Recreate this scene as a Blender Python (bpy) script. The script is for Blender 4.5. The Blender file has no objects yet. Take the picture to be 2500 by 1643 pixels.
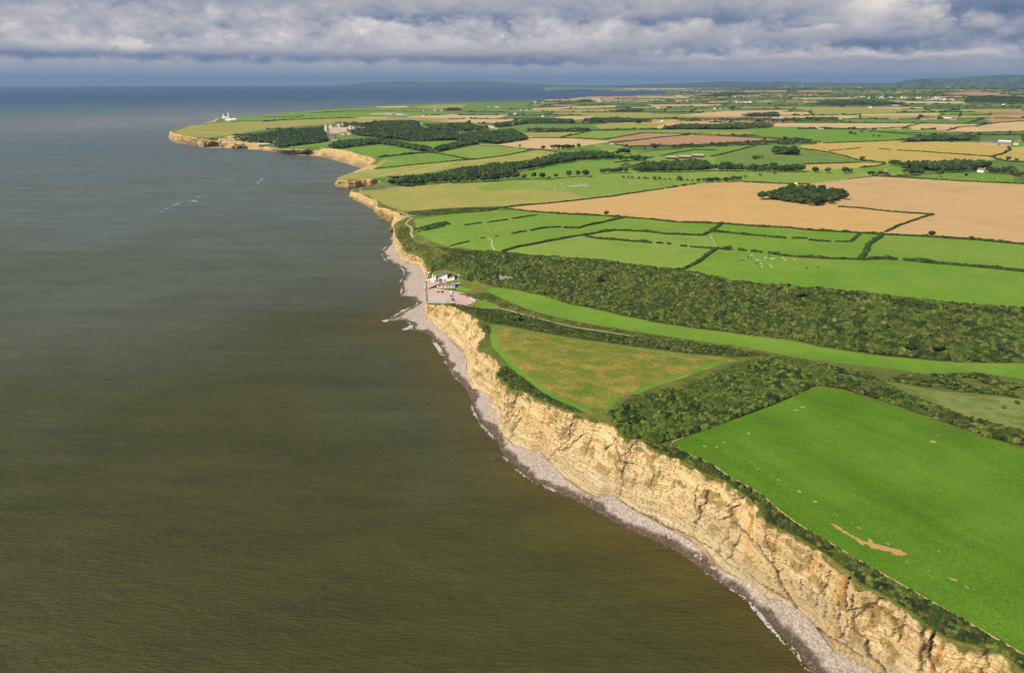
import bpy, math, random
import numpy as np
from mathutils.geometry import delaunay_2d_cdt
from mathutils import Vector
random.seed(7)
rng = np.random.default_rng(11)
SC = bpy.context.scene
COL = SC.collection
# ------------------------------------------------------------------ camera
FPX, CX, CY, HC, RE = 1668.0, 1250.0, 821.5, 250.0, 7.4e6
PIT = math.atan((CY - 193.5) / FPX)
cam = bpy.data.cameras.new("camera"); camo = bpy.data.objects.new("camera", cam); COL.objects.link(camo)
camo.location = (0, 0, HC); camo.rotation_euler = (math.pi / 2 - PIT, 0, 0)
cam.sensor_fit = 'HORIZONTAL'; cam.sensor_width = 36; cam.lens = 36 * FPX / 2500.0
cam.clip_start = 1.0; cam.clip_end = 200000
SC.camera = camo
# ------------------------------------------------------------------ exposure, sun, sky
SC.view_settings.view_transform = 'Standard'; SC.view_settings.look = 'None'
SC.view_settings.gamma = 1.0; SC.view_settings.exposure = 0.6
SUN_AZ, SUN_EL = math.radians(-127), math.radians(41)      # azimuth from +Y towards +X
sun = bpy.data.lights.new("sun", 'SUN'); suno = bpy.data.objects.new("sun", sun); COL.objects.link(suno)
sun.energy = 4.2; sun.angle = math.radians(0.5); sun.color = (1.0, 0.93, 0.82)
sdir = Vector((math.sin(SUN_AZ) * math.cos(SUN_EL), math.cos(SUN_AZ) * math.cos(SUN_EL), math.sin(SUN_EL)))
suno.rotation_euler = sdir.to_track_quat('Z', 'Y').to_euler()
suno.location = (0, 0, 400)

class NT:
    """small helper to write node trees"""
    def __init__(s, tree): s.t = tree; tree.nodes.clear()
    def n(s, typ, **kw):
        nd = s.t.nodes.new(typ)
        for k, v in kw.items():
            if k == 'ins':
                for kk, vv in v.items(): s.put(nd, kk, vv)
            else: setattr(nd, k, v)
        return nd
    def put(s, nd, key, v):
        sock = nd.inputs[key]
        if isinstance(v, bpy.types.NodeSocket): s.t.links.new(v, sock)
        else: sock.default_value = v
    def m(s, op, a, b=0.0, c=0.0, clamp=False):
        nd = s.t.nodes.new('ShaderNodeMath'); nd.operation = op; nd.use_clamp = clamp
        for i, v in enumerate((a, b, c)): s.put(nd, i, v)
        return nd.outputs[0]
    def mix(s, f, a, b, mode='MIX'):
        nd = s.t.nodes.new('ShaderNodeMix'); nd.data_type = 'RGBA'; nd.blend_type = mode
        nd.clamp_factor = True
        s.put(nd, 0, f); s.put(nd, 6, c4(a)); s.put(nd, 7, c4(b))
        return nd.outputs[2]
    def noise(s, vec, scale, detail=3, rough=.55, dist=0.0):
        nd = s.t.nodes.new('ShaderNodeTexNoise')
        s.put(nd, 'Vector', vec); s.put(nd, 'Scale', scale); s.put(nd, 'Detail', detail); s.put(nd, 'Roughness', rough); s.put(nd, 'Distortion', dist)
        return nd.outputs['Fac']
    def ramp(s, f, pts, interp='LINEAR'):
        nd = s.t.nodes.new('ShaderNodeValToRGB'); s.put(nd, 0, f); cr = nd.color_ramp; cr.interpolation = interp
        while len(cr.elements) < len(pts): cr.elements.new(.5)
        for e, (p, c) in zip(cr.elements, pts):
            e.position = p; e.color = c4(c if hasattr(c, '__len__') else (c, c, c))
        return nd.outputs[0]
    def comb(s, x, y, z=0.0):
        nd = s.t.nodes.new('ShaderNodeCombineXYZ')
        for i, v in enumerate((x, y, z)): s.put(nd, i, v)
        return nd.outputs[0]
def c4(c):
    if isinstance(c, bpy.types.NodeSocket): return c
    return (c[0], c[1], c[2], 1.0) if len(c) == 3 else tuple(c)
def L(r, g, b, k=1.0):
    """8-bit picture colour to linear, divided by k"""
    o = []
    for v in (r, g, b):
        v /= 255.0
        o.append((v / 12.92 if v <= .04045 else ((v + .055) / 1.055) ** 2.4) / k)
    return tuple(o)

W = bpy.data.worlds.new("World"); SC.world = W; W.use_nodes = True
def build_world():
    t = NT(W.node_tree)
    out = t.n('ShaderNodeOutputWorld')
    sky = t.n('ShaderNodeTexSky', sky_type='NISHITA', sun_disc=False, sun_elevation=SUN_EL, sun_rotation=SUN_AZ)
    W.cycles.sampling_method = 'MANUAL'; W.cycles.sample_map_resolution = 512
    bg = t.n('ShaderNodeBackground', ins={'Color': sky.outputs[0], 'Strength': 0.09})
    tc = t.n('ShaderNodeTexCoord')
    sp = t.n('ShaderNodeSeparateXYZ', ins={0: tc.outputs['Generated']})
    x, y, z = sp.outputs
    az = t.m('MULTIPLY', t.m('ARCTAN2', x, y), 57.2958)
    el = t.m('MULTIPLY', t.m('ARCSINE', z), 57.2958)
    elc = t.m('MAXIMUM', el, -1.0)
    flat = t.m('ADD', .45, t.m('MULTIPLY', elc, .10))         # patterns lie flatter towards the horizon
    wob = t.n('ShaderNodeTexNoise', ins={'Vector': t.comb(t.m('MULTIPLY', az, .5), t.m('MULTIPLY', elc, 1.1), 4.4), 'Scale': 1.0, 'Detail': 5.0, 'Roughness': .6})
    sw = t.n('ShaderNodeSeparateColor', ins={0: wob.outputs['Color']})
    azw = t.m('ADD', az, t.m('MULTIPLY', t.m('SUBTRACT', sw.outputs[0], .5), 2.6)); elv = t.m('ADD', elc, t.m('MULTIPLY', t.m('SUBTRACT', sw.outputs[1], .5), .9))
    def vec(sx, sy, o): return t.comb(t.m('MULTIPLY', azw, sx), t.m('MULTIPLY', elv, sy), o)
    def puff(sx, sy, o):
        vo = t.t.nodes.new('ShaderNodeTexVoronoi'); vo.feature = 'F1'
        t.put(vo, 'Vector', vec(sx, sy, o)); t.put(vo, 'Scale', 1.0); 
        return t.m('SUBTRACT', 1.0, t.m('MULTIPLY', vo.outputs['Distance'], 1.1))
    w1 = t.noise(vec(.07, .45, 3.1), 1.0, 3, .55)
    w2 = t.noise(vec(.30, .95, 7.7), 1.0, 5, .58, .5)
    w3 = t.noise(vec(1.5, 2.6, 1.7), 1.0, 6, .62, .3)
    pu = puff(.40, .72, 2.2); pu2 = puff(1.0, 1.7, 5.2); pu3 = puff(2.6, 4.0, 8.2)
    pz = t.m('SUBTRACT', t.m('ADD', t.m('ADD', t.m('MULTIPLY', pu, .55), t.m('MULTIPLY', pu2, .30)), t.m('MULTIPLY', pu3, .16)), .5)
    fade = t.ramp(t.m('DIVIDE', elc, 6.0), [(0.0, .16), (.16, .38), (.30, .8), (.5, 1.0), (.8, .8), (1.0, .7)])
    wl = t.m('SUBTRACT', w1, .5)
    shift = t.m('MULTIPLY', t.m('ADD', t.m('MULTIPLY', pz, 1.25), t.m('MULTIPLY', t.m('SUBTRACT', w2, .5), .6)), fade)
    elw = t.m('SUBTRACT', t.m('ADD', elc, t.m('MULTIPLY', wl, .5)), shift)
    e6 = t.m('DIVIDE', elw, 6.0)
    band = t.ramp(e6, [(0.0, .36), (.08, .44), (.175, .50), (.205, .33), (.235, .20), (.27, .22), (.315, .46), (.37, .66), (.48, .74), (.60, .68), (.70, .62), (.77, .50), (.86, .47), (.95, .55), (1.0, .55)])
    bandr = t.ramp(e6, [(0.0, .34), (.08, .42), (.17, .42), (.21, .42), (.25, .60), (.30, .52), (.36, .36), (.43, .40), (.50, .50), (.58, .62), (.66, .50), (.74, .40), (.85, .50), (.93, .56), (1.0, .5)])
    rt = t.m('DIVIDE', t.m('SUBTRACT', t.m('ADD', az, t.m('MULTIPLY', wl, 10.0)), 3.0), 10.0, clamp=True)
    b = t.m('ADD', t.m('MULTIPLY', band, t.m('SUBTRACT', 1.0, rt)), t.m('MULTIPLY', bandr, rt))
    n = t.m('ADD', t.m('MULTIPLY', t.m('SUBTRACT', w2, .5), .42), t.m('MULTIPLY', t.m('SUBTRACT', w3, .5), .22))
    n = t.m('ADD', n, t.m('MULTIPLY', pz, .74))
    v = t.m('ADD', b, t.m('MULTIPLY', n, fade))
    def blob(a0, e0, ra, re, amt, hard=1.0):
        da = t.m('DIVIDE', t.m('SUBTRACT', t.m('ADD', az, t.m('ADD', t.m('MULTIPLY', shift, -2.4), t.m('MULTIPLY', t.m('SUBTRACT', sw.outputs[2], .5), 3.0))), a0), ra)
        de = t.m('DIVIDE', t.m('SUBTRACT', elw, e0), re)
        r2 = t.m('ADD', t.m('MULTIPLY', da, da), t.m('MULTIPLY', de, de))
        if hard != 1.0: r2 = t.m('POWER', r2, hard)
        return t.m('MULTIPLY', t.m('EXPONENT', t.m('MULTIPLY', r2, -1.0)), amt)
    for q in ((-27.3, 2.2, 1.6, .62, .30, 2.2), (-31.0, 2.2, 2.0, .45, .10, 2), (-20.6, 3.6, 1.0, .42, -.40), (-23.5, 3.3, 1.2, .25, -.15), (-36.5, 4.6, 1.6, .8, -.30), (-36, 3.2, 2.5, .5, -.12), (-33, 3.5, 6, 1.0, -.12),
              (-9.0, 3.85, 3.0, .34, .18), (-11.5, 2.5, .8, .3, -.14, 2), (-2.5, 2.9, 5, .5, .10), (-6, 4.6, 5.0, .35, -.18), (2.5, 4.35, 5.5, .30, -.16), (13, 4.2, 5, .35, -.20), (2.5, 1.15, 5.5, .2, -.20),
              (26.2, 4.9, 2.8, 1.0, .60), (29.0, 4.4, 1.0, .5, .20), (32.5, 4.2, 3.4, 1.1, -.32, 1.6), (36, 2.9, 4, .5, -.24), (26, 2.4, 2.2, .42, -.26, 1.6), (30, 2.55, 2.0, .4, -.18), (28, 1.62, 6.5, .22, .22), (19, 1.9, 3.0, .35, .16, 2),
              (11.3, 2.08, .5, .16, .22, 2), (13.0, 2.15, .6, .18, .22, 2), (15.3, 1.62, .9, .14, .18, 2), (16.6, 2.55, .55, .3, .24, 2), (8, 3.1, 6, .35, .12), (22, 3.6, 2.0, .2, -.25), (21, 3.3, 1.6, .25, .14)):
        v = t.m('ADD', v, blob(*q))
    k = 0.66
    colr = t.ramp(v, [(0.0, L(100, 118, 150, 1 / k)), (.18, L(122, 136, 162, 1 / k)), (.38, L(158, 162, 178, 1 / k)), (.58, L(180, 179, 188, 1 / k)),
                      (.78, L(203, 200, 203, 1 / k)), (1.0, L(234, 224, 219, 1 / k))])
    # the lowest sky is a plain blue grey veil
    colr = t.mix(t.ramp(t.m('DIVIDE', elc, 6.0), [(0.0, .75), (.08, .4), (.17, 0.0)]), colr, L(150, 163, 187, 1 / k))
    cb = t.n('ShaderNodeBackground', ins={'Color': colr, 'Strength': 1.0})
    # broken cloud higher up, blue between
    cov = t.ramp(t.m('ADD', w1, t.m('MULTIPLY', t.m('SUBTRACT', w2, .5), .5)), [(.42, 0.0), (.58, 1.0)])
    hi = t.m('DIVIDE', t.m('SUBTRACT', el, 9.0), 12.0, clamp=True)
    fac = t.m('SUBTRACT', 1.0, t.m('MULTIPLY', hi, t.m('SUBTRACT', 1.0, cov)))
    mx = t.n('ShaderNodeMixShader', ins={0: fac, 1: bg.outputs[0], 2: cb.outputs[0]})
    t.t.links.new(mx.outputs[0], out.inputs[0])
build_world()

# ------------------------------------------------------------------ geometry of the view: map points of the photograph onto the coast
cP, sP = math.cos(PIT), math.sin(PIT)
def A(p): return np.asarray(p, float)
def raydir(px, py):
    u = (px - CX) / FPX; v = (CY - py) / FPX
    return np.stack([u, cP + v * sP, -sP + v * cP], -1)
def drop(x, y): return (x * x + y * y) / (2 * RE)           # the earth's curve
def P(pts, z):
    """world xy of photo points lying at height z above the sea"""
    pts = A(pts); d = raydir(pts[:, 0], pts[:, 1]); z = np.broadcast_to(A(z), d.shape[:1]).copy()
    t = np.full(len(d), 1000.0)
    for _ in range(25):
        t = (z - t * t * (d[:, 0] ** 2 + d[:, 1] ** 2) / (2 * RE) - HC) / d[:, 2]
    return np.stack([t * d[:, 0], t * d[:, 1]], -1)
def project(x, y, z):
    dz = z - drop(x, y) - HC
    fwd = y * cP - dz * sP; up = y * sP + dz * cP
    fwd = np.where(fwd < 1, 1, fwd)
    return CX + FPX * x / fwd, CY - FPX * up / fwd

# ---- value noise
def _h(ix, iy, s):
    n = (ix.astype(np.int64) * 374761393 + iy.astype(np.int64) * 668265263 + s * 974711) & 0x7fffffff
    n = ((n ^ (n >> 13)) * 1274126177) & 0x7fffffff
    return ((n ^ (n >> 16)) & 0xffff) / 65535.0
def vn(x, y, s=0):
    x = A(x); y = A(y); ix = np.floor(x); iy = np.floor(y); fx = x - ix; fy = y - iy
    fx = fx * fx * (3 - 2 * fx); fy = fy * fy * (3 - 2 * fy)
    a = _h(ix, iy, s); b = _h(ix + 1, iy, s); c = _h(ix, iy + 1, s); d = _h(ix + 1, iy + 1, s)
    return (a * (1 - fx) + b * fx) * (1 - fy) + (c * (1 - fx) + d * fx) * fy
def fbm(x, y, s=0, o=4):
    r = 0; a = .5; k = 1.0
    for i in range(o): r = r + a * vn(A(x) * k, A(y) * k, s + i * 17); a *= .5; k *= 2.03
    return r / (1 - .5 ** o)
def inside(px, py, poly):
    poly = A(poly); r = np.zeros(np.shape(px), bool); j = len(poly) - 1
    for i in range(len(poly)):
        xi, yi = poly[i]; xj, yj = poly[j]
        if yi != yj:
            r ^= ((yi > py) != (yj > py)) & (px < (xj - xi) * (py - yi) / (yj - yi) + xi)
        j = i
    return r
def dens(pts, step, closed=False):
    pts = A(pts); out = []
    n = len(pts) if closed else len(pts) - 1
    for i in range(n):
        a = pts[i]; b = pts[(i + 1) % len(pts)]; k = max(1, int(np.ceil(np.hypot(*(b - a)[:2]) / step)))
        out.append(a + (b - a) * (np.arange(k) / k)[:, None])
    if not closed: out.append(pts[-1:])
    return np.concatenate(out)
def resample(pts, step):
    pts = A(pts); s = np.r_[0, np.cumsum(np.hypot(*np.diff(pts[:, :2], axis=0).T))]
    n = max(2, int(round(s[-1] / step)) + 1); q = np.linspace(0, s[-1], n)
    return np.stack([np.interp(q, s, pts[:, i]) for i in range(pts.shape[1])], -1)

# ------------------------------------------------------------------ coast line: (photo x, photo y, height) of the cliff top, from near to far
TOPA = [(2500,1641,42),(2447,1597,42),(2376,1576,42),(2312,1559,42),(2256,1523,42),(2223,1494,42),(2182,1470,42),(2138,1444,42),(2094,1423,42),(2073,1397,42),(2041,1373,42),
 (1988,1335,41),(1938,1306,41),(1903,1291,41),(1870,1276,41),(1856,1256,41),(1851,1239,41),(1816,1210,41),(1788,1190,41),(1768,1173,41),(1716,1155,41),(1696,1141,41),(1661,1121,41),(1615,1106,41),
 (1586,1092,40),(1563,1075,40),(1523,1072,40),(1509,1055,40),(1491,1036,40),(1466,1028,40),(1440,1025,40),(1425,1012,39),(1384,1006,39),(1366,995,39),(1330,982,38),(1297,968,36),(1276,957,35),(1236,955,33),
 (1237,937,33),(1208,919,32),(1222,892,33),(1211,877,33),(1190,867,32),(1165,852,31),(1168,836,32),(1185,820,34),(1179,806,34),(1168,792,33),(1163,777,31),(1142,765,29),(1125,758,27),(1111,749,26),(1079,741,24),(1043,741,21),
 (1041,737,6),(1041,722,5),(1039,705,5),(1040,690,6),(1044,672,8),(1044,665,11),(1039,648,13),(1030,630,15),(1017,624,17),(1005,620,17),(995,617,17),(982,606,18),(979,594.6,20),(966,579,22),(963,561,24),(961.5,551,24)]
TOPB = [(966,545,24),(973,540,23),(990,533,22),(998,527,22),(988,526,22),(976.6,525.7,22),(970,519,22),(955,512,22),(940,509,22),(924.5,507,21),(921,498,20),(921,490,19),(908,486,18),(897.6,482,17),(881,473.6,16),(864,468.6,16),(857.5,467.2,16),
 (868,461,14),(881,458,10),(910,455,6),(951,450.5,5),(945,446,11),(936.5,442.5,16),(917.6,439,17),(900,437.5,17),(880,438,17),(865,441,17),(850,442.5,17),(835,440,17),(823,440,17),(832,432,17),(845,427,17),(861,421.5,18),(875,416,19),(893,409,20),
 (912,399,24),(917.6,390,30),(905,384,31),(875.6,377,32),(852.5,369,32),(825,365,32),(800,363,32),(788.6,363,30),(785,367,12),(770,367,10),(758,367,12),(755,364.5,22),(723.5,364.5,22),(692,364.5,20),(662.6,361,14),(640,358.5,8),(614,357,6),(596,356.5,6),
 (591,352.5,20),(577,348.5,24),(564,347,24),(560,352,10),(538,351,10),(530,347,18),(517.6,344,27),(494.5,338.6,34),(471,335,36),(454.6,332,36),(440,329,35),(427,327,34),(417,321.5,32),
 (431.5,314.5,32),(463,307,32),(511,300,32),(528,296,32),(534,288,31),(574,285.5,30),(610,283,30),(652,280,30),(711,274.5,30),(757,272.5,30),(800,267.5,28),(852,264,27),(909,260,26),(968,256,25),(1052,253.5,24),(1136,250.4,23),(1220,248.8,22),(1300,247.5,22),
 (1347,243,20),(1410,240,20),(1431,236.5,18),(1557,235,16),(1578,232.5,14),(1618,231.5,12),(1643,225.5,9),(1536,222.5,8),(1410,220.7,8),(1330,219.8,8)]
BASEA = [(2103,1600,4),(2040,1597,4),(2020,1572,4),(1990,1530,4),(1960,1495,4),(1923.5,1467.6,4),(1873.5,1463,4),(1850,1438,4),(1829,1423.5,4),(1800,1412,4),(1745,1383,4),(1696,1328,4),(1673,1314,4),(1629.5,1291,4),(1586,1265,4),(1543,1242,4),(1500,1213,4),(1484,1209.5,4),(1458,1215,4),(1420,1199,4),(1381,1171,4),(1343,1130,4),(1317,1102,4),(1292,1099.5,4),(1253,1087,4),(1228,1064,4),(1218,1043,4),
 (1210,989.5,4),(1197,969,4),(1171.6,952,4),(1151,948.6,4),(1143,925.6,4),(1141.6,922,4),(1138,890,4),(1136,868.6,4),(1122,852.5,4),(1097,831,4),(1088,815,4),(1070,804,4),(1055.7,788,4),(1043,770,4),(1041,752,4),
 (1039,737,4.2),(1039,722,4.2),(1037,705,4.2),(1037,690,4.2),(1041,676,4),(1040,668,4),(1033,652,4),(1022,640,4),(1003,632,4),(985,622,4),(977,608,4),(974,598,3.5),(963,588,3),(961,576,2),(960,566,1.5)]
WATER = [(1976,1641,0),(1941,1588,0),(1912,1562,0),(1888,1538,0),(1853,1494,0),(1815,1456,0),(1788,1440,0),(1745,1411.5,0),(1687,1371,0),(1629.5,1331,0),(1572,1311,0),(1529,1291,0),(1499,1275,0),(1420,1230,0),(1381,1212,0),(1343,1191.6,0),(1305,1176,0),(1274,1156,0),(1253.5,1138,0),(1233,1117,0),(1220,1099.5,0),(1215,1079,0),(1197,1058.6,0),(1171.6,1033,0),(1156,1002,0),(1148.6,975,0),(1140,955,0),(1124,936.6,0),(1102,906,0),(1091.5,890,0),(1081,868.6,0),(1072,849,0),(1057.5,831,0),(1047,818,0),(1034,811,0),(1014.6,807.7,0),(1006,802,0),(1007,795,0),(1000,788,0),(986,782.6,0),(960,785,0),(939,786,0),(950,779,0),(972,766.5,0),(989.5,757.6,0),(1008,748,0),(1020,743,0),(1016,736,0),(1005,729,0),(997,726,0),(985,724,0),(972,722,0),(980,717,0),(982,707,0),(980,697,0),(977.6,689,0),(984,677,0),(988,668,0),(986,659,0),(976,651.7,0),(953,644,0),(940,634,0),(934,624,0),(933,614,0),(942,604,0),(954,593,0),(956,584,0),(953,577,0),(957,569,0),(959,563,0)]
BASEB = [(958,557,0),(962,548,0),(972,541.6,0),(943,539,0),(928,531,0),(921,522,0),(918,509,0),(896,499,0),(874,492,0),(859,483.7,0),(856,476,0),(870,466,0),(890,462,0),(915,459,0),(951,452,0),(930,452.5,0),(909,453.5,0),(880,456.5,0),(850,459,0),(823,456,0),(820,449,0),(834,441,0),(848,434,0),(864,426,0),(878,420,0),(889,413.5,0),
 (883,412,0),(855,402,0),(820,391,0),(790,384.5,0),(786,383,0),(757,380.5,0),(735,379,0),(715,377,0),(692,374,0),(665,370,0),(640,368,0),(610,365.5,0),(589,364,0),(570,363,0),(547,362.5,0),(530,362,0),(509,361,0),(485,357,0),(461,353,0),(433.6,349,0),(418,342,0),(412,333,0)]
def W3(lst):
    a = A(lst); return np.c_[P(a[:, :2], a[:, 2]), a[:, 2]]
topA, topB, baseA, water, baseB = W3(TOPA), W3(TOPB), W3(BASEA), W3(WATER), W3(BASEB)
# the coast runs on below and behind the camera
topA = np.r_[[[330, -40, 42], [285, 80, 42], [235, 150, 42]], topA]
baseA = np.r_[[[290, -60, 4], [250, 50, 4], [200, 125, 4], [172, 160, 4]], baseA]
water = np.r_[[[262, -75, 0], [225, 25, 0], [180, 95, 0], [145, 150, 0]], water]

# ------------------------------------------------------------------ height of the land: smooth surface through known heights
CTRL = [(2300,1300,42),(2100,1150,42),(2400,1100,43),(1850,1080,41),(1990,945,38),(2000,1250,42),(2480,1400,43),(1700,950,36),(1800,900,33),(1600,985,37),(1510,1000,38),(1900,910,34),
 (1300,850,33),(1400,900,34),(1500,880,32),(1650,885,31),(1250,800,31),(1440,980,37),(1350,940,36),(1205,830,33),(1210,797,30),(1325,815,29),(1415,830,28),(1532,847,28),(1650,863,28),(1800,880,29),
 (1060,745,22),(1100,755,26),(1150,768,28),(1175,775,28),(1090,741,23),(1110,747,21),(1150,757,20),(1060,735,5),(1085,736,5.5),(1105,735,6),(1130,738,6),(1150,742,7),(1130,722,6),(1070,715,5.5),(1080,700,6),(1055,690,6.5),(1060,680,7),(1100,684,7.5),(1120,690,8),(1150,690,9),(1160,705,7.5),
 (1170,735,7),(1200,745,8),(1185,712,8),(1250,730,9),(1350,760,10),(1450,780,11),(1600,805,12.5),(1800,835,14),(2000,870,16),(2200,895,18),(2450,912,20),
 (1176,750,9),(1270,766,10.5),(1400,797,12),(1560,824,13.5),(1720,842,16),(1870,870,20),(2010,893,24),(2150,918,29),(2300,930,30),(2480,950,31),(2300,965,36),(2480,1020,38),(2200,970,37),
 (1201,701,8.5),(1251,708,9),(1377,741,10.5),(1528,774,12.5),(1700,804,14.5),(1935,833,17),(2137,868,20),(2338,886,22),(2490,890,23),
 (1060,663,12),(1095,666,12),(1120,675,11),(1150,665,18),(1090,640,22),(1030,600,25),(1012,575,27),(1018,569,28),(1060,592,29),(1100,605,30),(1176,611,31),(1226,614,32),(1327,625,32),(1402,629,32),(1478,635,32),(1579,650,33),(1700,667,34),(1794,688,35),(1920,698,36),(2000,704,36),(2115,715,37),(2230,729,38),(2322,740,38),(2437,747,39),(2500,752,39),
 (1250,660,22),(1450,690,23),(1700,735,25),(2000,780,27),(2300,815,29),(2480,830,30),
 (1012,536,27),(985,516,25),(1100,524,32),(1400,560,34),(1700,600,35),(2200,620,39),(2450,600,42),(1200,508,34),(1500,528,37),(1800,550,39),(2150,570,41),(2480,597,44),(1600,480,42),(1962,490,45),(2300,500,46),(2480,470,48),
 (900,468,18),(950,480,21),(1100,480,31),(1000,457,20),(1200,445,33),(1450,425,39),(1750,418,43),(2100,425,46),(2400,430,49),(960,447,12),(1000,441,18),(1100,425,30),(1300,395,38),(1250,425,35),(1500,385,42),(1350,415,38),(880,430,19),(920,420,22),(1000,400,30),
 (930,385,31),(1100,370,38),(1200,350,42),(1400,350,45),(1700,345,49),(1900,365,52),(1920,378,51),(2100,340,55),(2400,350,57),(2400,400,52),(2050,385,50),(2250,385,53),
 (850,360,33),(900,345,34),(1000,345,38),(1000,315,42),(830,335,36),(810,328,38),(800,312,40),(900,300,41),(700,340,30),(650,345,25),(650,320,36),(550,335,34),(600,352,14),(720,356,20),(640,352,14),(500,325,35),(600,310,34),(560,297,32),(700,300,35),(1000,290,40),(1100,275,36),(900,275,33),(1200,300,46),(1400,300,52),(1400,270,42),(1200,260,32),(1300,255,30),
 (1700,310,57),(2000,300,63),(2300,300,68),(1700,270,60),(2000,270,72),(2350,265,78),(1500,250,42),(1700,250,62),(2000,250,80),(2350,250,92),(1600,240,40),(1800,235,75),(2100,235,98),(2450,238,110),(1700,228,45),(1900,225,100),(2200,222,120),(2450,222,130),(1720,219,55),(1850,214,110),(2000,211,135),(2200,212,140),(2450,214,140),(1450,219,12),(1600,219,16)]
def world_ctrl():
    a = A(CTRL); c = np.c_[P(a[:, :2], a[:, 2]), a[:, 2]]
    ex = [(300,60,42),(420,150,43),(600,-40,45),(800,420,45),(1400,900,50),(420,380,42),(3000,2200,70),(5500,4500,90),(9000,7000,130),(12000,22000,30),(4000,25000,5),(22000,14000,60),(18000,20000,35),(1800,26000,5),(6000,500,70),(25000,2000,90),(7000,18500,60)]
    return np.r_[c, A(ex)]
def q_of(x, y): return np.stack([np.arctan2(x, y), np.log(np.hypot(x, y))], -1)
pts = np.r_[topA, topB, world_ctrl()]
Qc = q_of(pts[:, 0], pts[:, 1]); Zc = pts[:, 2]
_, ui = np.unique(np.round(Qc, 4), axis=0, return_index=True); Qc, Zc = Qc[ui], Zc[ui]
def kern(a, b): return np.sqrt(((a[:, None] - b[None]) ** 2).sum(-1) + 1e-6)
K = kern(Qc, Qc); n_ = len(Qc)
M_ = np.zeros((n_ + 1, n_ + 1)); M_[:n_, :n_] = K - np.eye(n_) * 2e-4; M_[n_, :n_] = 1; M_[:n_, n_] = 1
sol = np.linalg.solve(M_, np.r_[Zc, 0])
def height_q(q):
    out = np.empty(len(q))
    for i in range(0, len(q), 20000): out[i:i + 20000] = kern(q[i:i + 20000], Qc) @ sol[:n_] + sol[n_]
    return out
AZ0, AZ1, NA, LD0, LD1, ND = -1.1, 1.75, 286, math.log(120), math.log(45000), 594
ga, gl = np.meshgrid(np.linspace(AZ0, AZ1, NA), np.linspace(LD0, LD1, ND), indexing='ij')
GH = height_q(np.stack([ga.ravel(), gl.ravel()], -1)).reshape(NA, ND)
def height(x, y):
    q = q_of(A(x), A(y)); i = np.clip((q[..., 0] - AZ0) / (AZ1 - AZ0) * (NA - 1), 0, NA - 1.001); j = np.clip((q[..., 1] - LD0) / (LD1 - LD0) * (ND - 1), 0, ND - 1.001)
    a = i.astype(int); b = j.astype(int); fa = i - a; fb = j - b
    return (GH[a, b] * (1 - fa) + GH[a + 1, b] * fa) * (1 - fb) + (GH[a, b + 1] * (1 - fa) + GH[a + 1, b + 1] * fa) * fb
RT = np.exp(np.linspace(math.log(160), math.log(44000), 900))
def G(pts):
    """world xy where the line of sight through photo points meets the land"""
    pts = A(pts).reshape(-1, 2); d = raydir(pts[:, 0], pts[:, 1]); hyp = np.hypot(d[:, 0], d[:, 1])
    t = RT[None] / hyp[:, None]
    x = t * d[:, :1]; y = t * d[:, 1:2]; z = HC + t * d[:, 2:3]
    gap = z + drop(x, y) - height(x, y)
    k = np.argmax(gap < 0, axis=1); k = np.where((gap < 0).any(1), k, len(RT) - 1); k = np.maximum(k, 1); i = np.arange(len(d))
    g0, g1 = gap[i, k - 1], gap[i, k]; fr = np.clip(g0 / np.where(g0 - g1 == 0, 1, g0 - g1), 0, 1)
    r = RT[k - 1] + (RT[k] - RT[k - 1]) * fr
    return np.stack([d[:, 0] / hyp * r, d[:, 1] / hyp * r], -1)
def G1(px, py):
    p = G([(px, py)])[0]; return float(p[0]), float(p[1])
def zat(x, y): return height(x, y) - drop(A(x), A(y))

# ------------------------------------------------------------------ mesh and object helpers
def tag(o, label=None, cat=None, group=None, kind=None):
    if label: o['label'] = label
    if cat: o['category'] = cat
    if group: o['group'] = group
    if kind: o['kind'] = kind
    return o
def link(o, parent=None):
    COL.objects.link(o)
    if parent: o.parent = parent
    return o
def npmesh(name, V, F, mats, col=None, mi=None, smooth=False):
    V = np.ascontiguousarray(V, np.float32); me = bpy.data.meshes.new(name)
    groups = F if isinstance(F, list) else [F]
    groups = [np.ascontiguousarray(g, np.int32) for g in groups if len(g)]
    nl = sum(g.size for g in groups); nf = sum(len(g) for g in groups)
    me.vertices.add(len(V)); me.vertices.foreach_set('co', V.ravel())
    me.loops.add(nl); me.loops.foreach_set('vertex_index', np.concatenate([g.ravel() for g in groups]))
    ls = np.concatenate([np.full(len(g), g.shape[1]) for g in groups]); st = np.r_[0, np.cumsum(ls)[:-1]]
    me.polygons.add(nf); me.polygons.foreach_set('loop_start', st.astype(np.int32))
    me.polygons.foreach_set('use_smooth', np.full(nf, smooth))
    for m in (mats if isinstance(mats, (list, tuple)) else [mats]): me.materials.append(m)
    if mi is not None: me.polygons.foreach_set('material_index', np.asarray(mi, np.int32))
    if col is not None:
        at = me.color_attributes.new('Col', 'FLOAT_COLOR', 'POINT')
        at.data.foreach_set('color', np.c_[col, np.ones(len(col))].astype(np.float32).ravel())
    me.update(calc_edges=True); me.validate()
    return me
def obj(name, me, parent=None): return link(bpy.data.objects.new(name, me), parent)
def empty(name, loc, rz=0.0, scale=1.0):
    o = bpy.data.objects.new(name, None); COL.objects.link(o); o.location = loc; o.rotation_euler = (0, 0, rz); o.scale = (scale,) * 3
    o.empty_display_size = 1; return o
def copy_tree(o, parent=None):
    c = o.copy(); COL.objects.link(c); c.parent = parent
    for ch in KIDS.get(o.name, []): copy_tree_child(ch, c)
    return c
KIDS = {}
def remember(o): KIDS[o.name] = [ch for ch in bpy.data.objects if ch.parent == o]; [remember(ch) for ch in KIDS[o.name]]
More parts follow.
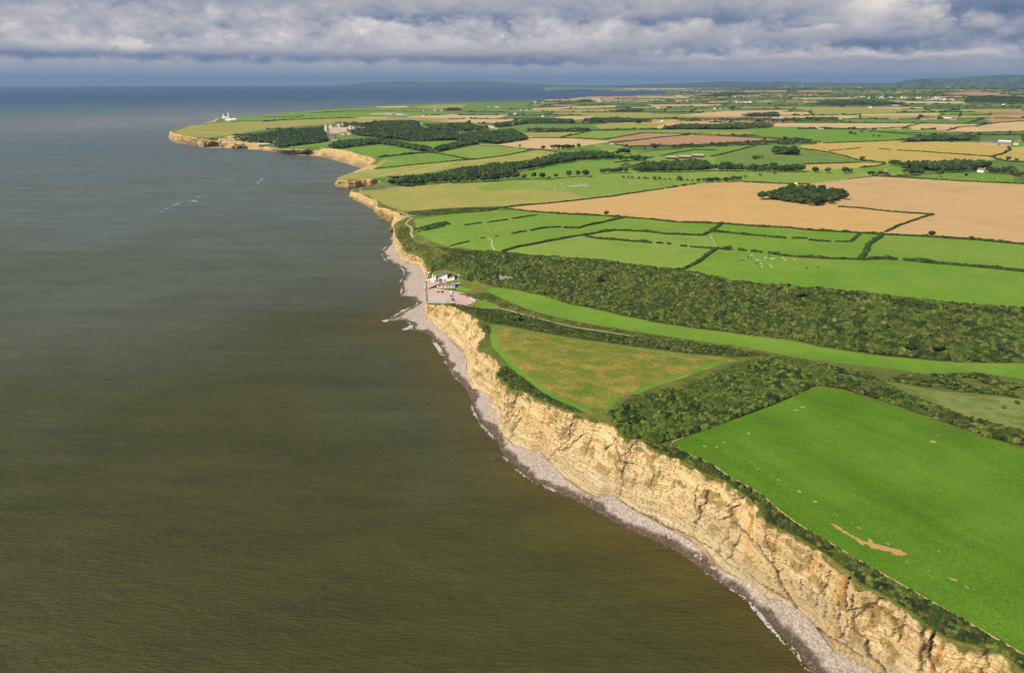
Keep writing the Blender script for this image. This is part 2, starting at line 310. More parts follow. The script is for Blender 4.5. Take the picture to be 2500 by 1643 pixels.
def copy_tree_child(o, parent):
    c = o.copy(); COL.objects.link(c); c.parent = parent
    for ch in KIDS.get(o.name, []): copy_tree_child(ch, c)
def gridfaces(nu, nv, closed=False):
    i = np.arange(nu - (0 if closed else 1)); j = np.arange(nv - 1); I, J = np.meshgrid(i, j, indexing='ij'); I2 = (I + 1) % nu
    return np.stack([I * nv + J, I2 * nv + J, I2 * nv + J + 1, I * nv + J + 1], -1).reshape(-1, 4)

# ------------------------------------------------------------------ materials
def new_mat(name):
    m = bpy.data.materials.new(name); m.use_nodes = True; return m, NT(m.node_tree)
def finish(t, color, rough=.9, normal=None, spec=.2, **kw):
    b = t.n('ShaderNodeBsdfPrincipled'); t.put(b, 'Base Color', c4(color)); t.put(b, 'Roughness', rough); t.put(b, 'Specular IOR Level', spec)
    for k, v in kw.items(): t.put(b, k, v)
    if normal is not None: t.put(b, 'Normal', normal)
    o = t.n('ShaderNodeOutputMaterial'); t.t.links.new(b.outputs[0], o.inputs[0])
def plain(name, c, rough=.7, var=.12, scale=1.2, spec=.3, **kw):
    m, t = new_mat(name); tc = t.n('ShaderNodeTexCoord')
    n = t.noise(tc.outputs['Object'], scale, 4)
    f = t.m('ADD', 1 - var, t.m('MULTIPLY', n, 2 * var))
    nd = t.n('ShaderNodeVectorMath', operation='SCALE', ins={0: tuple(c[:3]), 'Scale': f})
    finish(t, nd.outputs[0], rough, spec=spec, **kw); return m
def attr_mat(name, scale=.7, var=.35, rough=.95, bump=0.0, bscale=1.0, spec=.1):
    m, t = new_mat(name); a = t.n('ShaderNodeAttribute', attribute_name='Col'); ge = t.n('ShaderNodeNewGeometry')
    n = t.noise(ge.outputs['Position'], scale, 4, .6)
    f = t.m('ADD', 1 - var, t.m('MULTIPLY', n, 2 * var))
    nd = t.n('ShaderNodeVectorMath', operation='SCALE', ins={0: a.outputs['Color'], 'Scale': f}); nrm = None
    if bump:
        b = t.n('ShaderNodeBump', ins={'Strength': 1.0, 'Distance': bump, 'Height': t.noise(ge.outputs['Position'], bscale, 5, .65)}); nrm = b.outputs[0]
    finish(t, nd.outputs[0], rough, nrm, spec); return m
KI = 1.62
def field_mat(name, cols, big=60.0, mid=9.0, fine=1.4, ang=None, row=0.0, ramt=0.0, bump=0.25, contrast=.35, lim=(.36, .64), iso=False):
    """patchy field: three picture colours mixed by coarse and middle noise, mottled finely, with optional drilled rows"""
    m, t = new_mat(name); ge = t.n('ShaderNodeNewGeometry'); po = ge.outputs['Position']
    c = [L(*x, KI) for x in cols]
    if ang is not None:
        ca, sa = math.cos(ang), math.sin(ang); sp = t.n('ShaderNodeSeparateXYZ', ins={0: po})
        al = t.m('ADD', t.m('MULTIPLY', sp.outputs[0], ca), t.m('MULTIPLY', sp.outputs[1], sa))
        ac = t.m('SUBTRACT', t.m('MULTIPLY', sp.outputs[1], ca), t.m('MULTIPLY', sp.outputs[0], sa))
        st = t.comb(t.m('MULTIPLY', al, .12), ac, 0.0)
    else: st = po
    n1 = t.noise(po, 1 / big, 5, .55); n2 = t.noise(st, 1 / mid, 5, .62); n3 = t.noise(po if iso or ang is None else st, 1 / fine, 3, .6)
    a = t.m('ADD', t.m('MULTIPLY', n1, .55), t.m('MULTIPLY', n2, .45))
    k = t.ramp(a, [(lim[0], c[0]), (.5, c[1]), (lim[1], c[2])])
    f = t.m('ADD', 1 - contrast, t.m('MULTIPLY', n3, 2 * contrast))
    if row:
        w = t.m('SINE', t.m('ADD', t.m('MULTIPLY', ac, 6.2832 / row), t.m('MULTIPLY', n2, 1.2)))
        if ramt < 0: w = t.m('MULTIPLY', t.m('POWER', t.m('ADD', .5, t.m('MULTIPLY', w, .5)), 7.0), t.m('MULTIPLY', n2, 2.0))
        f = t.m('MULTIPLY', f, t.m('ADD', 1.0, t.m('MULTIPLY', w, ramt)))
    nd = t.n('ShaderNodeVectorMath', operation='SCALE', ins={0: k, 'Scale': f})
    b = t.n('ShaderNodeBump', ins={'Strength': .8, 'Distance': bump, 'Height': t.noise(po, 1.1, 4, .65)})
    finish(t, nd.outputs[0], .95, b.outputs[0], .1); return m
# ------------------------------------------------------------------ the land: one sheet cut along the field edges
M = {}
M['rough'] = field_mat('rough_grass', [(88,100,42),(112,122,52),(140,134,66)], 40, 8, 1.2)
M['far'] = field_mat('far_grass', [(86,116,52),(102,130,60),(126,140,70)], 300, 60, 12)
M['crop'] = field_mat('leafy_crop', [(86,126,26),(99,140,32),(114,152,44)], 45, 14, 1.1, ang=math.radians(121), row=1.9, ramt=.10, bump=.6, contrast=.7, iso=True, lim=(.35, .65))
M['bright'] = field_mat('bright_grass', [(104,148,42),(119,156,48),(134,162,58)], 60, 10, 1.2, contrast=.2)
M['green'] = field_mat('green_grass', [(112,150,52),(125,158,56),(138,162,66)], 90, 14, 1.6, contrast=.2)
M['green2'] = field_mat('cut_green_grass', [(126,154,60),(140,164,66),(152,168,74)], 90, 14, 1.6, contrast=.18)
M['dull'] = field_mat('dull_green_grass', [(102,132,58),(116,142,64),(136,148,74)], 140, 26, 3, contrast=.2)
M['pale'] = field_mat('pale_pasture', [(112,132,58),(138,150,76),(154,156,86)], 35, 8, 1.2, lim=(.42, .6))
M['olive'] = field_mat('olive_pasture', [(150,160,76),(170,164,82),(188,170,92)], 120, 24, 3, contrast=.15)
M['meadow'] = field_mat('dry_meadow', [(98,134,42),(138,138,54),(184,154,76)], 16, 3.2, .9, contrast=.6, lim=(.39, .61))
M['mown'] = field_mat('mown_grass', [(104,150,48),(116,158,52),(130,162,60)], 20, 5, 1, contrast=.18)
M['stubble'] = field_mat('golden_stubble', [(212,170,102),(222,180,116),(206,172,104)], 110, 12, 1.6, ang=math.radians(-4), row=17, ramt=-.16, contrast=.14)
M['stubble2'] = field_mat('pinkish_stubble', [(208,170,112),(217,180,125),(202,166,108)], 110, 12, 1.6, ang=math.radians(-3), row=13, ramt=-.09, contrast=.13)
M['tan'] = field_mat('pale_stubble', [(210,180,122),(222,190,134),(206,176,120)], 200, 40, 8, contrast=.1)
M['brown'] = field_mat('ploughed_earth', [(184,140,104),(194,150,112),(178,134,96)], 120, 20, 4, ang=math.radians(12), row=16, ramt=.06, contrast=.12)
M['gold'] = field_mat('yellow_barley', [(198,170,86),(208,178,94),(190,166,80)], 150, 30, 4, ang=math.radians(-20), row=14, ramt=.03, contrast=.12)
M['strip'] = field_mat('striped_hay', [(150,160,76),(172,168,86),(192,178,98)], 60, 30, 6, ang=math.radians(52), row=34, ramt=.12, contrast=.12)
M['soil'] = plain('bare_soil', L(206,164,104,KI), .95, .12, 1.0, .1)
M['path'] = plain('pale_path', L(214,196,158,KI), .95, .15, .8, .1)
M['gravel'] = plain('pink_gravel', L(222,188,168,KI), .95, .14, .5, .1)
M['concrete'] = plain('pale_concrete', L(212,204,194,KI), .95, .12, .4, .1)
M['lane'] = plain('grey_lane', L(196,186,166,KI), .95, .1, .3, .1)
M['stream'] = plain('dark_stream_water', (.012,.013,.012), .15, .3, .5, .5)
F = []                                                     # name, material, polygon in photo points, later ones lie over earlier ones
def fld(name, mat, poly): F.append((name, mat, A(poly)))
# patchwork of far fields, row after row, under the ones drawn by hand
rf = random.Random(5); ys = [212.5,214.5,216.5,218.5,220.5,222.5,225,227.5,230,233,236,239,243,247,251,256,261,267,274,282,291,302,316,332,352,376,404,432]
rows = []
for k, y in enumerate(ys): rows.append([y + rf.uniform(-.18, .18) * (ys[min(k + 1, len(ys) - 1)] - y if k < len(ys) - 1 else 20) for _ in range(14)])
def rowy(k, x):
    r = rows[k]; u = max(0, min(12.999, (x + 200) / 240)); i = int(u); return r[i] + (r[i + 1] - r[i]) * (u - i)
FARHEDGE = []
for k in range(len(ys) - 1):
    x = 380 + rf.uniform(0, 120); hgt = ys[k + 1] - ys[k]
    FARHEDGE.append([(xx, rowy(k, xx)) for xx in range(400, 2700, 60)])
    while x < 2750:
        w = rf.uniform(70, 260) * (1 if k > 8 else 1.3); sl = rf.uniform(-18, 34) * (1 + hgt / 12)
        x2 = x + w
        poly = [(x, rowy(k, x)), ((x + x2) / 2, rowy(k, (x + x2) / 2)), (x2, rowy(k, x2)), (x2 - sl, rowy(k + 1, x2 - sl)), ((x + x2) / 2 - sl, rowy(k + 1, (x + x2) / 2 - sl)), (x - sl, rowy(k + 1, x - sl))]
        mat = rf.choices(['far', 'dull', 'olive', 'tan', 'brown', 'green', 'pale'], [30, 22, 16, 17 if k > 3 else 8, 6, 8, 8])[0]
        if y < 222: mat = rf.choice(['far', 'dull', 'far', 'brown'])
        F.append(('far_field', mat, A(poly)))
        FARHEDGE.append([(x2, rowy(k, x2)), (x2 - sl, rowy(k + 1, x2 - sl))]); x = x2
NFAR = len(F)
# headland by the lighthouse
fld('headland_pasture', 'dull', [(417,318),(534,284),(700,272),(900,256),(1136,246),(1300,244),(1300,262),(1000,285),(800,289),(640,303),(550,335),(495,342),(440,332)])
fld('grass_field', 'green', [(560,297),(570,285),(660,279),(760,272),(860,266),(1000,268),(1100,275),(1000,285),(800,288),(700,291)])
fld('olive_field', 'olive', [(424,324),(463,308),(526,301),(610,296.6),(715,291),(820,288),(900,286),(1010,287),(1136,291),(1073,296.6),(975,293),(900,296),(757,306),(652,316.5),(547,331),(497,337),(459,334)])
fld('stubble_field', 'tan', [(876,288),(947,286),(940,289.5),(880,290)])
fld('stubble_field', 'tan', [(901,277.6),(968,275.3),(950,280),(905,280)])
fld('stubble_field', 'tan', [(913,261.5),(990,259),(1000,263),(930,264)])
fld('stubble_field', 'tan', [(1069,283),(1104.5,278.6),(1134,285),(1100,287)])
fld('stubble_field', 'tan', [(1186,284),(1230,281),(1225,285.5),(1190,288)])
fld('olive_field', 'olive', [(1005,262),(1060,256),(1140,256),(1130,263),(1060,267)])
fld('stubble_field', 'tan', [(1296,266),(1400,261),(1510,258),(1500,262),(1380,266.5),(1300,269)])
fld('stubble_field', 'tan', [(1344,289),(1380,284),(1455,284),(1450,289),(1400,293)])
fld('stubble_field', 'brown', [(1431,237),(1557,235.5),(1560,239),(1450,240)])
fld('stubble_field', 'tan', [(1560,236.5),(1685,236.5),(1680,239.5),(1570,239.5)])
fld('olive_field', 'olive', [(1410,279),(1500,276),(1700,280),(1690,289),(1450,286)])
fld('stubble_field', 'tan', [(1660,281),(1770,272),(1935,269),(1900,277),(1800,285),(1700,284)])
fld('stubble_field', 'tan', [(1905,278.5),(1960,279),(1955,283),(1904,282)])
fld('olive_field', 'olive', [(1950,266),(2100,261),(2235,269),(2200,275),(2000,279)])
fld('stubble_field', 'brown', [(1812,222.5),(1920,221),(1915,225),(1815,226)])
fld('stubble_field', 'brown', [(1943,222.5),(2025,221.5),(2020,227),(1950,226)])
fld('stubble_field', 'brown', [(2300,229),(2380,223.5),(2470,234),(2460,239),(2400,236)])
fld('stubble_field', 'tan', [(2085,245.5),(2350,249),(2360,253.5),(2100,251.5)])
fld('stubble_field', 'brown', [(2380,271.5),(2500,271.5),(2520,277),(2390,275)])
fld('stubble_field', 'brown', [(2420,279),(2520,277.5),(2520,286),(2425,283)])
fld('olive_field', 'tan', [(2095,279),(2280,276.5),(2330,279),(2250,283),(2100,283)])
fld('park_grass', 'dull', [(800,308),(1040,296),(1290,306),(1290,345),(1210,354),(1050,372),(800,367),(788,364),(760,356),(790,340)])
fld('park_grass', 'green2', [(1420,382),(1520,372),(1760,384),(1960,402),(2250,398),(2240,428),(2100,425),(1915,419),(1700,419),(1460,424),(1290,438),(1330,408)])
fld('park_grass', 'dull', [(880,430),(1100,398),(1330,366),(1500,372),(1505,392),(1330,410),(1270,420),(1262,440),(1100,449),(990,457),(940,455)])
# between the castle wood and the long strip of trees
fld('grass_field', 'green', [(700,361),(716,353),(800,347),(805,350),(760,358),(720,362)])
fld('grass_field', 'bright', [(828,365),(926,354),(975,360),(1022.6,371),(940,383),(922,385),(880,375),(850,368)])
fld('grass_field', 'green', [(913,413),(943,386),(1010,376),(1062.6,374),(1136,388),(1031,400.6)])
fld('rough_corner', 'olive', [(913,413),(925,395),(943,385),(940,398)])
fld('grass_field', 'green2', [(1067,373),(1167.6,355),(1230,357),(1298,365),(1275,372),(1167.6,389.5)])
fld('rugby_field', 'bright', [(995,348),(1073,344),(1123,348),(1115,354),(1054,362)])
fld('strip_field', 'strip', [(861,424),(892,415),(978.6,407),(1136,390),(1300,369),(1318,367),(1362,373),(1326,385),(1284,392),(1200,402),(1115,408),(1052,421.5),(947,432),(890,433)])
fld('headland_grass', 'olive', [(826,440),(834,432),(848,427),(862,421),(890,432),(940,434),(900,438)])
fld('stubble_field', 'tan', [(1212.6,354),(1301,338.6),(1378.5,337.5),(1515,346),(1483,348),(1410,358.5),(1336.5,366)])
fld('ploughed_field', 'brown', [(1477,342),(1570,325),(1684,328),(1600,337),(1515,346)])
fld('ploughed_field', 'brown', [(1504.5,352),(1600,337.6),(1694.5,329),(1911,341),(1810,348),(1705,354),(1600,356.5),(1530,358)])
fld('olive_field', 'olive', [(1273.5,325),(1431,321.5),(1368,335.5),(1301,337)])
fld('olive_field', 'green2', [(1376.5,335.5),(1437,321.5),(1700,316.5),(1747,318.6),(1684,327),(1568,325),(1473,340.7)])
fld('grass_field', 'dull', [(1227,316.5),(1284,306),(1431,304),(1452,308),(1440,314),(1292,316)])
fld('olive_field', 'olive', [(1452,306),(1494,301),(1620,302),(1599,312),(1462.6,315)])
fld('olive_field', 'gold', [(1494,300.5),(1600,295.5),(1782,296.6),(1700,301),(1600,302)])
fld('olive_field', 'olive', [(1735,322),(1850,324),(1820,330),(1737,328)])
fld('grass_field', 'bright', [(1822.7,330),(1850,320),(1960,316),(2100,316.5),(2126,321),(2241.6,331),(2189,343),(2063,348),(2010,350),(1946.6,338)])
fld('grass_field', 'bright', [(1800,318),(1880,310),(1970,310),(1960,315),(1850,319)])
fld('grass_field', 'green', [(2120,321),(2160,314),(2260,318),(2376,327),(2340,332),(2242,331)])
fld('barley_field', 'gold', [(1953,355),(2100,348),(2185,344),(2378,348),(2468,358),(2458,378),(2430,390),(2340,397),(2160,398),(2090,392),(2020,374),(1960,364)])
fld('rough_pasture', 'dull', [(1747,383),(1841.6,357.5),(1894,360),(1953,365),(2020,375),(2094,392),(2070,397),(1968,401),(1900,402),(1757,414),(1747,400)])
fld('grass_field', 'green', [(1410,362),(1480,354),(1530,362),(1560,372),(1508,386),(1500,367)])
fld('grass_field', 'green', [(1515,380),(1600,370),(1760,359),(1835,357),(1745,383),(1640,386)])
fld('grass_field', 'green', [(1265,420),(1330,408),(1410,393),(1500,391),(1600,400),(1556,416),(1460,424),(1350,435),(1290,438)])
fld('barley_field', 'gold', [(1957,403),(2100,398),(2160,400),(2105,409),(2000,415),(1961,416)])
fld('grass_field', 'green', [(2108,411),(2160,405),(2210,408),(2200,420),(2110,424)])
fld('grass_field', 'bright', [(2225,431),(2300,425),(2400,424),(2475,430),(2475,448),(2300,438)])
fld('barley_field', 'gold', [(2441,376),(2462,362),(2500,358.6),(2560,360),(2560,400),(2500,396),(2447,392)])
fld('stubble_field', 'tan', [(2208,311),(2244,304),(2346.6,310),(2311,318.6)])
fld('stubble_field', 'tan', [(2319,318.6),(2367.6,310),(2560,314),(2560,321),(2384,324)])
fld('stubble_field', 'tan', [(2380,309),(2441,300),(2540,294),(2540,314)])
# the wide pastures and stubble above the cliff
fld('cliff_pasture', 'olive', [(868,469),(884,467),(993,457),(1073,451),(1180,446),(1300,440.5),(1347,440),(1460,425),(1557,421.6),(1700,419.5),(1757.6,417),(1915,419.5),(2100,425),(2147,430),(2069,438),(1985,450),(1899,449),(1815,445),(1752,444),(1647,457),(1500,480),(1352,496),(1268,502.5),(1180,505),(1099,508),(985,516.5),(940,500),(900,478)])
fld('sheep_pasture', 'green2', [(1230,441),(1347,440),(1460,425),(1557,421.6),(1700,419.5),(1757.6,417),(1915,419.5),(2100,425),(2147,430),(2069,438),(1985,450),(1899,449),(1815,445),(1752,444),(1647,457),(1500,480),(1440,484),(1390,470),(1300,462),(1180,468),(1160,458)])
fld('gorse_strip', 'rough', [(985,517),(1099,508),(1180,505),(1226,508),(1205,516),(1100,524.5),(1010,534),(992,528)])
fld('grass_field', 'green', [(1012,535),(1100,524),(1201,516),(1251,512.6),(1302,518),(1386,524),(1470,528),(1573.5,535),(1647,543),(1762,547),(1836,553),(1920,557),(2000,565),(2069,568),(2152,574),(2276,580),(2391,587),(2560,602),(2560,760),(2437,747),(2322,740),(2115,715),(2000,704),(1794,688),(1700,664),(1579,650),(1478,635),(1402,629),(1327,625),(1226,614),(1176,611),(1100,602),(1060,592),(1018,571)])
fld('grass_field', 'bright', [(1762,547),(1920,557),(2069,568),(2152,574),(2115,607),(2103,629),(2000,629),(1878,618),(1773,610),(1746,606),(1720,573)])
fld('grass_field', 'green2', [(1229,614),(1318,593),(1424,575),(1594,593),(1746,606),(1689,648),(1647,659),(1579,650),(1478,635),(1402,629),(1327,625)])
fld('grass_field', 'green2', [(1424,574),(1521,563),(1626,571),(1720,573),(1746,604),(1636,596),(1500,584)])
fld('cattle_field', 'bright', [(1746,608),(1857,616),(2000,631),(2115,636),(2207,636),(2322,647),(2560,668),(2560,760),(2437,747),(2322,740),(2115,715),(2000,704),(1794,688),(1647,659),(1689,648)])
fld('stubble_field', 'stubble', [(1230,508),(1352,496),(1436,486),(1500,480),(1584,466),(1647,457),(1710,448),(1752,444),(1815,445),(1899,449),(1972,450),(1990,470),(2046,506),(2161,516),(2276,524),(2207,547),(2159,566),(2143,571),(2000,564),(1836,552),(1762,546),(1647,542),(1573.5,534),(1470,527),(1386,523.5),(1302,517.6)])
fld('stubble_field', 'stubble2', [(1972,450),(2069,438),(2147,431),(2230,435.6),(2345,442.5),(2500,449.5),(2600,454),(2600,606),(2500,598),(2391,586),(2276,579),(2161,572.5),(2159,566),(2207,547),(2276,524),(2161,516),(2046,506),(1990,470)])
for x, y, w in ((1193,564,7),(1210,564,6),(1223,559,7),(1250,554,3),(1206,516,8)): fld('bare_patch', 'soil', [(x-w,y),(x,y-1.2),(x+w,y),(x,y+1.2)])
# valley
fld('valley_floor', 'bright', [(1186,711),(1201,702),(1251,708),(1327,723.5),(1377,741),(1453,756),(1528,774),(1604,789),(1700,804),(1834,821),(1935,833),(2002,848),(2137,868),(2238,878),(2338,886),(2600,892),(2600,932),(2500,925),(2372,908),(2254,912),(2137,895),(2036,885),(1935,871),(1801,844.5),(1700,830.6),(1604,817),(1528,805),(1453,793),(1390,781),(1327,766),(1276,749),(1221,726)])
fld('lawn', 'bright', [(1111,700),(1120,697),(1153,707),(1138,713),(1115,709)])
fld('lawn', 'bright', [(1155,735),(1163,729),(1185,732),(1215,745),(1220,752),(1160,752),(1147,748)])
fld('car_park', 'gravel', [(1095,722),(1112,718),(1140,722),(1158,730),(1163,734),(1150,748),(1120,747.5),(1098,742),(1092,735)])
fld('forecourt', 'gravel', [(1040,738),(1040,706),(1039,691),(1046,676),(1056,676),(1076,683),(1092,686),(1085,692),(1062,696),(1065,704),(1090,708),(1112,709),(1140,716),(1120,719),(1096,722),(1094,740),(1060,738)])
fld('slipway', 'concrete', [(1042,740),(1041,731),(1052,723),(1080,722),(1090,730),(1094,740.5)])
fld('terrace', 'soil', [(1054,683),(1072,683),(1095,687),(1075,689)])
fld('lane', 'lane', [(1100,708),(1136,714),(1137,717),(1100,711.5)])
fld('stream', 'stream', [(1120,716),(1139,717.5),(1158,720.5),(1172,727),(1182,734),(1178,735),(1165,729),(1152,722.5),(1120,717.3)])
fld('meadow', 'meadow', [(1200,792),(1326,813),(1415,829),(1532,845),(1650,861.5),(1812,877.6),(1738,898),(1591,948),(1509,972),(1473.6,1013),(1432,1007),(1326,960),(1273.6,919),(1232,872),(1200,839),(1194,816)])
fld('crop_field', 'crop', [(1990,944),(1640,1078),(1661,1098),(1684,1109),(1739,1132),(1776,1161),(1811,1178),(1860,1207),(1909,1250),(1949,1279),(2020.6,1320.6),(2109,1373.5),(2212,1432),(2300,1482),(2388,1532),(2500,1597),(2620,1660),(2800,1640),(2800,1200),(2500,1096.5),(2405.6,1069.6),(2338,1046),(2271,1022.6),(2187,992),(2120,972),(2053,952)])
fld('pasture', 'pale', [(2150,932),(2204,937),(2305,955),(2406,965),(2500,975.5),(2650,992),(2650,1110),(2500,1058),(2439,1036),(2338,1012),(2271,989),(2204,959)])
Z5 = lambda l: [(1800 + .2941 * x, 1250 + .2941 * y) for x, y in l]
for l in ([(770,95),(830,110),(880,150),(990,210),(1040,235),(1090,250),(1095,210),(1130,255),(1180,268),(1230,285),(1300,300),(1360,322),(1415,345),(1370,360),(1300,350),(1262,326),(1230,320),(1130,300),(1070,265),(1030,275),(985,225),(930,190),(900,180),(850,150)],
          [(805,8),(838,25),(830,32)],[(1225,252),(1270,262),(1255,272)],[(1745,535),(1800,550),(1828,570),(1800,568)],[(1880,605),(1915,622),(1925,637),(1900,628)],[(2065,700),(2105,712),(2085,714)],[(1000,125),(1035,138),(1010,138)],[(1400,402),(1425,410),(1410,414)],[(940,72),(960,84),(945,84)],[(1660,316),(1680,324),(1664,328)]):
    pz_ = dens(Z5(l), 2.2, True); pz_ = pz_ + (np.stack([fbm(pz_[:, 0] / 4, pz_[:, 1] / 4, 301, 3), fbm(pz_[:, 0] / 4, pz_[:, 1] / 4, 302, 3)], -1) - .5) * (9, 6); fld('bare_patch', 'soil', pz_)
for x, y, a, b in ((1960,994,9,1.6),(1945,1001,10,1.2),(1828,1058,4,3),(1768,1080,4,2),(1720,1089,6,2),(1750,1091,5,1.6),(2205,1034,6,1),(2278,1078,10,3),(2290,1063,5,1),(1850,1144,4,1.4),(1900,1171,4,1.6),(1920,1181,4,1),(1951,1199,6,3),(1990,1224,6,3),(1772,1102,4,1)):
    fld('bare_patch', 'soil', [(x-a,y-b*.6),(x,y-b),(x+a,y+b*.4),(x+a*.4,y+b),(x-a*.5,y+b*.5)])
def band(px, w, name, mat):
    """a path or mown way of width w metres along photo points, laid on the land"""
    p = resample(np.c_[G(px)], 6.0); t = np.gradient(p, axis=0); t /= np.hypot(*t.T)[:, None]; nrm = np.c_[-t[:, 1], t[:, 0]] * w / 2
    wv = np.r_[p + nrm, (p - nrm)[::-1]]; x, y = project(wv[:, 0], wv[:, 1], height(wv[:, 0], wv[:, 1])); F.append((name, mat, np.c_[x, y]))
band([(1640,1078.5),(1661,1098.5),(1684,1109.5),(1739,1132.5),(1776,1161.5),(1811,1178.5),(1860,1207.5),(1909,1250.5),(1949,1279.5),(2020.6,1321),(2109,1374),(2212,1432.5),(2300,1482.5),(2388,1532.5),(2500,1597.5)], .9, 'field_margin', 'tan')
band([(1640,1078),(1720,1045),(1800,1013),(1900,977),(1988,944)], .9, 'field_margin', 'tan')
band([(1206,793),(1203,815),(1208,842),(1232,870),(1264,904),(1300,935),(1345,964),(1400,987),(1438,1004)], 6, 'mown_path', 'mown')
band([(1206,796),(1260,804),(1330,817),(1420,833),(1535,850),(1650,867),(1770,880),(1700,902),(1600,938),(1545,962)], 5, 'mown_path', 'mown')
band([(1400,987),(1470,978),(1510,966),(1480,1000)], 2.5, 'mown_path', 'mown')
band([(1175,751.5),(1215,752),(1245,758),(1300,774),(1350,787),(1400,798),(1450,806),(1500,813),(1556,823)], 2.6, 'path', 'path')
band([(1150,749),(1158,738),(1166,733)], 2.0, 'path', 'path')
band([(969,514),(985,521),(1010,528),(1040,526)], 2.0, 'path', 'path')
band([(990,526),(1006,532),(996,540),(990,547),(1003,554),(1006,562),(1003,572),(1009,580)], 2.2, 'path', 'path')
band([(1105,603),(1085,621),(1066,633),(1062,640),(1068,650),(1077,655)], 1.8, 'path', 'path')
band([(1145,665),(1152,673),(1149,683)], 1.6, 'path', 'path')
band([(1190,581),(1201,586),(1200,598),(1207,610)], 1.6, 'path', 'path')
band([(884,466),(940,460),(990,457)], 3.0, 'path', 'path')
band([(1265,446),(1330,437),(1400,429),(1470,424)], 2.2, 'lane', 'lane')
band([(1170,354),(1240,358),(1292,363)], 2.4, 'lane', 'lane')
band([(884,467),(877,463),(885,458)], 2.0, 'path', 'path')
band([(2162,412),(2165,430),(2140,430)], 2.4, 'lane', 'lane')
band([(1700,353.5),(1500,360),(1465,357)], 3, 'lane', 'lane')

def near_jag(c, amp):
    t = np.gradient(c[:, :2], axis=0); t /= np.hypot(*t.T)[:, None] + 1e-9; nrm = np.c_[-t[:, 1], t[:, 0]]
    s = np.r_[0, np.cumsum(np.hypot(*np.diff(c[:, :2], axis=0).T))]
    o = (fbm(s / 9, s * 0, 3, 4) - .5) * 2 * amp + (fbm(s / 2.2, s * 0, 9, 3) - .5) * amp
    c = c.copy(); c[:, :2] += nrm * o[:, None]; return c
cA = near_jag(resample(topA, .55), 1.8); cB = near_jag(resample(topB, 5.0), 3.0)
cB = np.r_[cA[-1:], cB]
coast = np.r_[cA, cB[1:]]
coast[:, 2] = height_q(q_of(coast[:, 0], coast[:, 1]))
cA[:, 2] = coast[:len(cA), 2]; cB[:, 2] = coast[len(cA) - 1:, 2]
def ground():
    e = coast[-1, :2]; ea = math.atan2(e[0], e[1]); far = 27000
    ring = [(far * math.sin(a), far * math.cos(a)) for a in np.linspace(ea - .002, 1.0, 40)] + [(14000, 6000), (4000, 1200), (1200, 200), (620, -60)]
    loop = np.r_[q_of(coast[:, 0], coast[:, 1]), q_of(A(ring)[:, 0], A(ring)[:, 1])]
    V = [loop]; E = []; nb = len(loop); base = nb
    loopf = list(range(nb))
    for name, mat, poly in F:
        d = dens(poly, 26 if name == 'far_field' else 18, True); g = G(d); q = q_of(g[:, 0], g[:, 1]); V.append(q)
        E += [(base + i, base + (i + 1) % len(q)) for i in range(len(q))]; base += len(q)
    ia, il = np.meshgrid(np.arange(-.62, 1.2, .013), np.arange(5.2, 10.1, .016), indexing='ij')
    j = np.stack([ia.ravel(), il.ravel()], -1) + rng.uniform(-.004, .004, (ia.size, 2))
    X = np.exp(j[:, 1]) * np.sin(j[:, 0]); Y = np.exp(j[:, 1]) * np.cos(j[:, 0])
    V.append(j[inside(X, Y, np.r_[coast[:, :2], A(ring)])])
    allv = np.concatenate(V)
    E += [(i, (i + 1) % nb) for i in range(nb)]
    r = delaunay_2d_cdt([Vector(v) for v in allv.tolist()], E, [], 0, 1e-6)
    q = A([tuple(v) for v in r[0]]); fc = A(r[2]).astype(int); cq = q[fc].mean(1); fc = fc[inside(cq[:, 0], cq[:, 1], loop)]
    xy = np.stack([np.exp(q[:, 1]) * np.sin(q[:, 0]), np.exp(q[:, 1]) * np.cos(q[:, 0])], -1)
    z = height_q(q) - drop(xy[:, 0], xy[:, 1])
    p = xy[fc]; ar = (p[:, 1, 0] - p[:, 0, 0]) * (p[:, 2, 1] - p[:, 0, 1]) - (p[:, 1, 1] - p[:, 0, 1]) * (p[:, 2, 0] - p[:, 0, 0])
    fc[ar < 0] = fc[ar < 0][:, ::-1]
    ce = xy[fc].mean(1); cz = height(ce[:, 0], ce[:, 1]); px, py = project(ce[:, 0], ce[:, 1], cz)
    vis = ce[:, 1] > 60
    fid = np.full(len(fc), -1)
    for k, (name, mat, poly) in enumerate(F):
        lo = poly.min(0); hi = poly.max(0); s = np.where(vis & (px > lo[0]) & (px < hi[0]) & (py > lo[1]) & (py < hi[1]))[0]
        if len(s): s = s[inside(px[s], py[s], poly)]; fid[s] = k
    VV = np.c_[xy, z]
    def part(name, sel, mats, mi=None):
        f = fc[sel]; u, inv = np.unique(f, return_inverse=True)
        o = obj(name, npmesh(name, VV[u], inv.reshape(-1, 3), mats, mi=mi, smooth=True)); tag(o, kind='structure'); return o
    mk = ['far', 'dull', 'olive', 'tan', 'brown', 'green', 'pale']; mi_of = {m: i + 1 for i, m in enumerate(mk)}
    gm = np.array([0] * len(fc)); sel = fid < NFAR
    for k in range(NFAR): gm[fid == k] = mi_of[F[k][1]]
    far_un = (fid == -1) & (np.hypot(ce[:, 0], ce[:, 1]) > 1900); gm[far_un] = 1
    part('ground', sel, [M['rough']] + [M[m] for m in mk], gm[sel])
    for k in range(NFAR, len(F)):
        s = fid == k
        if s.any(): part(F[k][0], s, M[F[k][1]])
    print('ground', len(VV), len(fc))
ground()

